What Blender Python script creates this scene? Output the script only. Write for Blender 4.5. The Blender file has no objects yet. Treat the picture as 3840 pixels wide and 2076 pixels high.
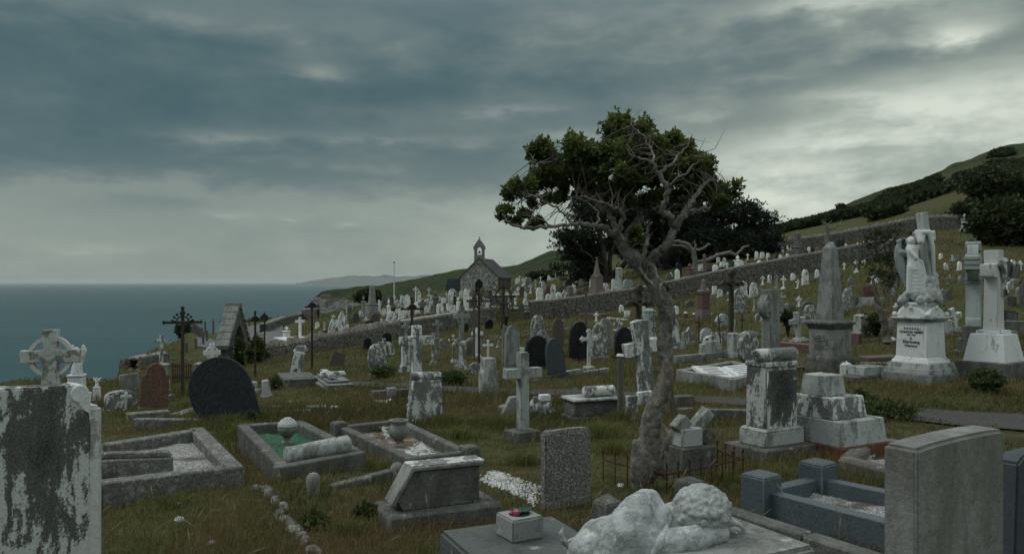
import bpy, bmesh, math, random
import numpy as np
from mathutils import Vector, Matrix, Euler
random.seed(7); RNG = np.random.RandomState(11)
S = bpy.context.scene
COL = S.collection
R = math.radians
# ------------------------------------------------------------------ camera
F, CX, HY = 3000.0, 1920.0, 1057.0          # focal length in photo pixels, principal column, horizon row
cam = bpy.data.objects.new("camera", bpy.data.cameras.new("camera")); COL.objects.link(cam)
cam.location = (0, 0, 0); cam.rotation_euler = (R(90), 0, 0)
cam.data.sensor_width = 36; cam.data.lens = 36 * F / 3840
cam.data.shift_y = 19 / 3840; cam.data.clip_start = .05; cam.data.clip_end = 200000
S.camera = cam
# ------------------------------------------------------------------ world, sun, exposure
S.view_settings.view_transform = 'Standard'; S.view_settings.look = 'None'
S.view_settings.exposure = 0.0; S.view_settings.gamma = 1
SUN_AZ, SUN_EL = R(-78), R(52)               # azimuth from +Y towards +X, elevation
sd = bpy.data.lights.new("sun", 'SUN'); sd.energy = 1.0; sd.angle = R(22); sd.color = (1, .97, .92)
so = bpy.data.objects.new("sun", sd); COL.objects.link(so)
tosun = Vector((math.sin(SUN_AZ) * math.cos(SUN_EL), math.cos(SUN_AZ) * math.cos(SUN_EL), math.sin(SUN_EL)))
so.rotation_euler = tosun.to_track_quat('Z', 'Y').to_euler()

class NT:
    def __init__(s, tree): s.t = tree; s.n = tree.nodes; s.l = tree.links
    def new(s, ty, **kw):
        x = s.n.new(ty)
        for k, v in kw.items(): setattr(x, k, v)
        return x
    def put(s, node, key, v):
        if v is None: return
        i = node.inputs[key]
        if isinstance(v, bpy.types.NodeSocket): s.l.new(v, i)
        elif isinstance(v, tuple) and len(v) == 3 and i.type == 'RGBA': i.default_value = (*v, 1)
        else: i.default_value = v
    def m(s, op, a, b=None, c=None, clamp=False):
        x = s.new('ShaderNodeMath', operation=op); x.use_clamp = clamp
        s.put(x, 0, a)
        if b is not None: s.put(x, 1, b)
        if c is not None: s.put(x, 2, c)
        return x.outputs[0]
    def noise(s, vec, scale, detail=4, rough=.55, dist=0):
        x = s.new('ShaderNodeTexNoise'); s.put(x, 'Vector', vec)
        x.inputs['Scale'].default_value = scale; x.inputs['Detail'].default_value = detail
        x.inputs['Roughness'].default_value = rough; x.inputs['Distortion'].default_value = dist
        return x.outputs[0]
    def mapr(s, v, a, b, c=0., d=1.):
        x = s.new('ShaderNodeMapRange'); x.interpolation_type = 'SMOOTHSTEP'
        s.put(x, 0, v); x.inputs[1].default_value = a; x.inputs[2].default_value = b
        x.inputs[3].default_value = c; x.inputs[4].default_value = d
        return x.outputs[0]
    def mix(s, f, a, b):
        x = s.new('ShaderNodeMix', data_type='RGBA'); s.put(x, 0, f); s.put(x, 6, a); s.put(x, 7, b)
        return x.outputs[2]
    def ramp(s, f, stops):
        x = s.new('ShaderNodeValToRGB'); s.put(x, 0, f); e = x.color_ramp.elements
        while len(e) < len(stops): e.new(.5)
        for i, (p, c) in enumerate(stops): e[i].position = p; e[i].color = (*c, 1)
        return x.outputs[0]
    def scalev(s, vec, sc, add=None):
        x = s.new('ShaderNodeVectorMath', operation='MULTIPLY'); s.put(x, 0, vec); x.inputs[1].default_value = sc
        o = x.outputs[0]
        if add is not None:
            y = s.new('ShaderNodeVectorMath', operation='ADD'); s.put(y, 0, o); s.put(y, 1, add); o = y.outputs[0]
        return o

W = bpy.data.worlds.new("World"); S.world = W; W.use_nodes = True
W.node_tree.nodes.clear(); k = NT(W.node_tree)
out = k.new('ShaderNodeOutputWorld')
sky = k.new('ShaderNodeTexSky'); sky.sky_type = 'NISHITA'; sky.sun_disc = False
sky.sun_elevation = SUN_EL; sky.sun_rotation = SUN_AZ
bg1 = k.new('ShaderNodeBackground'); k.put(bg1, 0, sky.outputs[0]); bg1.inputs[1].default_value = .08
tc = k.new('ShaderNodeTexCoord'); sx = k.new('ShaderNodeSeparateXYZ'); k.put(sx, 0, tc.outputs['Generated'])
X_, Y_, Z_ = sx.outputs
az = k.m('ARCTAN2', X_, Y_)
hyp = k.m('SQRT', k.m('ADD', k.m('MULTIPLY', X_, X_), k.m('MULTIPLY', Y_, Y_)))
el = k.m('ARCTAN2', Z_, hyp)
den = k.m('ADD', k.m('MAXIMUM', Z_, 0.0), .10)      # clouds lie in a layer seen in perspective
cv = k.new('ShaderNodeCombineXYZ')
k.put(cv, 0, k.m('DIVIDE', X_, den)); k.put(cv, 1, k.m('DIVIDE', Y_, den))
plane = cv.outputs[0]
cv2 = k.new('ShaderNodeCombineXYZ'); k.put(cv2, 0, az); k.put(cv2, 1, k.m('MULTIPLY', el, 1.9))
ang = cv2.outputs[0]
n1 = k.noise(k.scalev(plane, (.55, .8, 1), (3.1, 1.7, 0)), 1.0, 7, .52, .5)
n2 = k.noise(k.scalev(ang, (1, 1.25, 1), (4.3, 2.2, 0)), 5.5, 9, .56, .15)
n3 = k.noise(k.scalev(ang, (1, 1.5, 1), (1.3, 7.2, 0)), 15, 8, .62, .1)
def f_(v, a): return k.m('MULTIPLY', k.m('SUBTRACT', v, .5), a)
# a dark cloud deck whose ragged lower edge climbs to the right, paler air beneath it
elb = k.mapr(az, -.02, .56, .116, .235)
edge = k.m('SUBTRACT', el, elb); edge = k.m('ADD', edge, f_(n2, .11)); edge = k.m('ADD', edge, f_(n3, .07))
deck = k.mapr(edge, -.026, .032)
tb = k.m('ADD', k.mapr(az, -.30, .33, .64, .84), k.m('MULTIPLY', k.m('ADD', f_(n2, .36), f_(n3, .22)), k.mapr(az, -.25, .35, .45, 1.9)))
ta = k.m('ADD', k.mapr(az, -.62, .45, .20, .54), f_(n1, .34)); ta = k.m('ADD', ta, f_(n2, .85)); ta = k.m('ADD', ta, f_(n3, .30))
azw = k.m('ADD', az, f_(n2, .10)); elw = k.m('ADD', el, f_(n2, .035)); elw = k.m('ADD', elw, f_(n3, .035))
t = k.m('ADD', k.m('MULTIPLY', tb, k.m('SUBTRACT', 1., deck)), k.m('MULTIPLY', ta, deck))
for (bx, by, rx, ry, amp) in [
    (100, 400, 620, 200, -.10), (1700, 330, 700, 160, -.12), (560, 775, 330, 38, -.10), (2350, 300, 500, 90, -.06), (3450, 205, 420, 36, -.14),
    (2950, 440, 350, 40, -.10), (3200, 560, 260, 26, -.08), (650, 60, 820, 80, .30), (1210, 265, 130, 50, .34), (3450, 400, 420, 60, .14),
    (3050, 20, 420, 45, .30), (3650, 110, 200, 60, .36), (3750, 500, 300, 120, .12), (1950, 400, 240, 26, .16), (2100, 510, 160, 30, .2),
    (1450, 530, 500, 34, .20), (850, 510, 300, 30, .22), (1000, 600, 500, 24, .12), (850, 800, 150, 18, .08), (1100, 820, 26, 10, .08), (1290, 850, 50, 12, .07), (400, 915, 150, 10, .05), (3100, 370, 300, 30, .12), (3000, 640, 300, 50, .08), (2850, 300, 160, 22, .14)]:
    a0 = math.atan((bx - CX) / F); e0 = math.atan((HY - by) / F * math.cos(a0))
    dx = k.m('DIVIDE', k.m('SUBTRACT', azw, a0), rx / F * math.cos(a0)); dy = k.m('DIVIDE', k.m('SUBTRACT', elw, e0), ry / F)
    d2 = k.m('ADD', k.m('ADD', k.m('MULTIPLY', dx, dx), k.m('MULTIPLY', dy, dy)), 1.0)
    t = k.m('ADD', t, k.m('DIVIDE', amp, k.m('MULTIPLY', d2, d2)))
t = k.m('MAXIMUM', k.m('MINIMUM', t, 1.), 0.)
cc = k.ramp(t, [(0, (.052, .106, .121)), (.25, (.086, .143, .153)), (.45, (.145, .196, .196)), (.62, (.235, .285, .262)), (.8, (.395, .45, .395)), (1, (.68, .73, .64))])
up = k.mapr(el, .27, .75, 0., 1.)
cc2 = k.mix(up, cc, (.80, .86, .88))
bg2 = k.new('ShaderNodeBackground'); k.put(bg2, 0, cc2); bg2.inputs[1].default_value = 1.0
mxs = k.new('ShaderNodeMixShader'); mxs.inputs[0].default_value = .96
k.l.new(bg1.outputs[0], mxs.inputs[1]); k.l.new(bg2.outputs[0], mxs.inputs[2]); k.l.new(mxs.outputs[0], out.inputs[0])

# ------------------------------------------------------------------ terrain height
# one column per photo column: 14 rows of (distance, height); rows 6/7 are the foot and the back of the long retaining wall
TC = {
-1200: [(3,-1.6),(6,-1.7),(10,-1.9),(14,-2.1),(17,-5),(25,-20),(34,-38),(34.3,-39),(50,-70),(80,-105),(120,-105),(270,-105),(300,-105),(900,-106)],
0:     [(3,-1.6),(6,-1.7),(10,-1.9),(16,-2.25),(18.5,-2.4),(21,-6),(34,-38),(34.3,-39),(50,-70),(80,-105),(120,-105),(270,-105),(300,-105),(900,-106)],
250:   [(3,-1.6),(6,-1.7),(10,-1.9),(16,-2.25),(22,-2.65),(24,-5),(34,-30),(34.3,-31),(50,-60),(80,-105),(120,-105),(270,-105),(300,-105),(900,-106)],
450:   [(3,-1.6),(6,-1.65),(10,-1.85),(16,-2.2),(24,-3.0),(32,-3.7),(40,-4.0),(41,-4.6),(60,-40),(100,-105),(130,-105),(270,-105),(300,-105),(900,-106)],
600:   [(3,-1.6),(6,-1.65),(10,-1.85),(16,-2.2),(24,-3.0),(32,-3.9),(42,-4.1),(46,-3.6),(50,-4.6),(80,-60),(130,-105),(270,-105),(300,-105),(900,-106)],
700:   [(3,-1.6),(6,-1.65),(10,-1.8),(16,-2.2),(24,-2.9),(33,-3.9),(46,-4.3),(50,-3.8),(56,-3.55),(60,-6),(130,-105),(270,-105),(300,-105),(900,-106)],
900:   [(3,-1.6),(6,-1.65),(10,-1.8),(16,-2.1),(24,-2.7),(31,-3.4),(36,-3.9),(36.3,-3.95),(60,-3.9),(72,-3.65),(78,-8),(150,-105),(300,-105),(900,-106)],
1120:  [(3,-1.6),(6,-1.65),(10,-1.75),(16,-2.0),(24,-2.4),(32,-2.9),(38,-3.5),(38.3,-3.0),(60,-3.6),(85,-3.5),(92,-10),(200,-90),(300,-105),(900,-106)],
1165:  [(3,-1.6),(6,-1.65),(10,-1.75),(16,-2.0),(24,-2.4),(32,-2.9),(38.5,-3.4),(38.8,-2.9),(60,-3.3),(90,-3.8),(130,-20),(275,-30),(292,-6.6),(700,-105)],
1210:  [(3,-1.6),(6,-1.65),(10,-1.75),(16,-2.0),(24,-2.4),(32,-2.9),(39,-3.4),(39.3,-2.8),(60,-2.9),(88,-3.6),(130,-15),(272,-21),(298,-3.7),(700,-100)],
1300:  [(3,-1.6),(6,-1.65),(10,-1.75),(16,-2.0),(24,-2.4),(32,-2.8),(40,-3.35),(40.3,-2.65),(58,-2.4),(85,-2.9),(120,-7),(266,-11),(300,-2.0),(700,-90)],
1490:  [(3,-1.6),(6,-1.65),(10,-1.75),(16,-1.95),(24,-2.3),(32,-2.6),(43,-3.1),(43.3,-2.25),(60,-2.0),(95,-2.1),(140,-3.6),(230,-4.2),(310,-.4),(700,-80)],
1640:  [(3,-1.6),(6,-1.65),(10,-1.75),(16,-1.9),(24,-2.2),(32,-2.4),(45.5,-2.9),(45.8,-1.95),(62,-1.7),(95,-1.8),(140,-2.4),(220,-2.0),(300,2.8),(700,-60)],
1730:  [(3,-1.6),(6,-1.65),(10,-1.75),(16,-1.9),(24,-2.2),(32,-2.4),(46.5,-2.7),(46.8,-1.8),(62,-1.6),(95,-1.6),(140,-1.8),(220,-.5),(300,5.1),(700,-60)],
1938:  [(3,-1.6),(6,-1.65),(10,-1.75),(16,-1.9),(24,-2.2),(32,-2.3),(49,-2.35),(49.3,-1.4),(65,-1.3),(95,-.7),(150,1.0),(220,3.0),(300,6.1),(700,-50)],
2065:  [(3,-1.6),(6,-1.65),(10,-1.75),(16,-1.9),(24,-2.1),(32,-2.2),(50,-2.3),(50.3,-1.2),(65,-.9),(92,0),(150,2.6),(220,6.3),(300,11.8),(700,-40)],
2400:  [(3,-1.6),(6,-1.65),(10,-1.75),(16,-1.9),(24,-2.1),(32,-2.1),(50,-1.5),(50.3,-.35),(62,0.1),(85,1.2),(140,4.6),(200,8.2),(260,12),(700,20)],
2700:  [(3,-1.6),(6,-1.65),(10,-1.75),(16,-1.85),(24,-2.0),(32,-1.8),(50,-.45),(50.3,.65),(62,1.1),(80,2.4),(84,2.8),(150,8.3),(200,12),(700,30)],
2900:  [(3,-1.6),(6,-1.65),(10,-1.75),(16,-1.8),(24,-1.95),(32,-1.6),(50,.25),(50.3,1.35),(62,2.0),(80,2.8),(81,3.4),(140,8.5),(200,12.8),(700,35)],
3060:  [(3,-1.6),(6,-1.65),(10,-1.75),(16,-1.8),(24,-1.85),(32,-1.4),(50,.7),(50.3,1.75),(62,2.4),(80,3.2),(81,3.9),(135,9.5),(200,16.3),(700,38)],
3280:  [(3,-1.6),(6,-1.65),(10,-1.75),(16,-1.8),(24,-1.6),(32,-1.0),(50,1.35),(50.3,2.4),(62,3.1),(80,4.2),(81,5.0),(140,13),(200,21.8),(700,42)],
3430:  [(3,-1.6),(6,-1.65),(10,-1.75),(16,-1.82),(24,-1.45),(32,-.7),(48,1.5),(50,1.9),(62,3.4),(80,5.0),(81,5.8),(140,16),(205,25.4),(700,48)],
3578:  [(3,-1.6),(6,-1.65),(10,-1.75),(16,-1.8),(24,-1.3),(32,-.45),(46,1.45),(50,2.1),(62,3.6),(80,5.3),(81,6.0),(140,18.5),(210,31.2),(700,55)],
3727:  [(3,-1.6),(6,-1.65),(10,-1.75),(16,-1.72),(24,-1.2),(32,-.35),(46,1.5),(50,2.2),(62,3.8),(80,5.7),(81,6.3),(140,20.5),(210,34.9),(700,60)],
3840:  [(3,-1.6),(6,-1.65),(10,-1.75),(16,-1.7),(24,-1.1),(32,-.2),(46,1.6),(50,2.3),(62,4.0),(80,6.0),(81,6.6),(140,21),(210,36.2),(700,62)],
5200:  [(3,-1.6),(6,-1.6),(10,-1.65),(16,-1.6),(24,-.9),(32,0),(46,2),(50,3),(62,5),(80,7.5),(81,8.1),(140,25),(210,44),(700,75)],
}
TPX = sorted(TC); TU = np.array([(p - CX) / F for p in TPX])
TY = np.array([[q[0] for q in TC[p]] for p in TPX], float); TZ = np.array([[q[1] for q in TC[p]] for p in TPX], float)
def colat(u):
    u = min(max(u, TU[0]), TU[-1])
    i = min(max(int(np.searchsorted(TU, u)) - 1, 0), len(TU) - 2); a = (u - TU[i]) / (TU[i + 1] - TU[i])
    return TY[i] * (1 - a) + TY[i + 1] * a, TZ[i] * (1 - a) + TZ[i + 1] * a
def bump(x, y):
    return (.035 * np.sin(1.7 * x + .6 * y + 1) * np.sin(1.1 * y - .7 * x) + .025 * np.sin(3.9 * x + 1.3) * np.sin(3.1 * y + .4 * x)
            + .05 * np.sin(.55 * x + 2) * np.sin(.43 * y + .3))
def bump2(x, y):
    a = np.clip((y - 95) / 80, 0, 1)
    return a * (.55 * np.sin(.11 * x + .07 * y) * np.sin(.05 * y + 1) + .35 * np.sin(.31 * x + 1) * np.sin(.23 * y + .11 * x) + .2 * np.sin(.83 * x) * np.sin(.61 * y))
def H(x, y):
    u = x / max(y, 3.); Ys, Zs = colat(u)
    return float(np.interp(y, Ys, Zs)) + float(bump(x, y)) + float(bump2(x, y))
def ground(px, py):
    """where the sight line through a photo pixel first meets the terrain"""
    u, v = (px - CX) / F, (HY - py) / F
    y = 2.2; last = y
    while y < 700:
        if v * y <= H(u * y, y): break
        last = y; y *= 1.012
    a, b = last, y
    for _ in range(18):
        m_ = (a + b) / 2
        if v * m_ <= H(u * m_, m_): b = m_
        else: a = m_
    return Vector((u * b, b, H(u * b, b)))
def at(px, py, y): return Vector(((px - CX) / F * y, y, (HY - py) / F * y))

# ------------------------------------------------------------------ mesh helpers
def tag(o, label=None, cat=None, group=None, kind=None):
    if label: o['label'] = label
    if cat: o['category'] = cat
    if group: o['group'] = group
    if kind: o['kind'] = kind
    return o
def thing(name, label, cat, loc, rz=0., group=None, lean=0., pitch=0.):
    o = bpy.data.objects.new(name, None); COL.objects.link(o); o.empty_display_size = .1
    o.location = loc; o.rotation_euler = (Matrix.Rotation(R(rz), 3, 'Z') @ Matrix.Rotation(R(lean), 3, 'Y') @ Matrix.Rotation(R(pitch), 3, 'X')).to_euler()
    return tag(o, label, cat, group)
class MB:
    def __init__(s): s.v = []; s.f = []
    def add(s, vs, fs, M=None):
        b = len(s.v)
        s.v += [tuple(M @ Vector(p)) if M else tuple(p) for p in vs]; s.f += [tuple(b + i for i in f) for f in fs]; return s
    def box(s, wx, wy, z0, z1, tx=1., ty=None, c=(0, 0), M=None):
        ty = tx if ty is None else ty; a, b = wx / 2, wy / 2; x, y = c
        vs = [(x - a, y - b, z0), (x + a, y - b, z0), (x + a, y + b, z0), (x - a, y + b, z0),
              (x - a * tx, y - b * ty, z1), (x + a * tx, y - b * ty, z1), (x + a * tx, y + b * ty, z1), (x - a * tx, y + b * ty, z1)]
        return s.add(vs, [(3, 2, 1, 0), (4, 5, 6, 7), (0, 1, 5, 4), (1, 2, 6, 5), (2, 3, 7, 6), (3, 0, 4, 7)], M)
    def prism(s, pts, y0, y1, M=None):
        n = len(pts)
        return s.add([(x, y0, z) for x, z in pts] + [(x, y1, z) for x, z in pts],
                     [tuple(range(n)), tuple(range(2 * n - 1, n - 1, -1))] + [(i, i + n, (i + 1) % n + n, (i + 1) % n) for i in range(n)], M)
    def lathe(s, prof, n=16, c=(0, 0, 0), M=None):
        vs = []; fs = []
        for r, z in prof:
            for i in range(n): a = 2 * math.pi * i / n; vs.append((c[0] + r * math.cos(a), c[1] + r * math.sin(a), c[2] + z))
        for j in range(len(prof) - 1):
            for i in range(n): fs.append((j * n + i, j * n + (i + 1) % n, (j + 1) * n + (i + 1) % n, (j + 1) * n + i))
        fs.append(tuple(range(n - 1, -1, -1))); fs.append(tuple((len(prof) - 1) * n + i for i in range(n)))
        return s.add(vs, fs, M)
    def tube(s, pts, rad, n=8, jit=0.):
        pts = [Vector(p) for p in pts]; m_ = len(pts)
        if not hasattr(rad, '__len__'): rad = [rad] * m_
        vs = []; fs = []; ref = Vector((.13, .97, .2)).normalized()
        for i, p in enumerate(pts):
            d = (pts[min(i + 1, m_ - 1)] - pts[max(i - 1, 0)]).normalized()
            a = d.cross(ref)
            if a.length < 1e-3: a = d.cross(Vector((1, 0, 0)))
            a.normalize(); b = d.cross(a)
            for q in range(n):
                w = 2 * math.pi * q / n; r = rad[i] * (1 + random.uniform(-jit, jit))
                vs.append(p + (a * math.cos(w) + b * math.sin(w)) * r)
        for j in range(m_ - 1):
            for q in range(n): fs.append((j * n + q, (j + 1) * n + q, (j + 1) * n + (q + 1) % n, j * n + (q + 1) % n))
        fs.append(tuple(range(n))); fs.append(tuple((m_ - 1) * n + q for q in range(n - 1, -1, -1)))
        return s.add(vs, fs)
    def ell(s, c, r, M=None, nu=12, nv=8, jit=0.):
        rr = Vector(r) if hasattr(r, '__len__') else Vector((r, r, r)); vs = [(0, 0, -1)]; fs = []
        for j in range(1, nv):
            b = -math.pi / 2 + math.pi * j / nv
            for i in range(nu): a = 2 * math.pi * i / nu; vs.append((math.cos(a) * math.cos(b), math.sin(a) * math.cos(b), math.sin(b)))
        vs.append((0, 0, 1)); e = len(vs) - 1
        for i in range(nu): fs.append((0, 1 + (i + 1) % nu, 1 + i)); fs.append((e, e - nu + i, e - nu + (i + 1) % nu))
        for j in range(nv - 2):
            for i in range(nu): a = 1 + j * nu; fs.append((a + i, a + (i + 1) % nu, a + nu + (i + 1) % nu, a + nu + i))
        out_ = []
        for p in vs:
            q = Vector(p) * (1 + random.uniform(-jit, jit)); q = Vector((q.x * rr.x, q.y * rr.y, q.z * rr.z))
            if M: q = M @ q
            out_.append(q + Vector(c))
        return s.add(out_, fs)
    def cap(s, a, b, ra, rb, steps=None):       # row of balls between two points, for remeshed sculpture
        a, b = Vector(a), Vector(b); n_ = steps or max(2, int((b - a).length / (min(ra, rb) * .45)))
        for i in range(n_ + 1):
            t_ = i / n_; s.ell(a.lerp(b, t_), ra * (1 - t_) + rb * t_, nu=10, nv=6)
        return s
    def rock(s, c, r, jit=.22, M=None):
        rr = r if hasattr(r, '__len__') else (r, r, r * .7)
        return s.ell(c, rr, M, 7, 5, jit)
    def build(s, name, mat, parent=None, bevel=0., smooth=True, ang=38, label=None, segs=1):
        me = bpy.data.meshes.new(name); me.from_pydata(s.v, [], s.f)
        bm = bmesh.new(); bm.from_mesh(me); bmesh.ops.recalc_face_normals(bm, faces=bm.faces)
        if bevel:
            es = [e for e in bm.edges if len(e.link_faces) == 2 and e.calc_face_angle() > .5]
            bmesh.ops.bevel(bm, geom=es, offset=bevel, segments=segs, affect='EDGES', clamp_overlap=True)
        if smooth:
            for f in bm.faces: f.smooth = True
            for e in bm.edges:
                if len(e.link_faces) == 2 and e.calc_face_angle() > R(ang): e.smooth = False
        bm.to_mesh(me); bm.free(); me.materials.append(mat)
        o = bpy.data.objects.new(name, me); COL.objects.link(o)
        if parent: o.parent = parent
        if label: o['label'] = label
        return o
def npmesh(name, V, Fc, mat, parent=None, cols=None, smooth=False):
    """fast mesh from numpy: V (n,3), Fc (m,k)"""
    me = bpy.data.meshes.new(name); n = len(V); m_, kk = Fc.shape
    me.vertices.add(n); me.vertices.foreach_set('co', np.ascontiguousarray(V, np.float32).ravel())
    me.loops.add(m_ * kk); me.loops.foreach_set('vertex_index', np.ascontiguousarray(Fc, np.int32).ravel())
    me.polygons.add(m_); me.polygons.foreach_set('loop_start', np.arange(0, m_ * kk, kk, dtype=np.int32))
    if smooth: me.polygons.foreach_set('use_smooth', np.ones(m_, bool))
    me.update(calc_edges=True); me.validate()
    if cols is not None:
        a = me.color_attributes.new('tint', 'FLOAT_COLOR', 'POINT'); a.data.foreach_set('color', np.ascontiguousarray(cols, np.float32).ravel())
    me.materials.append(mat); o = bpy.data.objects.new(name, me); COL.objects.link(o)
    if parent: o.parent = parent
    return o
def sculpt(mb, name, mat, parent=None, voxel=.02, smooth=4, M=None, disp=0., dscale=.05):
    """melt overlapping balls into one continuous carved surface"""
    me = bpy.data.meshes.new('tmp'); me.from_pydata(mb.v, [], mb.f); o = bpy.data.objects.new('tmp', me); COL.objects.link(o)
    m_ = o.modifiers.new('r', 'REMESH'); m_.mode = 'VOXEL'; m_.voxel_size = voxel
    s_ = o.modifiers.new('s', 'SMOOTH'); s_.iterations = smooth; s_.factor = .5
    if disp:
        tx = bpy.data.textures.new('t', 'CLOUDS'); tx.noise_scale = dscale
        d = o.modifiers.new('d', 'DISPLACE'); d.texture = tx; d.strength = disp; d.mid_level = .5; d.texture_coords = 'LOCAL'
    dg = bpy.context.evaluated_depsgraph_get(); ev = o.evaluated_get(dg)
    m2 = bpy.data.meshes.new_from_object(ev); m2.name = name; bpy.data.objects.remove(o)
    if M: m2.transform(M)
    for p in m2.polygons: p.use_smooth = True
    m2.materials.clear(); m2.materials.append(mat); q = bpy.data.objects.new(name, m2); COL.objects.link(q)
    if parent: q.parent = parent
    return q

# ------------------------------------------------------------------ materials
def newmat(name):
    m_ = bpy.data.materials.new(name); m_.use_nodes = True; k_ = NT(m_.node_tree)
    b = m_.node_tree.nodes['Principled BSDF']; return m_, k_, b
def objco(k_, rand=True):
    tc_ = k_.new('ShaderNodeTexCoord'); v = tc_.outputs['Object']
    if rand:
        oi = k_.new('ShaderNodeObjectInfo'); r = k_.m('MULTIPLY', oi.outputs['Random'], 60.)
        c = k_.new('ShaderNodeCombineXYZ'); k_.put(c, 0, r); k_.put(c, 1, k_.m('MULTIPLY', r, .7)); k_.put(c, 2, r)
        a = k_.new('ShaderNodeVectorMath', operation='ADD'); k_.put(a, 0, v); k_.put(a, 1, c.outputs[0]); v = a.outputs[0]
    return v
def bumpn(k_, b, h, strength=.3, dist=.01):
    x = k_.new('ShaderNodeBump'); x.inputs['Strength'].default_value = strength; x.inputs['Distance'].default_value = dist
    k_.put(x, 'Height', h); k_.put(b, 'Normal', x.outputs[0])
def stone(name, base, dark, amt=.5, scale=3.5, sharp=.06, third=None, streak=.45, rough=.85, bstr=.5, grain=90, bd=.006, tone=.25):
    """weathered stone: amt = share covered by the dark growth"""
    m_, k_, b = newmat(name); v = objco(k_)
    vs_ = k_.scalev(v, (1, 1, streak)); a = k_.noise(vs_, scale, 9, .68, .35); c = k_.noise(v, grain * .35, 3, .6); g = k_.noise(v, grain, 2, .5)
    mm = k_.m('ADD', a, k_.m('MULTIPLY', k_.m('SUBTRACT', c, .5), .28))
    th = .5 + (.5 - amt) * .32
    msk = k_.mapr(mm, th - sharp, th + sharp)
    big = k_.noise(v, scale * .5, 3, .5)
    d2 = k_.mix(k_.mapr(c, .35, .65), dark, tuple(min(1, q * 1.9 + .012) for q in dark))
    colr = k_.mix(msk, base, d2)
    if third: colr = k_.mix(k_.mapr(k_.noise(v, scale * 1.7, 6, .6), .60, .68), colr, third)
    sh = k_.mix(k_.m('MULTIPLY', k_.mapr(big, .3, .7), tone), colr, tuple(q * .5 for q in base))
    sp = k_.mix(k_.m('MULTIPLY', k_.mapr(g, .42, .62), .35), sh, tuple(q * .62 for q in base))
    k_.put(b, 'Base Color', sp); b.inputs['Roughness'].default_value = rough; b.inputs['Specular IOR Level'].default_value = .25
    bumpn(k_, b, k_.m('ADD', k_.m('ADD', k_.m('MULTIPLY', g, .35), c), k_.m('MULTIPLY', msk, .7)), bstr, bd)
    return m_
MT = {}
MT['white'] = stone('weathered_marble', (.64, .67, .64), (.045, .050, .046), .52, 6.5, .03, streak=.45)
MT['pale'] = stone('pale_marble', (.58, .60, .58), (.12, .13, .12), .22, 4.0, .05)
MT['clean'] = stone('clean_marble', (.66, .69, .68), (.16, .18, .18), .12, 5, .05, tone=.15)
MT['black_stain'] = stone('black_stained_marble', (.50, .53, .51), (.032, .034, .030), .60, 4.2, .022, streak=.42, bstr=.3)
MT['mottle'] = stone('mottled_marble', (.62, .64, .61), (.05, .056, .05), .66, 11.0, .03, streak=.6)
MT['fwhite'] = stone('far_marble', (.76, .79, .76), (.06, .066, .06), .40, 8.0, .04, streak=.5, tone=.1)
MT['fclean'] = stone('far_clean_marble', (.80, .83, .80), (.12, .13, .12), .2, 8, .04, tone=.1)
MT['grey'] = stone('grey_stone', (.27, .285, .27), (.095, .10, .088), .5, 5.5, .08, (.33, .35, .33))
MT['lgrey'] = stone('light_grey_stone', (.42, .45, .43), (.10, .11, .10), .42, 5.0, .06, streak=.35, bstr=.6)
MT['dgrey'] = stone('dark_concrete', (.150, .155, .142), (.052, .054, .045), .54, 6.0, .09, (.27, .29, .27), bstr=.7)
MT['kerb'] = stone('lichened_kerb', (.235, .24, .22), (.075, .075, .062), .56, 13.0, .07, (.40, .42, .40), streak=1, bstr=.8, bd=.01)
MT['slate'] = stone('slate', (.022, .028, .031), (.014, .017, .019), .5, 2.5, .2, rough=.7, bstr=.15, grain=60, tone=.2)
MT['bslate'] = stone('blue_slate', (.062, .074, .084), (.035, .042, .048), .4, 3, .2, rough=.65, bstr=.15)
MT['black'] = stone('black_granite', (.012, .014, .016), (.02, .022, .024), .3, 6, .2, rough=.22, bstr=.05)
MT['brown'] = stone('brown_sandstone', (.115, .095, .08), (.06, .052, .045), .45, 3, .12)
MT['rustst'] = stone('rusty_sandstone', (.10, .082, .066), (.11, .055, .036), .5, 2.6, .14)
MT['red'] = stone('red_granite', (.135, .072, .062), (.08, .05, .044), .4, 8, .15, rough=.45, bstr=.15)
MT['pink'] = stone('pink_granite', (.19, .155, .138), (.10, .082, .075), .4, 7, .12)
MT['blue'] = stone('blue_granite', (.095, .120, .130), (.055, .072, .080), .45, 30, .1, rough=.5, bstr=.2, grain=160, tone=.15)
MT['bluetop'] = MT['blue']
MT['granite'] = stone('rough_granite', (.34, .34, .31), (.085, .085, .075), .46, 75, .05, rough=.9, bstr=1., grain=70, bd=.012, streak=1, tone=.15)
MT['statue'] = stone('lichened_statue', (.42, .45, .44), (.17, .185, .178), .42, 16, .08, (.60, .63, .61), streak=1, bstr=.6, grain=110, tone=.2)
MT['teal'] = stone('grey_green_marble', (.36, .41, .40), (.13, .155, .15), .4, 3.5, .12, streak=.25)
MT['wood'] = stone('dark_wood', (.060, .050, .042), (.030, .027, .024), .5, 6, .15, streak=.12, grain=60)
MT['gwood'] = stone('grey_wood', (.14, .135, .115), (.07, .068, .058), .5, 6, .15, streak=.12)
MT['iron'] = stone('black_iron', (.028, .024, .026), (.05, .03, .022), .35, 12, .1, rough=.6)
MT['rust'] = stone('rusty_iron', (.085, .038, .024), (.04, .022, .018), .45, 18, .1, rough=.9)
MT['brick'] = stone('red_brick', (.19, .065, .04), (.09, .045, .035), .4, 10, .1)
MT['wallst'] = stone('drystone', (.175, .165, .145), (.075, .072, .062), .5, 3.5, .14, (.30, .295, .27), streak=1, tone=.3)
MT['coping'] = stone('wall_coping', (.36, .34, .30), (.14, .13, .115), .4, 3.5, .12, streak=1)
MT['core'] = stone('wall_core', (.045, .042, .035), (.03, .028, .024), .5, 4, .1)
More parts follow.
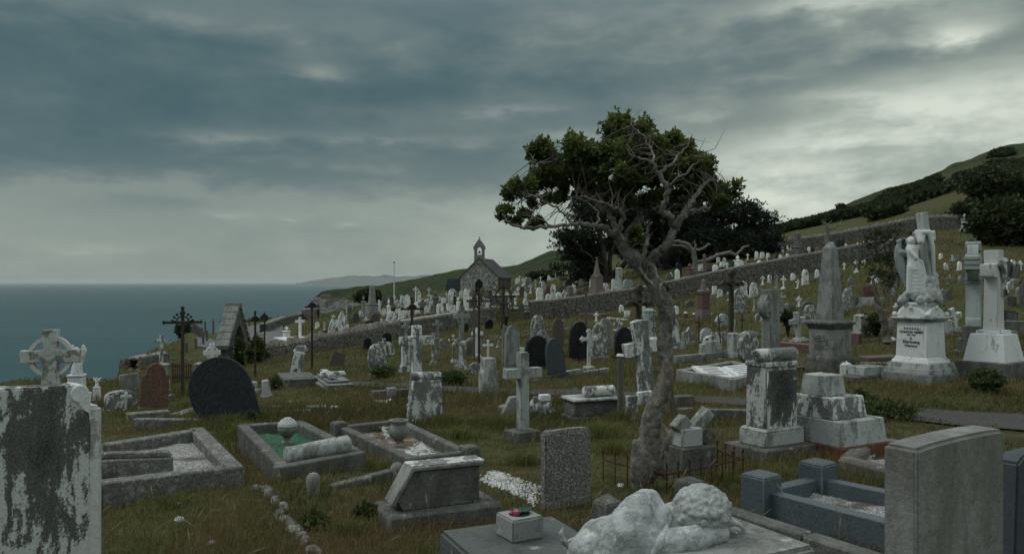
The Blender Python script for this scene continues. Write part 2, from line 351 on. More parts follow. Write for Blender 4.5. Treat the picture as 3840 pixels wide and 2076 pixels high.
MT['rooft'] = stone('roof_slates', (.060, .058, .060), (.036, .035, .038), .5, 5, .1)
MT['rock'] = stone('cliff_rock', (.14, .145, .135), (.07, .078, .07), .5, .12, .1, (.2, .19, .16), streak=2.5, grain=2)
MT['letter'] = stone('lettering', (.045, .047, .05), (.06, .06, .06), .3, 6, .1)
MT['leaflet'] = stone('plastic_flower', (.25, .03, .06), (.2, .02, .04), .3, 6, .1)

def bark_mat(name, a, b_, s=9, scaleb=1.):
    m_, k_, b = newmat(name); v = objco(k_)
    n = k_.noise(k_.scalev(v, (1, 1, .8)), s, 8, .65, .6); n2_ = k_.noise(v, s * 5, 5, .6); n3_ = k_.noise(v, s * .35, 3, .5)
    c = k_.mix(k_.mapr(n, .38, .62), a, b_); c = k_.mix(k_.mapr(n2_, .56, .66, 0, .6), c, tuple(q * 1.9 for q in a))
    c = k_.mix(k_.mapr(n3_, .55, .7, 0, .6), c, tuple(q * .45 for q in b_))
    k_.put(b, 'Base Color', c); b.inputs['Roughness'].default_value = .9; b.inputs['Specular IOR Level'].default_value = .2
    bumpn(k_, b, k_.m('ADD', n, k_.m('MULTIPLY', n2_, .5)), .8, .02 * scaleb); return m_
MT['bark'] = bark_mat('grey_bark', (.215, .205, .185), (.10, .095, .082), 14)
MT['twig'] = bark_mat('twig_bark', (.14, .13, .11), (.09, .08, .065), 14)
MT['barewood'] = bark_mat('bare_wood', (.27, .24, .20), (.17, .148, .122), 12)
MT['pinebark'] = bark_mat('pine_bark', (.055, .047, .040), (.03, .026, .022), 2, 3)
MT['deadwood'] = bark_mat('dead_wood', (.19, .17, .145), (.09, .08, .068), 7)
def leaf_mat(name, c1, c2, c3=None, trans=.25, rough=.6):
    m_, k_, b = newmat(name); at_ = k_.new('ShaderNodeAttribute'); at_.attribute_name = 'tint'
    sp = k_.new('ShaderNodeSeparateColor'); k_.put(sp, 0, at_.outputs[0])
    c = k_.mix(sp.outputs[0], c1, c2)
    if c3: c = k_.mix(sp.outputs[1], c, c3)
    k_.put(b, 'Base Color', c); b.inputs['Roughness'].default_value = rough; b.inputs['Specular IOR Level'].default_value = .2
    tr = k_.new('ShaderNodeBsdfTranslucent'); k_.put(tr, 0, c); mx = k_.new('ShaderNodeMixShader'); mx.inputs[0].default_value = trans
    o_ = m_.node_tree.nodes['Material Output']; k_.l.new(b.outputs[0], mx.inputs[1]); k_.l.new(tr.outputs[0], mx.inputs[2]); k_.l.new(mx.outputs[0], o_.inputs[0])
    return m_
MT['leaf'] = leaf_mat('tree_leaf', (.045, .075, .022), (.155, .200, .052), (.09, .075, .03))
MT['pine'] = leaf_mat('pine_needle', (.010, .017, .010), (.024, .036, .018), None, .1)
MT['weed'] = leaf_mat('weed_leaf', (.035, .055, .018), (.085, .120, .040), (.10, .085, .035), .3)
MT['bush'] = leaf_mat('bush_leaf', (.020, .032, .014), (.052, .070, .025), (.05, .045, .02), .2)
MT['ivy'] = leaf_mat('ivy_leaf', (.03, .05, .014), (.09, .11, .03), (.05, .04, .02))
MT['blade'] = leaf_mat('grass_blade', (.060, .068, .020), (.180, .176, .064), (.195, .136, .072), .3)

def ground_mat():
    m_, k_, b = newmat('turf'); g = k_.new('ShaderNodeNewGeometry'); v = g.outputs['Position']
    a = k_.noise(v, .7, 7, .62); c = k_.noise(v, 5, 7, .65); d = k_.noise(v, .09, 5, .6); e = k_.noise(v, 30, 4, .6)
    col = k_.mix(k_.mapr(c, .35, .65), (.044, .050, .018), (.092, .092, .036))
    col = k_.mix(k_.mapr(a, .52, .64, 0, .75), col, (.090, .066, .036))
    col = k_.mix(k_.mapr(d, .5, .62, 0, .5), col, (.045, .072, .018))
    col = k_.mix(k_.mapr(e, .55, .7, 0, .5), col, (.022, .02, .012))
    # far pasture and rock: by real distance across the land
    sp = k_.new('ShaderNodeSeparateXYZ'); k_.put(sp, 0, v); yy = sp.outputs[1]; xx = sp.outputs[0]
    far = k_.mapr(yy, 110, 190)
    f1 = k_.noise(v, .05, 8, .68, .5); f2 = k_.noise(v, .35, 6, .65)
    fc = k_.mix(k_.mapr(f1, .44, .58), (.030, .050, .018), (.024, .032, .014)); fc = k_.mix(k_.mapr(f2, .5, .7, 0, .7), fc, (.055, .066, .026))
    fc = k_.mix(k_.mapr(f1, .60, .68, 0, .6), fc, (.10, .082, .05))
    col = k_.mix(far, col, fc)
    sn = k_.new('ShaderNodeSeparateXYZ'); k_.put(sn, 0, g.outputs['Normal']); steep = k_.mapr(sn.outputs[2], .90, .78)
    rk = k_.mix(k_.mapr(k_.noise(k_.scalev(v, (1, 1, 4)), .22, 9, .7), .42, .6), (.06, .066, .06), (.17, .17, .155))
    rk = k_.mix(k_.mapr(f2, .55, .62, 0, .8), rk, (.035, .05, .02))
    col = k_.mix(k_.m('MULTIPLY', steep, far), col, rk)
    k_.put(b, 'Base Color', col); b.inputs['Roughness'].default_value = .95; b.inputs['Specular IOR Level'].default_value = .1
    bumpn(k_, b, k_.m('ADD', k_.m('ADD', c, e), k_.m('MULTIPLY', k_.m('MULTIPLY', f2, far), 30)), .9, .05); return m_
MT['turf'] = ground_mat()
def gravel_mat(name, c1, c2, c3, s=75):
    m_, k_, b = newmat(name); g = k_.new('ShaderNodeNewGeometry'); v = g.outputs['Position']
    vo = k_.new('ShaderNodeTexVoronoi'); k_.put(vo, 'Vector', v); vo.inputs['Scale'].default_value = s
    sp = k_.new('ShaderNodeSeparateColor'); k_.put(sp, 0, vo.outputs['Color'])
    n = k_.noise(v, 3, 5, .6)
    c = k_.mix(sp.outputs[0], c1, c2); c = k_.mix(k_.mapr(n, .48, .6), c, c3); c = k_.mix(k_.mapr(vo.outputs['Distance'], .4, .8, 0, .7), c, tuple(q * .3 for q in c1))
    k_.put(b, 'Base Color', c); b.inputs['Roughness'].default_value = .9
    bumpn(k_, b, k_.m('SUBTRACT', 1., vo.outputs['Distance']), 1., .015); return m_
MT['gravel'] = gravel_mat('white_chippings', (.22, .22, .20), (.52, .54, .52), (.12, .10, .07))
MT['brownbed'] = gravel_mat('brown_bed', (.10, .062, .03), (.16, .11, .06), (.26, .25, .22), 26)
MT['green'] = gravel_mat('green_glass', (.008, .08, .035), (.025, .16, .07), (.05, .07, .03), 36)
MT['tarmac'] = gravel_mat('tarmac', (.050, .051, .045), (.080, .080, .072), (.062, .058, .045), 60)
MT['road'] = gravel_mat('road_tarmac', (.10, .112, .108), (.12, .13, .125), (.135, .145, .14), 9)
def chapel_mat():
    m_, k_, b = newmat('rubble_masonry'); v = objco(k_, False); vo = k_.new('ShaderNodeTexVoronoi'); vo.feature = 'DISTANCE_TO_EDGE'
    sc = k_.scalev(v, (1, 1, 1.9)); k_.put(vo, 'Vector', sc); vo.inputs['Scale'].default_value = 2.5
    v2 = k_.new('ShaderNodeTexVoronoi'); k_.put(v2, 'Vector', sc); v2.inputs['Scale'].default_value = 2.5
    sp = k_.new('ShaderNodeSeparateColor'); k_.put(sp, 0, v2.outputs['Color'])
    st = k_.mix(sp.outputs[0], (.13, .128, .118), (.25, .24, .215))
    c = k_.mix(k_.mapr(vo.outputs['Distance'], .04, .13), (.50, .50, .46), st); k_.put(b, 'Base Color', c); b.inputs['Roughness'].default_value = .9
    bumpn(k_, b, k_.mapr(vo.outputs['Distance'], .02, .12), .8, .06); return m_
MT['chapel'] = chapel_mat()
def plain(name, c, rough=.6, metal=0.):
    m_, k_, b = newmat(name); v = objco(k_); n = k_.noise(v, 8, 5, .6)
    k_.put(b, 'Base Color', k_.mix(n, tuple(q * .75 for q in c), tuple(q * 1.25 for q in c))); b.inputs['Roughness'].default_value = rough; b.inputs['Metallic'].default_value = metal; return m_
MT['void'] = plain('dark_opening', (.008, .008, .008), .9)
MT['ppaint'] = plain('white_paint', (.55, .57, .55))
MT['flower'] = plain('pink_petal', (.45, .06, .13)); MT['stemg'] = plain('green_stem', (.015, .09, .055))
MT['orange'] = plain('orange_lichen', (.3, .13, .04))
def sea_mat():
    m_, k_, b = newmat('sea_water'); g = k_.new('ShaderNodeNewGeometry'); v = g.outputs['Position']
    n = k_.noise(k_.scalev(v, (.6, 1, 1)), .05, 6, .6); n2_ = k_.noise(v, .006, 5, .6); n4 = k_.noise(k_.scalev(v, (.3, 1, 1)), .0012, 4, .6)
    c = k_.mix(k_.mapr(n2_, .3, .7), (.006, .046, .051), (.010, .056, .061)); c = k_.mix(k_.mapr(n4, .4, .6, 0, .35), c, (.025, .085, .092))
    k_.put(b, 'Base Color', c); b.inputs['Roughness'].default_value = .42; b.inputs['Specular IOR Level'].default_value = .12
    bumpn(k_, b, n, 1., 1.2); return m_
MT['sea'] = sea_mat()

def blotch(name, base, dark, cx, cz, rx, rz, bias=0., sc=9):
    """marble with one big black lichen growth that has its own ragged outline, plus scattered spots"""
    m_, k_, b = newmat(name); v = objco(k_, False); sp = k_.new('ShaderNodeSeparateXYZ'); k_.put(sp, 0, v)
    dx = k_.m('DIVIDE', k_.m('SUBTRACT', sp.outputs[0], cx), rx); dz = k_.m('DIVIDE', k_.m('SUBTRACT', sp.outputs[2], cz), rz)
    d = k_.m('SQRT', k_.m('ADD', k_.m('MULTIPLY', dx, dx), k_.m('MULTIPLY', dz, dz)))
    n = k_.noise(k_.scalev(v, (1, 1, .5)), sc, 12, .70, .5); f = k_.noise(v, sc * 9, 5, .7); g = k_.noise(v, 150, 2, .5); drip = k_.noise(k_.scalev(v, (1, 1, .12)), sc * 4, 6, .6)
    h = k_.m('ADD', k_.m('ADD', k_.m('MULTIPLY', k_.m('SUBTRACT', n, .5), 4.2), k_.m('MULTIPLY', k_.m('SUBTRACT', f, .5), 1.1)), k_.m('ADD', k_.m('SUBTRACT', 1.0 + bias, d), k_.m('MULTIPLY', k_.m('SUBTRACT', drip, .5), 1.2)))
    msk = k_.mapr(h, -.06, .14); core = k_.mapr(h, .2, 1.5)
    bc = k_.mix(k_.m('MULTIPLY', k_.mapr(f, .5, .62), .35), base, tuple(q * .6 for q in base)); dk = k_.mix(core, tuple(q * 2.4 + .02 for q in dark), dark)
    c = k_.mix(msk, bc, dk); c = k_.mix(k_.m('MULTIPLY', k_.mapr(g, .45, .6), .25), c, tuple(q * .5 for q in base)); k_.put(b, 'Base Color', c); b.inputs['Roughness'].default_value = .85; b.inputs['Specular IOR Level'].default_value = .2
    bumpn(k_, b, k_.m('ADD', k_.m('ADD', k_.m('MULTIPLY', g, .3), f), k_.m('MULTIPLY', msk, .7)), .4, .004); return m_
MT['blotA'] = blotch('blotched_marble', (.52, .55, .53), (.026, .028, .025), .24, .98, .15, .48, -.12, 11)
MT['blotB'] = blotch('blotched_marble', (.60, .63, .60), (.022, .024, .021), .01, .50, .13, .24, .75, 11)
# ------------------------------------------------------------------ the land, sea and far coast
def build_terrain():
    us = np.concatenate([np.linspace(-1.6, -.8, 30)[:-1], np.linspace(-.8, .8, 340), np.linspace(.8, 1.7, 30)[1:]])
    segs = [1, 26, 34, 42, 34, 24, 40, 1, 16, 20, 14, 24, 14, 16]
    rows = []                                        # (row index, fraction)
    for r in range(13):
        for q in range(segs[r + 1]): rows.append((r, q / segs[r + 1]))
    rows.append((12, 1.0))
    V = []
    back = [-40, -12, -3, 0, 1.2, 2.2]
    for yb in back:
        for u in us: x = u * (3 + (3 - yb) * 2.2); V.append((x, yb, H(x, yb)))
    for r, fr in rows:
        for u in us:
            Ys, Zs = colat(u); y = Ys[r] * (1 - fr) + Ys[r + 1] * fr; z = Zs[r] * (1 - fr) + Zs[r + 1] * fr
            x = u * y; V.append((x, y, z + float(bump(x, y)) + float(bump2(x, y))))
    n = len(us); m_ = len(back) + len(rows)
    i = np.arange(n - 1)[None, :] + np.arange(m_ - 1)[:, None] * n
    Fc = np.stack([i, i + 1, i + 1 + n, i + n], -1).reshape(-1, 4)
    tag(npmesh('ground', np.array(V), Fc, MT['turf'], smooth=True), 'rough grassy hillside sloping to the sea', kind='structure')
build_terrain()
sea = MB(); sea.add([(-80000, -500, -100), (80000, -500, -100), (80000, 62000, -100), (-80000, 62000, -100)], [(0, 1, 2, 3)])
tag(sea.build('sea', MT['sea'], smooth=False), 'calm teal sea reaching the horizon', kind='structure')
def far_coast():
    pts = [(1110, 1062), (1180, 1050), (1230, 1043), (1290, 1036), (1340, 1033), (1400, 1036), (1440, 1031), (1500, 1037), (1560, 1034), (1620, 1030), (1680, 1034), (1800, 1026), (2000, 1030), (2300, 1040)]
    V = []; Fc = []; D = 32000.; n = 160
    xs = np.linspace(pts[0][0], pts[-1][0], n)
    for x in xs:
        y = np.interp(x, [p[0] for p in pts], [p[1] for p in pts]) + 1.2 * math.sin(x * .09) + .8 * math.sin(x * .23)
        z = (HY - y) / F * D; X = (x - CX) / F * D
        V += [(X * .93, D * .93, -100), (X * .965, D * .965, -100 + (z + 100) * .45), (X, D, z), (X * 1.1, D * 1.1, -100)]
    for i in range(n - 1):
        for j in range(3): Fc.append((i * 4 + j, i * 4 + 4 + j, i * 4 + 5 + j, i * 4 + 1 + j))
    o = npmesh('distant_hills', np.array(V), np.array(Fc), MT['turf'], smooth=True); tag(o, 'faint low hills across the bay', kind='structure')
far_coast()

# ------------------------------------------------------------------ strips: path and road
def strip(name, pts, mat, label, lift=.022, n=60):
    """pts: (px, py_far, py_near) across the picture"""
    mb = MB(); rows = []
    xs = np.linspace(pts[0][0], pts[-1][0], n)
    for x in xs:
        a = np.interp(x, [p[0] for p in pts], [p[1] for p in pts]); b = np.interp(x, [p[0] for p in pts], [p[2] for p in pts])
        g0, g1 = ground(x, a), ground(x, b)
        if (g0 - g1).length > 30: g0 = g1 + (g0 - g1).normalized() * 6
        row = []
        for q in range(7):
            p = g0.lerp(g1, q / 6); row.append((p.x, p.y, H(p.x, p.y) + lift))
        rows.append(row)
    vs = [p for r in rows for p in r]; fs = [(i * 7 + j, i * 7 + j + 1, i * 7 + 8 + j, i * 7 + 7 + j) for i in range(n - 1) for j in range(6)]
    mb.add(vs, fs); return tag(mb.build(name, mat), label, kind='structure')
PATH = [(1290, 1432, 1448), (1500, 1440, 1462), (1800, 1456, 1480), (2100, 1462, 1486), (2300, 1470, 1492), (2520, 1482, 1508), (2800, 1496, 1525), (3100, 1512, 1548), (3350, 1528, 1572), (3600, 1545, 1600), (3840, 1556, 1618), (4100, 1568, 1640)]
strip('path', PATH, MT['tarmac'], 'narrow grey gravel path crossing the graveyard')
strip('path', [(1790, 1281, 1290), (1850, 1266, 1280), (1930, 1258, 1268), (2060, 1230, 1240), (2200, 1228, 1236)], MT['tarmac'], 'short upper length of grey path', n=20)
strip('road', [(735, 1243, 1300), (790, 1236, 1308), (860, 1225, 1322), (920, 1222, 1318), (990, 1217, 1290), (1060, 1214, 1282)], MT['road'], 'grey coast road passing the lychgate', lift=.05, n=30)
_pp = [(ground(a, b), ground(a, c)) for a, b, c in PATH]
def on_path(x, y):
    u = x / max(y, 1) * F + CX
    xs = [p[0] for p in PATH]
    if u < xs[0] or u > xs[-1]: return False
    a = np.interp(u, xs, [p[0].y for p in _pp]); b = np.interp(u, xs, [p[1].y for p in _pp]); return b - .02 < y < a + .02

# ------------------------------------------------------------------ dry stone walls
def drystone(name, label, pts, h, base, thick=.45, sw=.27, sh=.125, cope='flat', group='dry stone walls'):
    """pts: plan polyline; base(i)->foot height; every wall is one thing: stones > coping"""
    rn = random.Random(5); P = [Vector((p[0], p[1], 0)) for p in pts]; L = [0]
    for i in range(1, len(P)): L.append(L[-1] + (P[i] - P[i - 1]).length)
    def pos(s_):
        i = min(max(int(np.searchsorted(L, s_)) - 1, 0), len(P) - 2); a = (s_ - L[i]) / (L[i + 1] - L[i]); d = (P[i + 1] - P[i]).normalized()
        return P[i].lerp(P[i + 1], a), d, base[i] * (1 - a) + base[i + 1] * a, h[i] * (1 - a) + h[i + 1] * a
    st = MB(); core = MB(); cp = MB(); n = int(L[-1] / 1.0)
    vs = []; fs = []
    for i in range(n + 1):
        p, d, b, hh = pos(L[-1] * i / n); nn = Vector((-d.y, d.x, 0)) * (thick / 2 - .06)
        vs += [(*(p - nn).xy, b - .5), (*(p + nn).xy, b - .5), (*(p + nn).xy, b + hh - .05), (*(p - nn).xy, b + hh - .05)]
    for i in range(n):
        for j in range(4): fs.append((i * 4 + j, i * 4 + 4 + j, i * 4 + 4 + (j + 1) % 4, i * 4 + (j + 1) % 4))
    fs += [(0, 1, 2, 3), (4 * n + 3, 4 * n + 2, 4 * n + 1, 4 * n)]; core.add(vs, fs)
    for side in (-1, 1):
        s_ = 0; zr = -.35
        while zr < max(h):
            rh = sh * rn.uniform(.7, 1.35); s_ = rn.uniform(0, .2)
            while s_ < L[-1]:
                w = sw * rn.uniform(.5, 1.5); p, d, b, hh = pos(min(s_ + w / 2, L[-1]))
                if zr + rh * .6 < hh:
                    nn = Vector((-d.y, d.x, 0)) * side; q2 = pos(min(s_ + w / 2 + .5, L[-1])); dzb = (q2[2] - b) / .5 if s_ + w < L[-1] - .6 else 0
                    M = Matrix.Translation(p + nn * (thick / 2 - .05 + rn.uniform(-.02, .03)) + Vector((0, 0, b + zr + rh / 2))) @ Matrix.Rotation(math.atan2(d.y, d.x) + rn.uniform(-.06, .06), 4, 'Z') @ Matrix.Rotation(rn.uniform(-.05, .05) - math.atan2(dzb, 1), 4, 'Y')
                    st.box(w * .96, .16, -rh * .48, rh * .48, rn.uniform(.75, .97), .8, M=M)
                s_ += w
            zr += rh
    s_ = 0
    while s_ < L[-1]:
        w = (rn.uniform(.5, .8) if cope == 'flat' else rn.uniform(.10, .26)); p, d, b, hh = pos(min(s_ + w / 2, L[-1]))
        M = Matrix.Translation(p + Vector((0, 0, b + hh))) @ Matrix.Rotation(math.atan2(d.y, d.x), 4, 'Z') @ Matrix.Rotation(-math.atan2(0, 1), 4, 'Y')
        if cope == 'flat':
            q2 = pos(min(s_ + w / 2 + .5, L[-1])); M = M @ Matrix.Rotation(-math.atan2((q2[2] - b) / .5, 1) if s_ + w < L[-1] - .6 else 0, 4, 'Y'); cp.box(w * 1.01, thick + .08, -.05, .045 + rn.uniform(0, .02), .98, M=M)
        elif cope == 'up': cp.box(w * .85, thick * rn.uniform(.5, .9), -.06, rn.uniform(.12, .30), rn.uniform(.5, .9), M=M)
        else:
            if rn.random() < .75: cp.rock((0, 0, 0), (w, w * .8, .1), .3, M=M)
        s_ += w
    t_ = thing(name, label, 'wall', (0, 0, 0), group=group)
    core.build('rubble_core', MT['core'], t_, smooth=False); st.build('facing_stones', MT['wallst'], t_, smooth=False); cp.build('coping', MT['coping'], t_, smooth=False)
    return t_
def col_at_row(px, r):
    Ys, Zs = colat((px - CX) / F); u = (px - CX) / F; return Vector((u * Ys[r], Ys[r], Zs[r]))
def wallpts(pxs, row=6, dy=-.15, hs=None, dz=0.):
    P = [col_at_row(p, row) for p in pxs]; return [(p.x, p.y + dy) for p in P], [p.z + dz + float(bump(p.x, p.y)) for p in P]
p_, b_ = wallpts([928, 1010, 1100, 1200, 1300, 1400, 1490])
drystone('stone_wall', 'low dark stone wall with jagged top running from the lychgate', p_, [.75, .72, .7, .72, .75, .85, .9], b_, cope='up', sw=.26, sh=.12)
p_, b_ = wallpts([1494, 1560, 1640, 1730, 1800, 1845])
drystone('stone_wall', 'brown stone wall with flat coping behind the grey cross', p_, [1.0, 1.0, 1.0, .98, .98, .98], b_)
p_, b_ = wallpts([1990, 2065, 2150, 2250, 2400, 2550, 2700, 2820, 2900, 3000, 3060, 3170, 3290, 3350, 3400])
drystone('stone_wall', 'long grey stone wall climbing rightwards behind the leaning tree', p_, [1.15] * 5 + [1.15] * 10, b_)
p_, b_ = wallpts([2905, 2980, 3060, 3160, 3280, 3430, 3500, 3600], row=9, dy=.3)
drystone('stone_wall', 'high boundary wall below the bracken hill with upright coping', p_, [1.35, 1.3, 1.3, 1.3, 1.3, 1.3, 1.25, 1.2], b_, cope='up', sw=.4, sh=.2)
g1, g2, g3, g4 = ground(300, 1420), ground(400, 1395), ground(500, 1385), ground(610, 1362)
drystone('stone_wall', 'tumbledown rubble wall along the cliff edge', [(g1.x - 2.2, g1.y - .8), (g1.x, g1.y), (g2.x, g2.y), (g3.x, g3.y), (g4.x, g4.y)], [.25, .35, .45, .5, .5], [g1.z, g1.z, g2.z, g3.z, g4.z], cope='rock', thick=.6)
# sloping road wall with dark coping left of the headland
g1 = at(985, 1262, 60); g2 = at(1130, 1225, 78)
drystone('stone_wall', 'roadside wall with sloping dark coping below the headland', [(g1.x, g1.y), ((g1.x + g2.x) / 2, (g1.y + g2.y) / 2), (g2.x, g2.y)], [1.25, 1.6, 1.9], [g1.z - .3, (g1.z + g2.z) / 2 - .35, g2.z - .6], cope='flat')
g3 = at(1190, 1215, 76)
drystone('stone_wall', 'broken brown wall end rising beside the cliff', [(g2.x + .3, g2.y - .5), (g3.x, g3.y)], [2.3, 1.9], [g2.z - .6, g3.z - .4], cope='rock')

# ------------------------------------------------------------------ chapel
def chapel():
    Y0 = 96.; A = at(1726, 1112, Y0); B = at(1868, 1112, Y0 - .8)
    w = (B - A).length; s_ = Y0 / F; hE = (1112 - 1040) * s_ + .6; hA = (1112 - 972) * s_ + .6; z0 = A.z - .6
    rz = math.degrees(math.atan2(B.y - A.y, B.x - A.x)); mid = (A + B) / 2
    t_ = thing('chapel', 'small stone chapel with slate roof and bellcote on the skyline', 'chapel', (mid.x, mid.y, z0), rz)
    a = w / 2; Lh = 8.5
    wl = MB(); wl.prism([(-a, 0), (a, 0), (a, hE), (0, hA), (-a, hE)], 0, Lh); wl.build('wall', MT['chapel'], t_, smooth=False)
    rf = MB(); o_ = .22; k_ = (hA - hE) / a
    for sg in (-1, 1):
        xs = [(sg * (a + o_), hE - k_ * o_ + .05), (0, hA + .05), (0, hA + .19), (sg * (a + o_), hE - k_ * o_ + .19)]
        rf.prism(xs if sg < 0 else xs[::-1], .12, Lh + .15)
    rf.build('roof', MT['rooft'], t_, smooth=False)
    vg = MB()
    for sg in (-1, 1):
        xs = [(sg * (a + .12), hE - k_ * .12 + .02), (0, hA + .06), (0, hA + .24), (sg * (a + .12), hE - k_ * .12 + .22)]
        vg.prism(xs if sg < 0 else xs[::-1], -.12, .118)
    vg.build('gable_coping', MT['dgrey'], t_, smooth=False)
    bc = MB(); bw = .62
    bc.box(bw * 2, .5, hA - .55, hA + .55, .95, c=(0, .18))
    for sg in (-1, 1): bc.box(.27, .5, hA + .55, hA + 1.15, 1, c=(sg * (bw - .17), .18))
    ar = [(-bw + .3, 1.15)] + [((bw - .3) * -math.cos(q * math.pi / 8), 1.15 + .28 * math.sin(q * math.pi / 8)) for q in range(1, 8)] + [(bw - .3, 1.15), (bw + .06, 1.15), (bw + .06, 1.5), (.09, 2.35), (-.09, 2.35), (-bw - .06, 1.5), (-bw - .06, 1.15)]
    bc.prism([(x, hA + z) for x, z in ar][::-1], -.09, .45)
    b_o = bc.build('bellcote', MT['grey'], t_, smooth=False)
    be = MB().lathe([(.17, 0), (.13, .12), (.09, .26), (.03, .3)], 10, c=(0, .18, hA + .72)); be.build('bell', MT['iron'], b_o)
    fi = MB().lathe([(.07, 0), (.05, .18), (.1, .26), (.0, .38)], 8, c=(0, .18, hA + 2.33)); fi.build('finial', MT['grey'], b_o)
    dr = MB(); dr.prism([(-.45, 1.0), (.45, 1.0), (.45, 2.3), (0, 2.8), (-.45, 2.3)], -.1, .05); dr.build('door', MT['void'], t_, smooth=False, label='dark pointed doorway')
    dd = MB(); dd.prism([(-.62, .9), (.62, .9), (.62, 2.4), (0, 3.0), (-.62, 2.4)], -.06, .03); dd.build('door_surround', MT['lgrey'], t_, smooth=False)
    # low side annexe with its own slate roof, left of the gable
    an = MB(); an.box(2.2, 4.2, 0, 1.45, 1, c=(-a - 1.1, 4.0)); an.build('annexe_wall', MT['chapel'], t_, smooth=False)
    ar_ = MB(); ar_.prism([(-a - 2.35, 1.35), (-a - .0, 1.35), (-a - .0, 2.75), (-a - 2.0, 2.75)], 1.75, 6.3); ar_.build('annexe_roof', MT['bslate'], t_, smooth=False)
    sh = MB(); sh.box(.1, Lh - .3, 1.2, hE - .25, 1, c=(a + .06, Lh / 2)); sh.build('side_panel', MT['brown'], t_, smooth=False)
chapel()
# small gabled hut behind the pines
g = at(2868, 905, 84); t_ = thing('stone_hut', 'little gabled roof poking out right of the pines', 'hut', g, 12)
w_ = MB().prism([(-2.1, -2.4), (2.1, -2.4), (2.1, .1), (0, 1.55), (-2.1, .1)], 0, 4); w_.build('wall', MT['dgrey'], t_, smooth=False)
r_ = MB().prism([(-2.4, -.1), (0, 1.62), (2.4, -.1), (2.4, .08), (0, 1.82), (-2.4, .08)][::-1], -.2, 4.2); r_.build('roof', MT['rooft'], t_, smooth=False)

# ------------------------------------------------------------------ lychgate
def lychgate():
    g = ground(876, 1398); Y0 = 33.; s_ = Y0 / F; base = at(876, 1398, Y0)
    t_ = thing('lychgate', 'ivy covered stone lychgate with steep slab roof by the road', 'lychgate', base, 82)
    hE = (1398 - 1288) * s_; hA = (1398 - 1143) * s_; a = .82; HL = .30
    # roof: two steep slab planes, gable faces local -Y
    rf = MB()
    for sg in (-1, 1):
        n_ = 6
        for q in range(n_):
            z0, z1 = hE + (hA - hE) * q / n_, hE + (hA - hE) * (q + 1) / n_ - .02
            x0, x1 = a * 1.12 * (1 - q / n_), a * 1.12 * (1 - (q + 1) / n_)
            o_ = .025 * (n_ - q) / n_ + .02
            pts = [(sg * x0, z0), (sg * (x0 + .10), z0), (sg * (x1 + .10 + o_ * .2), z1), (sg * x1, z1)]
            rf.prism(pts if sg > 0 else pts[::-1], -HL, HL)
    rf.build('roof', MT['grey'], t_, smooth=False)
    rg = MB().box(.26, HL * 2 + .04, hA - .12, hA + .06, .7, 1); rg.build('ridge', MT['kerb'], t_, smooth=False)
    wl = MB()
    for sy in (-1, 1):
        y0, y1 = (-.25, -.02) if sy < 0 else (.02, .25)
        arch = [(-a, 0), (-a, hE), (0, hA - .06), (a, hE), (a, 0), (a - .3, 0), (a - .3, hE - .1)] + [((a - .3) * (1 - q / 5) if q < 5 else 0, hE - .1 + (hA - hE - .75) * math.sin(q / 5 * math.pi / 2)) for q in range(1, 6)]
        arch += [(-(a - .3) * q / 5, hE - .1 + (hA - hE - .75) * math.cos(q / 5 * math.pi / 2)) for q in range(1, 5)] + [(-a + .3, hE - .1), (-a + .3, 0)]
        wl.prism(arch, y0, y1)
    for sg in (-1, 1): wl.box(.28, .46, 0, hE, 1, c=(sg * (a - .141), 0))
    wl.build('wall', MT['dgrey'], t_, smooth=False)
    for sg in (-1, 1): kn = MB(); kn.box(.42, HL * 2 - .04, hE - .16, hE - .02, 1.15, c=(sg * a, 0)); kn.build('eaves_course', MT['kerb'], t_, smooth=False)
    return t_, hE
LY, LYH = lychgate()

# ------------------------------------------------------------------ foliage
def leaves(centers, size, mat, name, parent=None, per=6, up=.3, aspect=.5, tint=None, stars=True):
    """rosettes of folded leaves around every centre: centers (n,3), size scalar or (n,)"""
    C = np.asarray(centers, float); n = len(C); sz = np.broadcast_to(np.asarray(size, float), (n,))
    C = np.repeat(C, per, 0); sz = np.repeat(sz, per) * RNG.uniform(.65, 1.25, n * per); N = len(C)
    th = RNG.uniform(0, 2 * np.pi, N); el_ = np.arcsin(np.clip(RNG.uniform(-.75, 1, N) + up * .4, -1, 1))
    d = np.stack([np.cos(th) * np.cos(el_), np.sin(th) * np.cos(el_), np.sin(el_)], 1)
    q = RNG.normal(size=(N, 3)); s_ = np.cross(d, q); s_ /= np.linalg.norm(s_, axis=1)[:, None] + 1e-9
    nn = np.cross(d, s_); L = sz[:, None]
    p0 = C + d * L * (.05 if stars else -.5); p1 = p0 + d * L * .55 + s_ * L * aspect * .5 + nn * L * .08
    p2 = p0 + d * L; p3 = p0 + d * L * .55 - s_ * L * aspect * .5 + nn * L * .08
    V = np.stack([p0, p1, p2, p3], 1).reshape(-1, 3); i = np.arange(N)[:, None] * 4
    Fc = np.concatenate([i + np.array([[0, 1, 2]]), i + np.array([[0, 2, 3]])], 0)
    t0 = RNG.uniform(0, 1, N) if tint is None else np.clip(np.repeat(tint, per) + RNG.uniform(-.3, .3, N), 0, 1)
    t1 = (RNG.uniform(0, 1, N) > .93).astype(float) * .8
    c = np.repeat(np.stack([t0, t1, t0 * 0, t0 * 0 + 1], 1), 4, 0)
    return npmesh(name, V, Fc, mat, parent, cols=c)
def inball(n, c, r, shell=0.):
    d = RNG.normal(size=(n, 3)); d /= np.linalg.norm(d, axis=1)[:, None]; q = RNG.uniform(shell, 1, n) ** (1 / 2.4)
    return np.asarray(c) + d * q[:, None] * np.asarray(r)

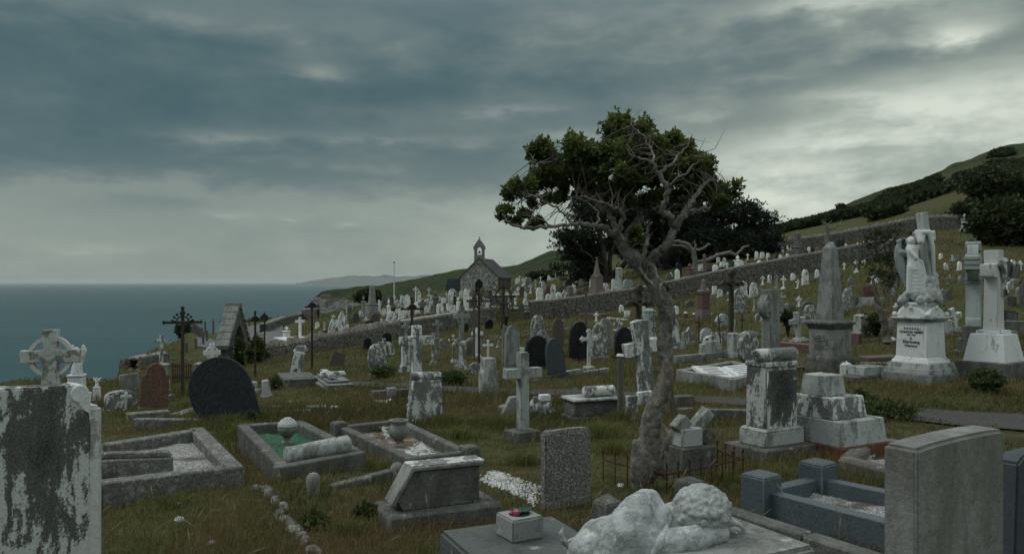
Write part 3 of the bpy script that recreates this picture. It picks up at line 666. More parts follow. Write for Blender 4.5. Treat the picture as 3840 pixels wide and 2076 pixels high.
def leaning_tree():
    Y0 = 6.45
    base = at(2415, 1845, Y0); base.z = H(base.x, base.y) - .05
    t_ = thing('leaning_tree', 'wind-bent grey-barked tree with spreading leafy crown standing among the graves', 'tree', base)
    s_ = Y0 / F; rn = random.Random(3)
    def P(pl):      # (px, py, depth offset m, radius px)
        return [at(x, y, Y0 + d) - base for x, y, d, r in pl], [r * s_ for *_, r in pl]
    trunk = [(2404, 1856, 0, 42), (2402, 1820, 0, 40), (2408, 1785, 0, 52), (2420, 1750, 0, 66), (2432, 1690, 0, 58), (2438, 1620, 0, 52), (2448, 1560, 0, 48), (2470, 1505, .02, 44), (2490, 1450, .02, 37), (2497, 1390, .03, 38), (2494, 1320, .03, 38), (2492, 1260, .02, 35), (2502, 1195, .02, 40), (2496, 1150, 0, 36), (2468, 1095, 0, 35), (2440, 1040, 0, 37), (2402, 995, 0, 37), (2366, 955, 0, 38), (2338, 920, 0, 31), (2318, 890, 0, 23), (2304, 868, 0, 17)]
    limbs = [
     [(2312, 885, 0, 17), (2272, 858, -.1, 11), (2236, 849, -.2, 10), (2190, 842, -.3, 9), (2143, 838, -.35, 8), (2060, 849, -.45, 7), (1972, 852, -.55, 6), (1909, 836, -.6, 4), (1884, 803, -.65, 3)],
     [(2308, 880, 0, 16), (2300, 830, .1, 13), (2262, 778, .15, 12), (2211, 737, .2, 10), (2143, 688, .3, 9), (2113, 664, .3, 7), (2065, 615, .35, 5), (2011, 566, .4, 3)],
     [(2268, 785, .15, 9), (2231, 693, .4, 9), (2200, 665, .45, 8), (2172, 640, .5, 6), (2148, 610, .5, 5), (2162, 557, .55, 3)],
     [(2316, 880, -.1, 11), (2338, 815, -.2, 9), (2325, 795, -.25, 7), (2304, 781, -.3, 6), (2230, 752, -.4, 5), (2180, 735, -.5, 3)],
     [(2380, 950, .1, 24), (2363, 880, .25, 20), (2382, 850, .3, 20), (2405, 800, .35, 15), (2367, 752, .4, 13), (2380, 708, .45, 12), (2430, 683, .5, 9), (2485, 654, .5, 6), (2500, 600, .5, 4)],
     [(2440, 1040, 0, 24), (2436, 985, -.05, 24), (2470, 945, -.1, 20), (2509, 908, -.15, 19), (2519, 874, -.15, 17), (2540, 838, -.15, 16), (2568, 796, -.1, 14), (2597, 752, 0, 11), (2641, 693, .1, 8), (2675, 672, .1, 4)],
     [(2530, 850, -.15, 14), (2509, 811, -.3, 13), (2482, 791, -.35, 11), (2499, 740, -.4, 11), (2499, 703, -.4, 10), (2470, 654, -.4, 9), (2455, 625, -.4, 8), (2431, 601, -.4, 6), (2363, 579, -.4, 4)],
     [(2572, 796, -.1, 8), (2631, 784, 0, 6), (2690, 767, .15, 5), (2740, 745, .25, 3)],
     [(2407, 1000, -.2, 9), (2422, 935, -.25, 8), (2429, 885, -.25, 7), (2436, 835, -.3, 4)],
     [(2470, 660, -.4, 7), (2510, 620, -.3, 6), (2560, 570, -.2, 4), (2590, 520, -.2, 3)],
     [(2500, 705, -.4, 7), (2560, 660, -.5, 5), (2620, 600, -.5, 4), (2640, 570, -.5, 3)],
     [(2455, 625, -.4, 6), (2440, 560, -.2, 4), (2400, 500, -.1, 3), (2360, 470, 0, 2)],
     [(2380, 708, .45, 8), (2340, 640, .5, 6), (2330, 570, .6, 4), (2310, 500, .6, 3)],
     [(2211, 737, .2, 6), (2120, 735, .3, 5), (2040, 735, .4, 4), (1960, 715, .4, 3)],
     [(2143, 838, -.35, 5), (2100, 790, -.3, 4), (2020, 745, -.3, 4), (1960, 730, -.3, 3)],
     [(2236, 849, -.2, 5), (2245, 800, -.1, 4), (2210, 760, 0, 4), (2160, 745, 0, 3)],
     [(2143, 688, .3, 5), (2140, 640, .3, 4), (2060, 620, .2, 3), (2000, 600, .1, 3)],
     [(2060, 849, -.45, 4), (2010, 815, -.5, 3), (1960, 805, -.5, 2)],
     [(2172, 640, .5, 5), (2230, 590, .6, 4), (2290, 545, .6, 3)],
     [(2436, 985, -.05, 7), (2455, 1010, -.3, 6), (2480, 1060, -.4, 5), (2476, 1085, -.5, 3)],
     [(2402, 995, 0, 9), (2420, 1040, -.3, 5), (2470, 1085, -.4, 3)],
    ]
    tm = MB(); skel = []
    def refine(pts, rad, k_=5, amp=.012):
        o_, r_ = [], []
        for i in range(len(pts) - 1):
            a, b = pts[max(i - 1, 0)], pts[i]; c, d = pts[i + 1], pts[min(i + 2, len(pts) - 1)]
            for q in range(k_):
                t = q / k_
                p = .5 * ((2 * b) + (c - a) * t + (2 * a - 5 * b + 4 * c - d) * t * t + (3 * b - a - 3 * c + d) * t ** 3)
                o_.append(p + Vector((rn.uniform(-amp, amp), rn.uniform(-amp, amp), rn.uniform(-amp, amp)))); r_.append((rad[i] * (1 - t) + rad[i + 1] * t) * rn.uniform(.93, 1.09))
        o_.append(pts[-1]); r_.append(rad[-1]); return o_, r_
    pt, rt = P(trunk); a, b = refine(pt, rt, 7, .002)
    for i in range(len(a) - 1): tm.ell(a[i], b[i] * .80, nu=12, nv=8); tm.ell(a[i].lerp(a[i + 1], .5), b[i] * .80, nu=12, nv=8)
    for x, y, dx, r in [(2470, 1735, 24, 24), (2385, 1745, -6, 22), (2425, 1720, 6, 26), (2512, 1190, 8, 13)]:
        q0 = at(x, y, Y0 - .06) - base; q1 = at(x + dx * .5, y - 90, Y0 - .03) - base; tm.cap(q0, q1, r * s_, r * .55 * s_); tm.cap(q0, at(x + dx, y + 45, Y0 - .05) - base, r * s_, r * .6 * s_)
    for _ in range(46):     # burrs and swellings
        i = rn.randrange(len(a)); d = Vector(RNG.normal(size=3)).normalized(); tm.ell(a[i] + d * b[i] * .64, b[i] * rn.uniform(.16, .28), nu=8, nv=6)
    trunk_o = sculpt(tm, 'trunk', MT['bark'], t_, .0125, 3, disp=.016, dscale=.045)
    sc = MB()   # bare wood scar, proud of the bark
    a, b = P([(2462, 1524, -.06, 6), (2478, 1492, -.046, 20), (2494, 1440, -.034, 25), (2500, 1395, -.034, 22), (2498, 1345, -.05, 8)]); a, b = refine(a, b, 4, .002); sc.tube(a, b, 12, .05); sc.build('bare_scar', MT['barewood'], trunk_o)
    ds = MB(); a, b = P([(2487, 1590, -.1, 9), (2508, 1640, -.16, 14), (2490, 1690, -.18, 12), (2484, 1735, -.18, 4)]); a, b = refine(a, b, 4, .01); ds.tube(a, b, 8, .2)
    a, b = P([(2500, 1660, -.16, 8), (2495, 1700, -.2, 7), (2497, 1728, -.2, 3)]); ds.tube(a, b, 6, .2); ds.build('dead_bark', MT['deadwood'], trunk_o)
    lm = MB()
    for L in limbs:
        pt, rt = P(L); a, b = refine(pt, rt); b = [q * .88 for q in b]; lm.tube(a, b, 9, .06); skel += list(zip(a, b))
    SP = np.array([p for p, r in skel])
    blobs = [(2030, 575, 48, 42), (2160, 570, 52, 50), (2228, 545, 18, 12), (2300, 590, 75, 48), (2330, 490, 58, 52), (2400, 515, 72, 50), (2440, 560, 55, 40), (2528, 555, 62, 42), (2570, 625, 70, 45), (2625, 640, 42, 48), (2210, 630, 70, 40), (2100, 655, 75, 36), (2040, 670, 52, 34), (1965, 700, 52, 30), (1925, 722, 34, 24), (1893, 803, 22, 24), (1925, 828, 24, 14), (1990, 838, 36, 14), (1965, 805, 20, 14), (2035, 830, 16, 16), (2150, 715, 45, 22), (2400, 610, 70, 50), (2480, 620, 60, 45), (2560, 705, 60, 40), (2650, 725, 70, 34), (2672, 672, 22, 16), (2735, 712, 34, 30), (2370, 690, 60, 36), (2450, 755, 50, 34), (2330, 750, 40, 24), (2370, 885, 30, 20), (2385, 905, 32, 18), (2300, 665, 60, 34), (2472, 1078, 34, 24), (2690, 760, 50, 18), (2580, 770, 40, 24), (2230, 700, 40, 26), (2420, 660, 60, 36), (2075, 745, 40, 20), (2010, 760, 24, 14)]
    tips = []; tw = MB(); tint = []
    for bx, by, rx, ry in blobs:
        area = rx * ry; n = int(area * .108) + 14; dd = min(rx, 60) * s_ * 1.6
        c = at(bx, by, Y0 + rn.uniform(-.10, .5)) - base
        # break each blob into sub-clumps so that gaps open between them
        ks = max(3, int(area / 150)); subs = inball(ks, c, (rx * s_, dd, ry * s_), .5)
        for q in range(n):
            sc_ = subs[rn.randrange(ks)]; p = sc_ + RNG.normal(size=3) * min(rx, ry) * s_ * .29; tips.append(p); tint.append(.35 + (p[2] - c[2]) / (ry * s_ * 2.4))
        for sc_ in subs[:max(3, ks)]:
            for rep in range(1):
                p = Vector(sc_) + Vector(RNG.normal(size=3) * min(rx, ry) * s_ * .3); i = int(np.argsort(((SP - np.array(p)) ** 2).sum(1))[rn.randrange(14)]); q0 = Vector(SP[i])
                v = p - q0
                if v.length > .5: continue
                m1 = q0 + v * .35 + Vector(RNG.normal(size=3) * v.length * .10); m2 = q0 + v * .7 + Vector(RNG.normal(size=3) * v.length * .12)
                tw.tube([q0, m1, m2, p + v * .05], [.0052, .0038, .0026, .0014], 4)
    # bare twiglets poking beyond the leaves and along the limbs
    for _ in range(230):
        i = rn.randrange(len(skel)); q0, r0 = skel[i]; d = Vector(RNG.normal(size=3)); d.z = abs(d.z) + .2; d.normalize(); L = rn.uniform(.04, .15)
        m1 = q0 + d * L * .5 + Vector(RNG.normal(size=3) * .02); tw.tube([q0, m1, q0 + d * L + Vector(RNG.normal(size=3) * .05)], [.004, .003, .001], 3)
    for bx, by in [(2010, 500), (2110, 590), (1960, 650), (2310, 430), (2420, 440), (2500, 480), (2700, 690), (2290, 455), (2600, 540), (1935, 680)]:
        q0 = at(bx, by + 60, Y0) - base; tw.tube([q0, at(bx + 4, by + 20, Y0 - .05) - base, at(bx - 8, by, Y0) - base], [.004, .003, .0008], 3)
    lm.build('limb', MT['bark'], t_, ang=80); tw.build('twigs', MT['twig'], t_, ang=80)
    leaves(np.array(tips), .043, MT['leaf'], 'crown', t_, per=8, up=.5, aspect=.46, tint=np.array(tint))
leaning_tree()

def pine(label, x0, y0, Y0, trunks, clusters, rz=0, per=8, sz=.30, name='pine_tree', grp='dark pines behind the wall', mat='pine', bark='pinebark', dens=1.):
    b = at(x0, y0, Y0); b.z = H(b.x, b.y) - .2 if abs(b.z - H(b.x, b.y)) < 3 else b.z
    t_ = thing(name, label, 'tree', b, 0, grp); s_ = Y0 / F; tm = MB()
    for T in trunks:
        pts = [at(x, y, Y0 + d) - b for x, y, d, r in T]; rad = [r * s_ for *_, r in T]; o_, r_ = [], []
        for i in range(len(pts) - 1):
            for q in range(4): t = q / 4; o_.append(pts[i].lerp(pts[i + 1], t) + Vector(RNG.normal(size=3) * .06)); r_.append(rad[i] * (1 - t) + rad[i + 1] * t)
        o_.append(pts[-1]); r_.append(rad[-1]); tm.tube(o_, r_, 8, .08)
    C = []
    for cx, cy, rx, ry, d in clusters:
        c = at(cx, cy, Y0 + d) - b; ks = max(4, int(rx * ry / 160)); subs = inball(ks, c, (rx * s_, rx * s_ * .9, ry * s_), .3)
        for q in subs:
            n = int(26 * dens) ; C += list(q + RNG.normal(size=(n, 3)) * np.array([.60, .55, .24]) * (Y0 / 70))
            if RNG.uniform() < .5: m1 = Vector(q) * .5 + c * .5; tm.tube([c, m1 + Vector(RNG.normal(size=3) * .2), Vector(q)], [.06, .045, .02], 4)
    tm.build('trunk', MT[bark], t_, ang=80); leaves(np.array(C), sz, MT[mat], 'crown', t_, per=per, up=.6, aspect=.35)
    return t_
pine('broad dark pine left of the others, its crown drooping towards the wall', 2275, 1075, 68,
     [[(2278, 1095, 0, 16), (2272, 1040, 0, 12), (2266, 960, 0, 10), (2250, 850, 0, 8), (2240, 790, 0, 5)], [(2285, 1090, 0, 14), (2300, 1030, 0, 11), (2345, 985, -1, 9), (2400, 950, -1, 6)],
      [(2290, 1060, .5, 10), (2285, 960, 1, 8), (2320, 850, 1, 6)], [(2262, 1000, 0, 6), (2200, 950, -1, 4), (2150, 900, -2, 3)]],
     [(2180, 880, 88, 26, 0), (2130, 905, 38, 14, 1), (2250, 820, 90, 40, 1), (2340, 780, 80, 40, 2), (2160, 955, 70, 18, 1), (2130, 1000, 42, 16, 0), (2210, 1010, 60, 22, 1), (2240, 925, 80, 30, 2), (2330, 870, 70, 60, 3), (2300, 720, 60, 40, 2), (2220, 770, 70, 30, 2), (2350, 930, 40, 40, 4), (2190, 1040, 45, 12, 2), (2210, 985, 70, 30, 4), (2140, 930, 30, 12, 0)])
pine('tall dark pine in the middle of the clump behind the leaning tree', 2500, 1000, 76,
     [[(2500, 1030, 0, 13), (2495, 940, 0, 11), (2480, 850, 0, 9), (2440, 760, 0, 6)], [(2490, 1000, 0, 9), (2540, 900, 0, 7), (2580, 820, 1, 5)]],
     [(2420, 790, 80, 50, 0), (2500, 760, 70, 50, 0), (2560, 800, 80, 45, 1), (2440, 880, 60, 50, 2), (2400, 960, 60, 40, 3), (2420, 1010, 50, 26, 3), (2500, 980, 60, 26, 3), (2520, 870, 70, 44, 2), (2600, 850, 60, 34, 1), (2480, 930, 70, 30, 3), (2560, 940, 70, 30, 2), (2620, 900, 46, 26, 2)])
pine('flat-topped pine with layered dark crown at the right end of the clump', 2720, 960, 74,
     [[(2705, 990, 0, 12), (2702, 930, 0, 10), (2706, 850, 0, 8), (2700, 800, 0, 6)], [(2765, 985, 1, 12), (2762, 900, 1, 9), (2770, 850, 1, 7), (2790, 800, 1, 5)], [(2765, 880, 1, 5), (2820, 845, 0, 4), (2880, 840, 0, 3)]],
     [(2790, 775, 50, 18, 0), (2760, 800, 80, 22, 0), (2830, 820, 70, 18, 0), (2870, 838, 44, 13, 0), (2690, 800, 70, 40, 1), (2640, 830, 50, 30, 1), (2850, 800, 30, 14, 0), (2680, 850, 50, 16, 2), (2840, 850, 60, 10, 1)])
pine('dense low evergreen mass filling in beneath the pines', 2740, 990, 72,
     [[(2620, 1010, 0, 9), (2660, 960, 0, 7), (2700, 925, 0, 5)], [(2800, 990, 0, 9), (2830, 950, 0, 7), (2850, 910, 0, 4)]],
     [(2660, 935, 80, 34, 1), (2640, 880, 60, 34, 2), (2700, 890, 60, 26, 2), (2600, 990, 60, 30, 3), (2560, 1000, 60, 24, 3), (2740, 910, 80, 30, 1), (2780, 880, 60, 14, 3), (2820, 905, 70, 26, 1), (2860, 935, 44, 34, 1), (2780, 950, 90, 34, 1), (2700, 965, 90, 26, 2), (2830, 975, 60, 26, 1), (2600, 950, 50, 40, 3), (2880, 905, 26, 22, 1)], name='evergreen_tree', dens=1.5)
# bare serpentine limbs of a dead tree in front of the pines
def deadtree(name, label, x0, y0, Y0, T, mat='deadwood', jit=.1):
    b = at(x0, y0, Y0); t_ = thing(name, label, 'tree', b); s_ = Y0 / F; tm = MB()
    for i, L in enumerate(T):
        pts = [at(x, y, Y0 + d) - b for x, y, d, r in L]; rad = [r * s_ for *_, r in L]; o_, r_ = [], []
        for j in range(len(pts) - 1):
            for q in range(4): t = q / 4; o_.append(pts[j].lerp(pts[j + 1], t) + Vector(RNG.normal(size=3) * s_ * 1.2)); r_.append(rad[j] * (1 - t) + rad[j + 1] * t)
        o_.append(pts[-1]); r_.append(rad[-1]); tm.tube(o_, r_, 8, jit)
    tm.build('trunk', MT[mat], t_, ang=80); return t_
deadtree('dead_tree', 'bare dead tree with long curved limbs arching before the pines', 2600, 1030, 58,
     [[(2605, 1040, 0, 12), (2606, 990, 0, 11), (2600, 940, 0, 9), (2580, 915, 0, 7), (2545, 905, 0, 6), (2500, 905, 0, 4)], [(2598, 945, .3, 6), (2560, 922, .5, 5), (2520, 920, .5, 4)],
      [(2612, 940, -.3, 5), (2640, 930, -.5, 4), (2655, 915, -.5, 4), (2663, 918, -.5, 3)], [(2608, 935, 0, 4), (2604, 900, 0, 2)],
      [(2655, 975, 0, 8), (2690, 955, 0, 7), (2730, 948, 0, 7), (2765, 958, 0, 6), (2785, 930, 0, 5), (2810, 918, 0, 3)], [(2730, 948, 0, 4), (2744, 936, 0, 2)], [(2612, 985, 0, 8), (2655, 975, 0, 8)]], mat='bark')
deadtree('dead_tree', 'forked grey dead stump standing behind the obelisk', 3098, 925, 40,
     [[(3098, 925, 0, 8), (3102, 890, 0, 8), (3100, 860, 0, 7), (3096, 838, 0, 5), (3085, 826, 0, 2)], [(3100, 850, 0, 3), (3110, 835, 0, 2), (3120, 828, 0, 1.2)], [(3102, 862, 0, 4), (3130, 855, 0, 3), (3152, 840, 0, 2), (3158, 822, 0, 1.2)], [(3096, 850, 0, 3), (3080, 832, 0, 1.5)], [(3090, 915, 0, 5), (3078, 900, 0, 3)]], mat='bark')
# twisted thorn tree behind the angel
def thorn():
    Y0 = 21.; b = at(3325, 1270, Y0); b.z = H(b.x, b.y) - .1; t_ = thing('thorn_tree', 'gnarled pale-trunked thorn tree with thin green crown left of the angel', 'tree', b); s_ = Y0 / F; tm = MB()
    T = [[(3326, 1285, 0, 17), (3318, 1220, 0, 15), (3305, 1170, 0, 13), (3292, 1140, 0, 10), (3290, 1100, 0, 7), (3278, 1060, 0, 5), (3272, 1042, 0, 4)],
         [(3330, 1250, .2, 18), (3350, 1190, .3, 16), (3385, 1140, .3, 12), (3400, 1110, .4, 9)], [(3310, 1150, .2, 10), (3335, 1090, .3, 10), (3345, 1030, .4, 9), (3330, 970, .5, 7), (3340, 920, .5, 5), (3370, 870, .5, 3)],
         [(3345, 1030, .4, 6), (3390, 1010, .5, 5), (3408, 960, .5, 4), (3400, 900, .5, 3)], [(3330, 970, .5, 5), (3290, 940, .4, 4), (3275, 915, .3, 3), (3280, 930, .3, 1)], [(3300, 1150, 0, 6), (3275, 1095, -.1, 4), (3262, 1065, -.1, 3)],
         [(3310, 1160, 0, 6), (3325, 1110, 0, 4), (3300, 1060, 0, 3)], [(3395, 1040, .5, 6), (3400, 1080, .4, 5), (3388, 1110, .4, 4)], [(3360, 1080, .3, 5), (3375, 1050, .3, 4), (3370, 1000, .4, 3)]]
    rn = random.Random(9); sk = []
    for L in T:
        pts = [at(x, y, Y0 + d) - b for x, y, d, r in L]; rad = [r * s_ for *_, r in L]; o_, r_ = [], []
        for j in range(len(pts) - 1):
            for q in range(4): t = q / 4; o_.append(pts[j].lerp(pts[j + 1], t) + Vector(RNG.normal(size=3) * .018)); r_.append((rad[j] * (1 - t) + rad[j + 1] * t) * rn.uniform(.85, 1.15))
        o_.append(pts[-1]); r_.append(rad[-1]); tm.tube(o_, r_, 8, .14); sk += o_
    C = []
    for cx, cy, rx, ry in [(3290, 960, 55, 40), (3340, 920, 55, 45), (3380, 880, 30, 40), (3250, 1010, 45, 45), (3300, 1010, 50, 35), (3360, 980, 45, 50), (3390, 930, 26, 50), (3270, 900, 30, 30), (3330, 1050, 30, 20), (3310, 880, 30, 24)]:
        c = at(cx, cy, Y0 + .3) - b; sb = inball(9, c, (rx * s_, .35, ry * s_), .3)
        for q in sb: C += list(q + RNG.normal(size=(12, 3)) * .07)
        for q in sb[:6]:
            q = Vector(q); i = min(sk, key=lambda z: (z - q).length); tm.tube([i, i.lerp(q, .5) + Vector(RNG.normal(size=3) * .04), q], [.012, .008, .003], 4)
    tm.build('trunk', MT['deadwood'], t_, ang=80); leaves(np.array(C), .062, MT['bush'], 'crown', t_, per=4, aspect=.5, up=.5)
thorn()
def shrub(label, cx, cy, rx, ry, Y0, sz=None, n=None, name='shrub', mat='bush', grp=None, sub=10):
    if mat in ('weed', 'ivy') and Y0 < 20: Y0 = ground(cx, cy + ry * .9).y
    if Y0 > 85 and cx > 2900: Y0 = ground(cx, cy + ry * .8).y
    s_ = Y0 / F; c = at(cx, cy, Y0); gz = H(c.x, c.y); t_ = thing(name, label, 'shrub', (c.x, c.y, gz), 0, grp)
    r = np.array((rx * s_, min(rx, 140) * s_ * .8, ry * s_)); loc = Vector((0, 0, c.z - gz)); sb = inball(sub, loc, r * .75, .2); C = []
    n = n or int(rx * ry * .25)
    for q in range(n):
        p = sb[q % sub] + RNG.normal(size=3) * r * .24; C.append(p)
    st = MB()
    for q in sb: q = Vector(q); st.tube([(0, 0, -.05), Vector((q.x * .4, q.y * .4, q.z * .6)), q], [.012 * Y0 / 12, .008 * Y0 / 12, .003 * Y0 / 12], 4)
    st.build('stem', MT['pinebark'], t_); leaves(np.array(C), sz or Y0 * .0042, MT[mat], 'foliage', t_, per=4, up=.6, aspect=.5); return t_
shrub('large dark tree-like thicket on the hill at the right edge', 3760, 700, 130, 62, 135, sz=.55, n=5200, sub=60, grp='dark thickets on the right hillside')
shrub('broad dark green thicket at the right edge below the hilltop', 3790, 850, 120, 85, 92, sz=.40, n=6500, sub=70, grp='dark thickets on the right hillside')
shrub('dark thicket in the shade above the right hand graves', 3640, 800, 60, 40, 110, sz=.6, n=1500, sub=20, grp='dark thickets on the right hillside')
shrub('lone small thorn bush standing on the hill ridge', 3160, 778, 22, 14, 178, sz=.6, n=260, sub=8)
shrub('tiny clump of bushes on the ridge right of the pines', 2985, 838, 22, 10, 175, sz=.55, n=220, sub=8)
shrub('dark round gorse bush behind the small obelisk', 1385, 1115, 46, 26, 80, sz=.34, n=1300, sub=16)
shrub('dark bush beside the post-and-rail fence on the cliff bank', 690, 1243, 26, 22, 58, sz=.3, n=420, sub=10)
shrub('leafy bramble patch beside the path right of the stepped pedestal', 3300, 1535, 130, 30, 10.8, sz=.05, n=1300, sub=30, mat='weed')
shrub('bramble clump against the stepped pedestal', 3230, 1500, 50, 32, 11.5, sz=.05, n=500, sub=14, mat='weed')
shrub('tall feathery weed on the grass below the white cross', 3700, 1430, 60, 50, 13.0, sz=.055, n=520, sub=22, mat='weed')
shrub('green shrub sprouting before the blue slate headstone', 2110, 1370, 30, 50, 21, sz=.075, n=300, sub=12, mat='weed')
shrub('low nettle clump beside the pale scroll headstone', 1700, 1420, 56, 26, 16.5, sz=.065, n=420, sub=16, mat='weed')
shrub('nettles before the leaning white cross slab', 1430, 1395, 50, 24, 18, sz=.065, n=360, sub=14, mat='weed')
shrub('dark bramble bush behind the hooded grey cross', 2955, 1190, 42, 30, 27, sz=.1, n=420, sub=12)
shrub('green bushes growing left of the thorn tree foot', 3285, 1215, 46, 34, 24, sz=.09, n=520, sub=14)
shrub('leafy dock plants beside the tilted black headstone', 1030, 1440, 34, 22, 15.5, sz=.06, n=240, sub=10, mat='weed')
shrub('trailing ivy and bramble hanging on the wall by the lychgate', 965, 1330, 34, 60, 32, sz=.16, n=900, sub=22, mat='ivy', name='ivy')
shrub('ivy climbing the front pier of the lychgate', 893, 1330, 17, 60, 32.2, sz=.15, n=520, sub=14, mat='ivy', name='ivy')
shrub('thistle rosette in the near grass left of the desk memorial', 1180, 1955, 62, 26, 4.7, sz=.04, n=110, sub=14, mat='ivy')
shrub('leafy thistle before the sloping desk memorial', 1375, 1915, 55, 26, 5.0, sz=.04, n=100, sub=14, mat='ivy')
shrub('row of small bushes on the slope below the headland by the chapel', 2040, 1033, 70, 12, 105, sz=.4, n=800, sub=20)
shrub('dark foxglove spike before the tilted black headstone', 945, 1575, 20, 38, 9.2, sz=.04, n=160, sub=10, mat='weed')
# ------------------------------------------------------------------ gravestone shapes
def arc(cx, cz, rx, rz, a0, a1, n=10): return [(cx + rx * math.cos(R(a0 + (a1 - a0) * i / n)), cz + rz * math.sin(R(a0 + (a1 - a0) * i / n))) for i in range(n + 1)]
def outline(kind, w, h):
    a = w / 2
    if kind == 'round': r = min(a, h * .5); return [(-a, 0), (a, 0)] + arc(0, h - r, a, r, 0, 180, 16)
    if kind == 'low': return [(-a, 0), (a, 0)] + arc(0, h - a * .45, a, a * .45, 0, 180, 12)
    if kind == 'gothic':
        b = min(w * .85, h * .5); L = [(a, h - b)] + [(a * math.cos(q * math.pi / 2) ** .8 if q < 1 else 0, h - b + b * math.sin(q * math.pi / 2) ** 1.15) for q in [i / 8 for i in range(1, 9)]]
        return [(-a, 0), (a, 0)] + L + [(-x, z) for x, z in L[:-1][::-1]]
    if kind == 'peak': return [(-a, 0), (a, 0), (a, h - w * .35), (0, h), (-a, h - w * .35)]
    if kind == 'rect': return [(-a, 0), (a, 0), (a, h * .99), (0, h), (-a, h * .99)]
    if kind == 'slant': return [(-a, 0), (a, 0), (a, h * .9), (-a * .9, h)]
    if kind == 'shoulder':
        s = a * .72; z = h - a * .95; return [(-a, 0), (a, 0), (a, z), (s, z + a * .06)] + arc(0, z + a * .1, s, h - z - a * .1, 0, 180, 12) + [(-s, z + a * .06), (-a, z)]
    if kind == 'step': s = a * .7; z = h * .84; return [(-a, 0), (a, 0), (a, z), (s, z), (s, h), (-s, h), (-s, z), (-a, z)]
    if kind == 'ogee':
        z = h - w * .75; R_ = [(a, z), (a * .98, z + .14 * w), (a * .72, z + .24 * w), (a * .60, z + .36 * w), (a * .50, z + .52 * w), (a * .30, z + .66 * w), (0, h)]
        return [(-a, 0), (a, 0)] + R_ + [(-x, q) for x, q in R_[:-1][::-1]]
    if kind == 'oval': return [(-a * .5, 0), (a * .5, 0)] + arc(0, h / 2 + .02, a, h / 2 - .01, -58, 238, 26)
    if kind == 'broken': return [(-a, 0), (a, 0), (a * .95, h * .7), (a * .5, h * .82), (a * .35, h * .97), (-a * .2, h), (-a * .5, h * .74), (-a, h * .68)]
    raise KeyError(kind)
def cross_pts(w, h, t, az_, flare=0., s=0.):
    a = w / 2; b = t / 2; f = b * (1 + flare)
    return [(-f * 1.05, s), (f * 1.05, s), (b, az_ - b), (a, az_ - f), (a, az_ + f), (b, az_ + b), (f, h), (-f, h), (-b, az_ + b), (-a, az_ + f), (-a, az_ - f), (-b, az_ - b)]
def ring(mb, c, ro, ri, y0, y1, n=28):
    vs = []; fs = []
    for i in range(n):
        a = 2 * math.pi * i / n; ca, sa = math.cos(a), math.sin(a)
        vs += [(ro * ca, y0, c + ro * sa), (ro * ca, y1, c + ro * sa), (ri * ca, y1, c + ri * sa), (ri * ca, y0, c + ri * sa)]
    for i in range(n):
        j = (i + 1) % n
        for q in range(4): fs.append((i * 4 + q, i * 4 + (q + 1) % 4, j * 4 + (q + 1) % 4, j * 4 + q))
    return mb.add(vs, fs)
COLN = {'white': 'stained white', 'pale': 'pale marble', 'clean': 'clean white', 'mottle': 'mottled white', 'black_stain': 'black-stained marble', 'grey': 'grey stone', 'lgrey': 'light grey stone', 'dgrey': 'dark grey stone', 'slate': 'dark slate', 'bslate': 'blue slate', 'black': 'polished black', 'brown': 'brown stone', 'rustst': 'rusty brown', 'red': 'red granite', 'pink': 'pinkish stone', 'teal': 'green-grey stone', 'kerb': 'lichened stone', 'gwood': 'grey wooden', 'wood': 'dark wooden', 'iron': 'thin iron', 'granite': 'rough granite', 'blue': 'blue granite', 'rust': 'rusty iron'}
SHN = {'round': 'round-topped headstone', 'low': 'low curved headstone', 'gothic': 'pointed-arch headstone', 'peak': 'gabled headstone', 'rect': 'square-topped headstone', 'slant': 'slant-topped headstone', 'shoulder': 'shouldered headstone', 'step': 'notched headstone', 'ogee': 'curvy-topped headstone', 'oval': 'oval headstone', 'broken': 'broken headstone',
       'cross': 'plain cross', 'fleury': 'budded cross', 'celtic': 'ringed cross', 'urn': 'urn-topped pillar', 'pillar': 'short pillar', 'obelisk': 'obelisk', 'block': 'low stone block', 'woodcross': 'tall cross', 'ironcross': 'slender cross', 'spire': 'spired monument', 'column': 'column'}
CATN = lambda k_: 'headstone' if 'headstone' in SHN[k_] else ('cross' if 'cross' in SHN[k_] else 'monument')
REG = []
ORD = ['first', 'second', 'third', 'fourth', 'fifth', 'sixth', 'seventh', 'eighth', 'ninth', 'tenth', 'eleventh', 'twelfth', 'thirteenth', 'fourteenth', 'fifteenth', 'sixteenth', 'seventeenth', 'eighteenth', 'nineteenth', 'twentieth']
def zone(px, y):
    if y > 47 and px > 1850 or y > 44 and px > 1250 or y > 40 and 1100 < px <= 1250:
        if px < 1600: return 'on terrace left of chapel'
        if px < 1950: return 'on terrace below the chapel'
        if px < 2210: return 'behind wall beside the gate'
        if px < 2700: return 'behind wall under the pines'
        if px < 3320: return 'between the two right-hand walls'
        return 'high on far right slope'
    if px < 1130: return 'on the left seaward side'
    if px < 1900: return 'among middle graves left of centre'
    if px < 2300: return 'among middle graves near centre'
    if px < 2830: return 'right of the leaning tree'
    if px < 3230: return 'in graves around the obelisk'
    return 'in graves at far right'
KITS = {}
def fac(pos, rz):
    n = Vector((math.sin(R(rz)), -math.cos(R(rz)))); v = Vector((-pos.x, -pos.y)).normalized(); return max(abs(n.dot(v)), .5)
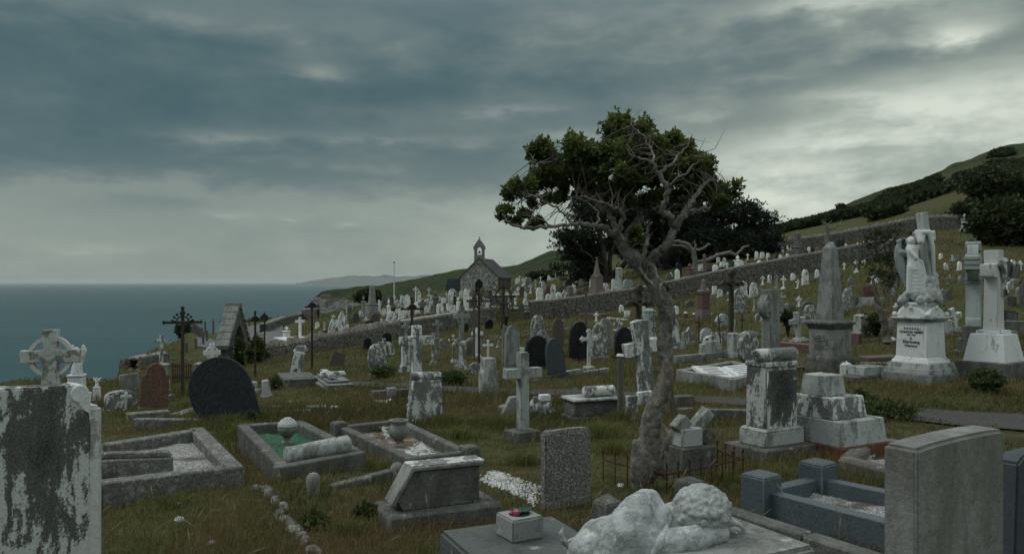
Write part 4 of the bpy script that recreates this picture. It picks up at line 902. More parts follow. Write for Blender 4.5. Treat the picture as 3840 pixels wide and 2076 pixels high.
def grave(kind, px, base, top, w, mat='white', lean=0., rz=30., label=None, Y=None, pitch=0., th=None, plinth=True, bev=None, name=None):
    g = ground(px, base) if Y is None else at(px, base, Y)
    s_ = g.y / F; h = (base - top) * s_; ww = w * s_ / fac(g, rz); far = g.y > 34
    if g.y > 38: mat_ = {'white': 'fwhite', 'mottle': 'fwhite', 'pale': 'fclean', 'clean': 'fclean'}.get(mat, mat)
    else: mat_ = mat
    if Y is not None and g.z > H(g.x, g.y): h += g.z - H(g.x, g.y); g.z = H(g.x, g.y)
    m_ = MT[mat_]; b_ = bev if bev is not None else (0 if far else .008)
    nm = name or {'headstone': 'headstone', 'cross': 'grave_cross', 'monument': 'grave_monument'}[CATN(kind)]
    grp = {'headstone': 'headstones in the graveyard', 'cross': 'crosses in the graveyard', 'monument': 'pillars and monuments in the graveyard'}[CATN(kind)]
    t_ = thing(nm, label, CATN(kind), g - Vector((0, 0, .04)), rz + random.uniform(-3, 3), grp, lean, pitch); h += .04
    REG.append((t_, kind, mat, px, g.y, label))
    th = th or min(.14, max(.07, ww * .2))
    if kind in ('cross', 'fleury', 'celtic'):
        ph = h * .16 if plinth else 0; cw = ww
        if plinth:
            p = MB(); p.box(cw * .75, cw * .6, -.06, ph * .55, .97); p.box(cw * .5, cw * .42, ph * .55, ph, .92); p.build('plinth', m_, t_, b_)
        hh = h - ph; ct = cw * (.26 if kind != 'fleury' else .17); azz = ph + hh - cw * .5 * (1. if kind != 'cross' else .85) - (0 if kind != 'celtic' else ct * .35)
        if kind == 'celtic': azz = h - cw * .58
        c = MB(); th = max(.05, ct * .75); c.prism(cross_pts(cw, h, ct, azz, .12 if kind == 'celtic' else (0 if kind == 'cross' else .0), ph), -th / 2, th / 2)
        co = c.build('cross', m_, t_, b_)
        if kind == 'celtic': r = MB(); ring(r, azz, cw * .40, cw * .31, -th * .36, th * .36); r.build('ring', m_, t_)
        if kind == 'fleury':
            k_ = MB()
            for dx, dz in ((-cw / 2, azz), (cw / 2, azz), (0, h)):
                for ox, oz in ((0, 0), (ct * .55, ct * .55), (-ct * .55, ct * .55)):
                    if dz == azz and dx: ox, oz = (oz * (1 if dx > 0 else -1) * -.9 if oz else 0), ox
                    k_.ell((dx + ox, 0, dz - (ct * .3 if dz == h else 0) + (oz if dz == azz else -abs(ox) * .6)), (ct * .42, th * .52, ct * .42), nu=8, nv=6)
            k_.build('arm_bud', m_, t_)
    elif kind == 'urn':
        p = MB(); p.box(ww, ww, -.06, h * .10, 1); p.box(ww * .82, ww * .82, h * .10, h * .16, .92); p.build('base', m_, t_, b_)
        s = MB(); s.box(ww * .66, ww * .66, h * .16, h * .62, .86); s.build('shaft', m_, t_, b_)
        c = MB(); c.box(ww * .62, ww * .62, h * .62, h * .67, 1.25); c.box(ww * .78, ww * .78, h * .67, h * .70, .75); c.build('cap', m_, t_, b_)
        r = ww * .24; u = MB().lathe([(r * .7, 0), (r * .4, h * .02), (r * .35, h * .05), (r * .85, h * .10), (r, h * .15), (r * .8, h * .19), (r * .5, h * .205), (r * .62, h * .215), (r * .4, h * .25), (r * .12, h * .275), (r * .16, h * .285), (0.001, h * .30)], 12, c=(0, 0, h * .70)); u.build('urn', m_, t_)
    elif kind == 'pillar':
        p = MB(); p.box(ww * 1.1, ww, -.06, h * .22, 1); p.build('base', m_, t_, b_)
        s = MB(); s.box(ww * .78, ww * .7, h * .22, h * .93, .9); s.box(ww * .78, ww * .72, h * .93, h, .55); s.build('shaft', m_, t_, b_)
    elif kind == 'column':
        p = MB(); p.box(ww * 1.1, ww * 1.1, -.06, h * .1, 1); p.build('base', m_, t_, b_)
        s = MB().lathe([(ww * .5, h * .1), (ww * .44, h * .16), (ww * .42, h * .9), (ww * .47, h * .92), (ww * .42, h * .95), (ww * .2, h)], 12); s.build('shaft', m_, t_)
    elif kind == 'obelisk':
        p = MB(); p.box(ww * 1.5, ww * 1.5, -.06, h * .08, 1); p.box(ww * 1.25, ww * 1.25, h * .08, h * .15, 1); p.build('step', m_, t_, b_)
        d = MB(); d.box(ww * .95, ww * .95, h * .15, h * .38, .96); d.box(ww * 1.08, ww * 1.08, h * .38, h * .41, .9); d.build('pedestal', m_, t_, b_)
        s = MB(); s.box(ww * .66, ww * .66, h * .41, h * .93, .62); s.box(ww * .41, ww * .41, h * .93, h, .05); s.build('shaft', m_, t_, b_)
    elif kind == 'spire':
        p = MB(); p.box(ww, ww, -.06, h * .08, 1); p.box(ww * .86, ww * .86, h * .08, h * .16, .95); p.build('step', m_, t_, b_)
        d = MB(); d.box(ww * .66, ww * .66, h * .16, h * .46, .96)
        for q in range(4): d.prism([(-ww * .33, h * .46), (ww * .33, h * .46), (0, h * .56)], -ww * .35, -ww * .2, Matrix.Rotation(R(90 * q), 4, 'Z'))
        d.build('body', m_, t_); s = MB(); s.box(ww * .42, ww * .42, h * .46, h * .92, .18); s.build('spire', m_, t_)
        c = MB(); c.prism(cross_pts(ww * .24, h, ww * .07, h * .965, 0, h * .90), -.03, .03); c.build('finial', m_, t_)
    elif kind == 'block': b = MB(); b.box(ww, ww * .7, -.06, h, .92); b.build('block', m_, t_, b_)
    elif kind in ('woodcross', 'ironcross'):
        t2 = max(.022, ww * (.10 if kind == 'woodcross' else .045)); az2 = h - ww * .42
        p = MB(); p.box(t2, t2, -.1, h); p.build('post', m_, t_, 0); a = MB(); M = Matrix.Translation((0, -t2 * .15, 0)); a.box(ww, t2 * .85, az2 - t2 / 2, az2 + t2 / 2, M=M); a.build('arm', m_, t_, 0)
    else:
        ph = 0
        if plinth and kind not in ('broken', 'oval', 'slant'):
            ph = min(.14, h * .13); p = MB(); p.box(ww * 1.16, th * 2.1, -.08, ph, .97); p.build('base', m_, t_, b_)
        s = MB(); s.prism([(x, z + ph) for x, z in outline(kind, ww, h - ph)], -th / 2, th / 2); s.build('slab', m_, t_, b_)
        if not far and kind in ('gothic', 'round', 'shoulder', 'ogee') and mat in ('white', 'mottle', 'pale', 'grey', 'lgrey') and ww > .3:
            f = MB(); f.prism([(x, z + ph + h * .05) for x, z in outline(kind, ww * .8, (h - ph) * .86)], -th / 2 - .012, -th / 2 + .01); f.build('raised_panel', m_, t_, b_ * .6)
    return t_
T = """
round|165|1455|1441|30|white
urn|1074|1277|1222|34|clean||||small white urn monument on the white platform by the low wall
cross|1125|1277|1189|34|clean||||bright white cross beside the small urn monument on the platform
gothic|1240|1252|1195|22|white|10
cross|1247|1200|1178|16|white|12
ogee|1287|1258|1165|32|mottle|-2|||tall mottled white carved headstone at the left end of the jagged wall
low|1217|1262|1240|36|slate|0
celtic|1310|1212|1148|18|dgrey
gothic|1335|1210|1172|24|bslate
urn|1363|1180|1106|20|grey||||slim grey urn pillar left of the small obelisk before the gorse
cross|1373|1176|1132|14|white
obelisk|1396|1184|1066|34|grey||||slim grey obelisk on a stepped base left of the flagpole
urn|1421|1178|1122|16|clean
urn|1458|1206|1118|18|clean||||tall white pillar with pointed urn right of the slim grey obelisk
gothic|1405|1232|1174|34|brown|3|||brown pointed headstone standing behind a black round one at the wall top
round|1385|1236|1200|36|slate|-3|||black round headstone overlapping the brown pointed one at the wall top
cross|1370|1232|1188|24|white|4
round|1471|1220|1166|32|mottle|-2|||large mottled round headstone beside the wall top left of the brown cross
slant|1432|1216|1193|14|white|-14
rect|1508|1195|1155|26|clean
oval|1493|1152|1124|20|white
gothic|1512|1152|1108|18|white|-4
peak|1527|1152|1104|18|clean
gothic|1441|1150|1112|18|dgrey
gothic|1466|1142|1108|20|dgrey
cross|1503|1150|1102|10|lgrey
round|1477|1172|1153|18|slate
fleury|1559|1146|1074|20|clean||||ornate white cross-topped stone high above the wall near the chapel annexe
gothic|1572|1140|1090|12|mottle
rect|1572|1150|1130|18|pale
fleury|1609|1110|1077|16|white
gothic|1603|1176|1118|22|mottle
celtic|1585|1194|1120|30|pink
urn|1634|1182|1084|26|dgrey||||dark brown finialled pillar taller than its neighbours left of the chapel annexe
gothic|1621|1145|1108|13|white
round|1650|1184|1137|27|white||||white round headstone with twin carved panels at the wall top
round|1652|1130|1112|20|white
gothic|1696|1142|1082|28|white||||large white pointed headstone in front of the chapel annexe
urn|1705|1155|1090|12|slate
rect|1692|1178|1143|30|mottle
urn|1718|1178|1110|16|clean
round|1736|1160|1128|22|brown
gothic|1748|1162|1083|18|clean||||tall clean white pointed headstone before the chapel wall
peak|1765|1170|1120|12|brown
gothic|1779|1158|1100|16|brown
gothic|1808|1116|1078|14|pink
gothic|1822|1168|1118|26|mottle
slant|1856|1146|1116|22|white|8
gothic|1838|1120|1088|16|brown
low|1668|1182|1166|22|lgrey
cross|1932|1152|1092|22|clean||||white cross on a block plinth above the wall gate
round|1974|1166|1118|24|white||||white draped round headstone by the right gatepost
gothic|1971|1118|1092|10|mottle
round|1944|1108|1074|11|clean
round|1957|1112|1074|16|brown
round|1980|1084|1040|20|grey
cross|1962|1070|1042|14|pale
fleury|2008|1080|1048|12|white
cross|2011|1100|1075|12|white
round|2024|1124|1078|24|clean||||plain white round headstone left of the red one behind the long wall
round|2038|1090|1056|14|pale
gothic|2056|1122|1070|24|red||||rust-red gabled headstone behind the long wall
gothic|2075|1124|1066|18|mottle
oval|2056|1130|1102|20|white
round|2106|1116|1072|22|brown
round|2096|1126|1095|22|mottle
celtic|2117|1122|1086|18|white
pillar|2136|1116|1072|24|pink||||pinkish square pillar behind the long wall
round|2132|1078|1046|22|bslate
round|2170|1112|1087|26|dgrey
cross|2083|1042|1012|9|teal
cross|2096|1038|1017|9|clean
cross|2109|1036|1013|9|clean
cross|2126|1034|1014|10|clean
cross|1986|1058|1034|9|white
cross|2016|1048|1032|8|white
round|1997|1056|1040|12|white
cross|2037|1046|1034|8|white
round|2068|1050|1040|12|white
round|2045|1066|1048|10|slate
rect|2104|1054|1036|14|brown
spire|2238|1104|962|42|pink||||brown spired monument with cross finial rising before the dark pine
gothic|2219|1084|1046|15|mottle
gothic|2275|1094|1060|22|mottle|-16|||white mottled headstone tipping left beside the spired monument
round|2302|1088|1046|16|clean
column|2321|1088|1002|24|lgrey||||tall pale round-headed column behind the wall by the leaning tree
round|2355|1078|1046|34|teal
fleury|2504|1062|1018|16|clean|20|||thin white cross fallen against a stone behind the wall
gothic|2508|1062|1024|20|dgrey
cross|2480|990|962|11|clean
cross|2528|978|961|9|pale
peak|2540|1048|1008|16|clean
round|2545|1040|985|20|black
low|2569|1050|1038|20|white
urn|2586|1046|986|24|red||||short red pillar with brown urn left of the pointed white headstone
gothic|2624|1018|975|18|pale
rect|2624|1040|1016|32|dgrey
column|2641|1028|952|10|pink
rect|2655|1028|984|20|brown
round|2683|1030|992|20|clean
round|2662|1030|1010|22|slate
gothic|2708|1008|982|16|clean
round|2708|1020|1000|24|slate
gothic|2716|992|965|12|white
rect|2744|1018|980|16|bslate
urn|2766|1014|957|22|clean||||bright white bell-shaped monument with finial on the wall line under the pines
gothic|2817|1008|986|14|grey|10
peak|2848|1004|976|28|pale
gothic|2837|974|942|11|clean
step|2858|970|944|14|clean
slant|2897|992|960|14|bslate|-20
round|2915|988|952|16|slate
gothic|2935|950|924|10|clean|-10
gothic|2955|946|920|9|clean
peak|2968|944|914|10|white|6
round|2954|968|950|10|pale
obelisk|2991|962|868|22|dgrey||||dark weathered obelisk on steps before the high boundary wall
round|2986|968|932|14|slate
round|3023|968|936|12|bslate
round|3047|962|928|12|slate
round|3110|948|914|18|black
round|3147|930|898|10|slate
round|3159|928|897|11|slate
round|3137|946|920|18|slate
slant|3192|940|922|8|clean|-14
gothic|3203|938|922|9|white
oval|3213|940|922|12|white
gothic|3221|938|910|9|white|-12
round|3230|934|914|8|white
peak|3292|920|888|12|clean
rect|3281|916|897|12|dgrey
gothic|3362|916|884|8|white
round|3160|944|932|12|white
urn|3617|866|800|14|teal
rect|2679|1102|1072|15|clean
low|2539|1149|1132|20|dgrey
low|2584|1149|1129|30|dgrey
gothic|2776|1172|1082|36|mottle|-7|||stained white headstone leaning left behind the dark crucifix
round|2790|1112|1054|22|white|-2
shoulder|2826|1112|1058|26|white||||white shouldered headstone standing behind a small cross above the hooded grey cross
fleury|2828|1168|1090|20|white
round|2801|1104|1068|12|slate
cross|2912|1080|1030|14|teal
fleury|2938|1082|1034|18|clean
gothic|3019|1066|1010|20|mottle||||upright stained pointed headstone on the open slope left of the obelisk
fleury|2930|1186|1094|26|white
pillar|2860|1110|1068|14|pink
rect|2722|1100|1070|22|bslate
round|2960|1150|1136|30|grey
slant|2968|1166|1146|26|dgrey
round|3028|1166|1130|38|dgrey
round|3156|1040|1024|12|dgrey
cross|3212|1020|974|15|clean||||small white cross on the upper slope between obelisk and thorn tree
celtic|3191|1096|1034|22|grey||||small grey ringed cross behind the stained leaning headstone
gothic|3174|1166|1080|32|mottle|6|||stained white headstone leaning right just right of the obelisk
rect|3254|1112|1072|32|red||||square red stone slab left of the thorn tree
pillar|3150|1108|1090|8|grey
round|3151|1103|1090|14|lgrey
rect|3212|1150|1114|12|dgrey
block|3270|1136|1115|60|grey
gothic|3346|1120|1055|22|mottle
cross|3222|1186|1136|18|grey
pillar|3226|1260|1178|30|lgrey||||slender grey pillar stone with a small cross behind the fallen slab
gothic|3037|1206|1142|40|mottle
cross|2998|1278|1168|50|lgrey|-9|||grey-white cross leaning left beside the obelisk pedestal
rect|3580|976|956|18|lgrey|4
round|3528|968|950|10|pale
round|3780|1042|978|28|dgrey
round|3808|1040|986|20|dgrey|12
rect|3762|1068|1038|34|grey
low|3808|1064|1044|34|grey
rect|3836|1150|1066|16|dgrey
rect|3790|1150|1110|30|dgrey
round|3536|1122|1082|18|grey
round|3556|1124|1080|18|dgrey|6
low|3760|1110|1080|24|slate
rect|3695|1060|1028|16|red
cross|3583|1240|1152|46|white|-16|||white cross tipping over behind the angel pedestal
pillar|3546|1262|1196|26|lgrey
cross|2948|1302|1262|18|white
broken|2579|1292|1226|46|mottle|8|||broken mottled slab tilting beside the leaning tree
round|2650|1282|1230|44|lgrey||||squat grey round headstone with white edge behind a thin iron cross
gothic|2530|1306|1195|36|white|-3
step|2666|1342|1278|80|lgrey||||wide notched grey headstone low in the grass right of the tree
oval|2806|1362|1248|68|mottle||||ornate oval scrolled headstone stained black behind the scroll monument
pillar|2749|1336|1246|34|lgrey||||pale stepped pillar stone left of the oval headstone
gothic|2716|1222|1174|44|lgrey|-34
rect|2693|1282|1246|52|mottle
low|2672|1292|1256|60|white
cross|2755|1252|1196|22|white
pillar|2638|1358|1328|24|dgrey
low|2810|1262|1240|90|lgrey
gothic|2016|1300|1180|48|mottle||||tall mottled white pointed headstone behind the black arch right of the gate path
round|2034|1304|1238|44|mottle
round|2012|1384|1256|74|black||||broad black round headstone among the middle graves
gothic|2090|1412|1264|66|bslate|-8|||blue slate pointed headstone leaning left with shrub at its foot
gothic|2092|1300|1192|42|brown||||brown pointed headstone between the mottled and black ones
gothic|2170|1356|1204|66|black||||tall black pointed headstone left of the budded white cross
fleury|2208|1392|1234|60|pale||||pale cross with budded arms in front of black and mottled headstones
shoulder|2246|1350|1208|56|mottle||||blotched shouldered marble headstone right of the budded cross
gothic|2270|1312|1192|50|grey||||grey-white streaked pointed headstone behind the blotched shouldered one
cross|2318|1278|1196|34|white||||small thick white cross left of the leaning tree trunk
gothic|2337|1342|1225|58|black||||black pointed headstone nearest the leaning tree trunk
rect|2352|1188|1164|20|pale
gothic|2410|1196|1140|18|white
column|2436|1270|1156|38|teal||||grey-green domed column behind the tree trunk
round|2360|1302|1226|30|white
slant|1907|1386|1216|46|grey|0|||tall grey stone slab with sloping top left of the pair in the middle
shoulder|1920|1392|1220|52|grey||||broad grey shouldered headstone behind the dark sunray cross
cross|1940|1362|1286|50|clean||||small white cross just behind the big foreground stone cross
cross|1640|1330|1200|36|grey||||plain grey cross on a stepped base before the brown wall
celtic|1731|1382|1146|60|grey||||tall grey ringed cross towering over the middle graves
celtic|1523|1300|1206|32|mottle||||pierced white ringed cross left of the dark brown cross
pillar|1522|1392|1266|38|white||||white pillar stone with square top behind the scroll headstone
celtic|1625|1366|1247|36|white||||lumpy white ringed cross behind the big scroll headstone cross
fleury|1700|1360|1255|38|white||||carved white cross monument with dark moss at its head
cross|1735|1386|1264|48|white|-8|||white cross leaning left on its low base in the middle graves
cross|1790|1342|1230|42|clean||||clean white cross on a stepped base behind the dark post cross
fleury|1830|1352|1274|36|clean||||slender white budded cross above the pale notched stone
rect|1762|1336|1278|26|dgrey
round|1776|1308|1264|60|grey
oval|1782|1404|1360|46|mottle||||fallen round wheel-shaped stone beside the pale notched headstone
gothic|1420|1402|1288|66|mottle|-6|||blotched white headstone tilting left in the grass with cross behind
cross|1440|1330|1268|44|white
round|1378|1314|1266|30|black|0|||small black headstone leaning on the jagged wall, left of two
round|1450|1296|1246|34|black|0|||larger black headstone leaning on the jagged wall, right of two
rect|1748|1246|1214|14|black
round|1834|1234|1197|28|black||||polished black headstone against the brown wall with flowers
rect|1892|1230|1186|22|black
rect|1507|1288|1262|14|black
slant|1258|1372|1316|52|brown|14|||brown flat slab leaning back in the grass of the left slope
celtic|795|1400|1287|60|clean||||clean white ringed cross peeping over the tilted black headstone
pillar|1002|1486|1422|36|lgrey|-6
cross|605|1420|1257|48|white||||tall thin white cross on a pillar near the cliff edge
rect|490|1476|1400|66|grey|-4|||grey rectangular headstone leaning left by the rubble wall
shoulder|576|1540|1361|96|rustst|3|||reddish brown shouldered headstone in the left grass
low|452|1530|1462|110|mottle||||wide low white headstone with scroll carving left of the brown one
cross|470|1535|1470|38|pale|3
pillar|630|1462|1414|18|white
round|640|1500|1478|28|white|10
cross|1395|1185|1175|6|white
gothic|1585|1150|1118|16|clean
round|1540|1150|1124|14|white
round|1600|1150|1126|14|pale
gothic|1634|1130|1104|12|brown
round|1664|1136|1114|16|clean
cross|1676|1128|1096|12|white
round|1682|1160|1136|16|mottle
gothic|1730|1120|1088|14|white
cross|1758|1118|1084|12|clean
round|1766|1140|1112|16|white
gothic|1792|1146|1108|16|clean
cross|1812|1150|1110|14|white
round|1832|1142|1122|16|clean
gothic|1852|1118|1090|14|mottle
cross|1866|1134|1098|14|clean
round|1884|1136|1108|16|pale
gothic|1900|1130|1096|16|white
round|1906|1150|1124|18|white
gothic|1924|1092|1066|13|grey
round|1940|1062|1042|12|clean
cross|1948|1056|1034|9|clean
gothic|1974|1062|1040|12|pale
cross|2027|1060|1036|10|clean
round|2058|1046|1032|9|clean
cross|2074|1040|1020|9|white
gothic|2118|1042|1024|9|white
cross|2146|1036|1018|9|clean
round|2156|1050|1030|14|grey
gothic|2180|1070|1044|16|clean
round|2196|1104|1074|20|brown
cross|1990|1100|1066|14|clean
gothic|2152|1100|1066|16|white
round|2202|1056|1034|14|slate
gothic|1344|1146|1118|14|white
round|1352|1190|1164|16|white
cross|1386|1158|1130|12|clean
gothic|1402|1160|1132|14|lgrey
round|1424|1150|1128|12|white
gothic|1440|1186|1154|16|white
cross|1480|1140|1108|12|clean
round|1490|1182|1158|16|white
gothic|1520|1182|1152|16|clean
cross|1534|1192|1156|16|white
round|1550|1178|1156|16|mottle
gothic|1566|1176|1146|16|pale
cross|1300|1184|1150|14|white
round|1316|1166|1146|14|grey
gothic|1262|1226|1198|14|clean
round|1300|1236|1212|16|clean
round|2432|1062|1034|16|clean
gothic|2452|1050|1022|14|white
round|2608|1010|984|14|lgrey
round|2694|986|964|12|white
cross|2726|1012|984|12|clean
gothic|2782|1006|978|14|clean
round|2798|1000|980|12|grey
cross|2804|976|950|10|clean
round|2880|968|948|11|clean
cross|2878|986|960|10|white
gothic|2926|980|954|12|clean
round|3002|956|934|12|clean
gothic|3034|950|926|10|clean
round|3066|950|926|12|grey
gothic|3122|932|908|10|clean
cross|3172|936|912|9|clean
round|3240|928|906|11|clean
gothic|3258|924|900|9|white
cross|3310|912|886|9|clean
gothic|3330|910|888|9|slate
round|2700|1112|1084|16|white
cross|2736|1124|1088|16|clean
gothic|2652|1108|1080|14|clean
cross|2860|1066|1034|13|clean
gothic|2886|1060|1030|13|white
round|2974|1048|1024|14|clean
cross|2992|1080|1048|14|white
gothic|3064|1040|1010|13|clean
round|3092|1026|1002|12|clean
cross|3120|1020|990|11|clean
gothic|3240|1000|972|12|white
cross|3166|1010|984|10|clean
round|3132|1062|1036|14|white
gothic|3276|1060|1030|13|clean
cross|3108|1090|1056|15|white
gothic|2536|1176|1146|16|clean
round|2500|1180|1152|18|white
gothic|2870|1178|1142|18|clean
round|2846|1206|1174|24|white
cross|2996|1148|1110|18|clean
gothic|2330|1170|1142|16|clean
cross|2236|1204|1170|18|clean
round|2104|1222|1196|20|white
gothic|3492|1024|994|14|clean
cross|3510|1056|1020|14|clean
round|3548|1010|984|14|white
gothic|3598|1012|980|12|clean
round|3604|1060|1034|16|grey
cross|3560|1062|1030|13|white
gothic|3768|1000|966|16|clean
round|3798|1002|974|16|white
cross|3826|1012|976|14|clean
gothic|3786|1092|1056|20|white
round|3822|1108|1076|22|grey
gothic|3520|1150|1110|20|white
cross|3360|1176|1136|18|clean
round|3240|1236|1204|24|white
gothic|3290|1060|1030|12|clean
gothic|1468|1330|1286|22|white
round|1660|1300|1268|24|grey
cross|1868|1300|1256|22|white
gothic|1130|1300|1274|16|lgrey
round|1190|1228|1206|14|clean
cross|1216|1236|1206|12|white
pillar|2556|1306|1280|20|lgrey
"""
for ln in T.strip().splitlines():
    f = ln.split('|') + [''] * 9
    kw = {}
    grave(f[0], float(f[1]), float(f[2]), float(f[3]), float(f[4]), f[5], float(f[6] or 0), float(f[7] or 30), (f[9] or f[8] or None))

# ------------------------------------------------------------------ tall wooden and iron crosses
def rays(mb, c, r, n, a0, a1, L, t, y=0, loop=True):
    for i in range(n):
        a = R(a0 + (a1 - a0) * i / (n - 1)); d = Vector((math.cos(a), 0, math.sin(a)))
        p = Vector((0, y, c)) + d * r; mb.tube([p, p + d * L], t, 5)
        if loop: mb.ell(p + d * (L + t * 2.2), (t * 2.4, t * .8, t * 2.4), nu=8, nv=5)
def suncross(px, base, top, w, armpy, mat, label, full=False, Y=None, rz=15, lean=0, rayr=None, name='sunray_cross'):
    g = ground(px, base) if Y is None else at(px, base, Y); s_ = g.y / F; h = (base - top) * s_; ww = w * s_; az_ = (base - armpy) * s_; tt = max(.05, ww * .085)
    if Y is not None: dz = g.z - H(g.x, g.y); g.z -= dz; h += dz; az_ += dz
    t_ = thing(name, label, 'cross', g, rz, 'tall dark crosses', lean); m_ = MT[mat]
    p = MB(); p.box(tt, tt, -.1, h - tt * .6); p.box(tt * 1.35, tt * 1.35, h - tt * .6, h - tt * .35); p.box(tt * .7, tt * .7, h - tt * .35, h, .6); p.build('post', m_, t_)
    a = MB(); M = Matrix.Translation((0, -tt * .2, 0)); a.box(ww * .94, tt * .8, az_ - tt * .42, az_ + tt * .42, M=M)
    for sg in (-1, 1): a.box(ww * .05, tt * 1.2, az_ - tt * .6, az_ + tt * .6, c=(sg * ww * .475, 0), M=M)
    a.build('arm', m_, t_)
    r = MB(); rr = (rayr or ww * .2)
    if full: rays(r, az_, rr * .5, 20, 0, 342, rr * .42, .009 * g.y / 20, -tt * .55); ring(r, az_, rr * .50, rr * .42, -tt * .62, -tt * .5)
    else:
        rays(r, az_, rr * .8, 8, 12, 168, rr * .34, .011 * g.y / 16, -tt * .62)
        for q in range(14):
            a0, a1 = R(180 * q / 14), R(180 * (q + 1) / 14); r.tube([(rr * .8 * math.cos(a0), -tt * .62, az_ + rr * .8 * math.sin(a0)), (rr * .8 * math.cos(a1), -tt * .62, az_ + rr * .8 * math.sin(a1))], .014 * g.y / 16, 5)
        for sg in (-1, 1): r.tube([(sg * rr * .8, -tt * .62, az_ - rr * .5), (sg * rr * .8, -tt * .62, az_)], .012 * g.y / 16, 5)
    r.build('sun_rays', MT['iron'], t_); return t_
suncross(685, 1486, 1147, 138, 1208, 'wood', 'dark wooden cross with a half-sun of iron rays against the sea', rz=20)
suncross(957, 1412, 1164, 82, 1202, 'wood', 'plain dark wooden cross with a small ring standing right of the lychgate', rz=15, rayr=.05)
suncross(992, 1300, 1170, 50, 1192, 'iron', 'small dark cross with a wreath ring beside the coast road', full=True, Y=30, rz=10)
suncross(1170, 1386, 1128, 52, 1151, 'iron', 'dark narrow crucifix right of the leaning white pillar', rz=20, rayr=.05)
suncross(1888, 1386, 1068, 92, 1111, 'wood', 'dark wooden cross with a full sunburst of rays before the chapel', full=True, rz=15, rayr=.40)
suncross(1796, 1368, 1078, 92, 1128, 'wood', 'dark wooden cross hung with a dried wreath before the chapel', full=True, rz=15, rayr=.16)
suncross(1545, 1390, 1112, 88, 1158, 'wood', 'thick brown wooden cross rising behind the scroll headstone', rz=25, rayr=.05)
# post behind the wreath cross, iron pole, hooded crucifixes
for px, base, top, w, lab in [(1778, 1350, 1090, 5, 'plain dark wooden post beside the wreathed cross'), (2197, 1300, 1096, 5, 'slim bare wooden pole right of the brown headstone')]:
    g = ground(px, base); s_ = g.y / F; t_ = thing('wooden_post', lab, 'post', g, 0, 'posts in the graveyard'); p = MB(); p.box(w * 2 * s_, w * 2 * s_, -.1, (base - top) * s_, .9); p.build('post', MT['gwood'], t_)
    p = MB(); p.box(w * 2.3 * s_, w * 2.3 * s_, (base - top) * s_, (base - top) * s_ + .04, .6); p.build('cap', MT['dgrey'], t_)
def hooded(px, base, top, w, armpy, label, Y=None, rz=15):
    g = ground(px, base) if Y is None else at(px, base, Y); s_ = g.y / F; h = (base - top) * s_; ww = w * s_; az_ = (base - armpy) * s_; tt = ww * .2
    t_ = thing('crucifix', label, 'cross', g, rz, 'tall dark crosses'); m_ = MT['wood']
    p = MB(); p.box(tt, tt, -.1, h); p.build('post', m_, t_); a = MB(); a.box(ww, tt * .7, az_ - tt * .4, az_ + tt * .4); a.build('arm', m_, t_)
    for x, z in ((-ww / 2, az_), (ww / 2, az_), (0, h)):
        c = MB(); M = Matrix.Translation((x, -.02, z)); c.prism([(-tt * .75, -tt * .6), (-tt * .85, 0), (-tt * .45, tt * .5), (0, tt * .8), (tt * .45, tt * .5), (tt * .85, 0), (tt * .75, -tt * .6)], -tt * .8, tt * .6, M)
        c.build('end_cap', m_, t_)
    f = MB(); f.cap((0, -tt * .7, az_ - ww * .35), (0, -tt * .7, az_ - ww * .05), .035, .05); f.cap((0, -tt * .7, az_ - .02), (-ww * .36, -tt * .6, az_ + .06), .028, .02); f.cap((0, -tt * .7, az_ - .02), (ww * .36, -tt * .6, az_ + .06), .028, .02); f.ell((0, -tt * .8, az_ + .09), (.045, .05, .055)); f.cap((.01, -tt * .7, az_ - ww * .35), (0, -tt * .6, az_ - ww * .85), .042, .022)
    sculpt(f, 'carved_figure', MT['wood'], t_, .014, 2)
hooded(2395, 1392, 1080, 84, 1140, 'dark wooden crucifix with capped ends just left of the leaning tree')
hooded(2742, 1262, 1022, 72, 1064, 'dark crucifix with carved figure below the long wall right of the tree')
for a in [(2621, 1312, 1184, 34, 1210, 0, 'upright thin iron cross left of three beside the tree'), (2706, 1338, 1172, 46, 1207, -5, 'tilted thin iron cross, tallest of three beside the tree'), (2783, 1250, 1174, 30, 1198, 0, 'small thin iron cross before the pale low slab')]:
    px, base, top, w, ap, ln_, lab = a; g = ground(px, base); s_ = g.y / F; t_ = thing('iron_cross', lab, 'cross', g, 15, 'thin iron crosses', ln_)
    p = MB(); p.tube([(0, 0, -.1), (0, 0, (base - top) * s_)], .013 * g.y / 16, 6); p.build('post', MT['iron'], t_); q = MB(); q.tube([(-w / 2 * s_, -.01, (base - ap) * s_), (w / 2 * s_, -.01, (base - ap) * s_)], .011 * g.y / 16, 6); q.build('arm', MT['iron'], t_)
g = ground(2455, 1330); t_ = thing('iron_cross', 'small ornate iron wheel cross half hidden by the tree trunk', 'cross', at(2452, 1330, g.y), 20); s_ = g.y / F
p = MB(); p.tube([(0, 0, 0), (0, 0, 170 * s_)], .012, 6); p.tube([(-20 * s_, 0, 135 * s_), (20 * s_, 0, 135 * s_)], .01, 6); ring(p, 135 * s_, 11 * s_, 8 * s_, -.006, .006); ring(p, 95 * s_, 9 * s_, 6 * s_, -.006, .006); ring(p, 60 * s_, 9 * s_, 6 * s_, -.006, .006); p.build('ironwork', MT['iron'], t_)
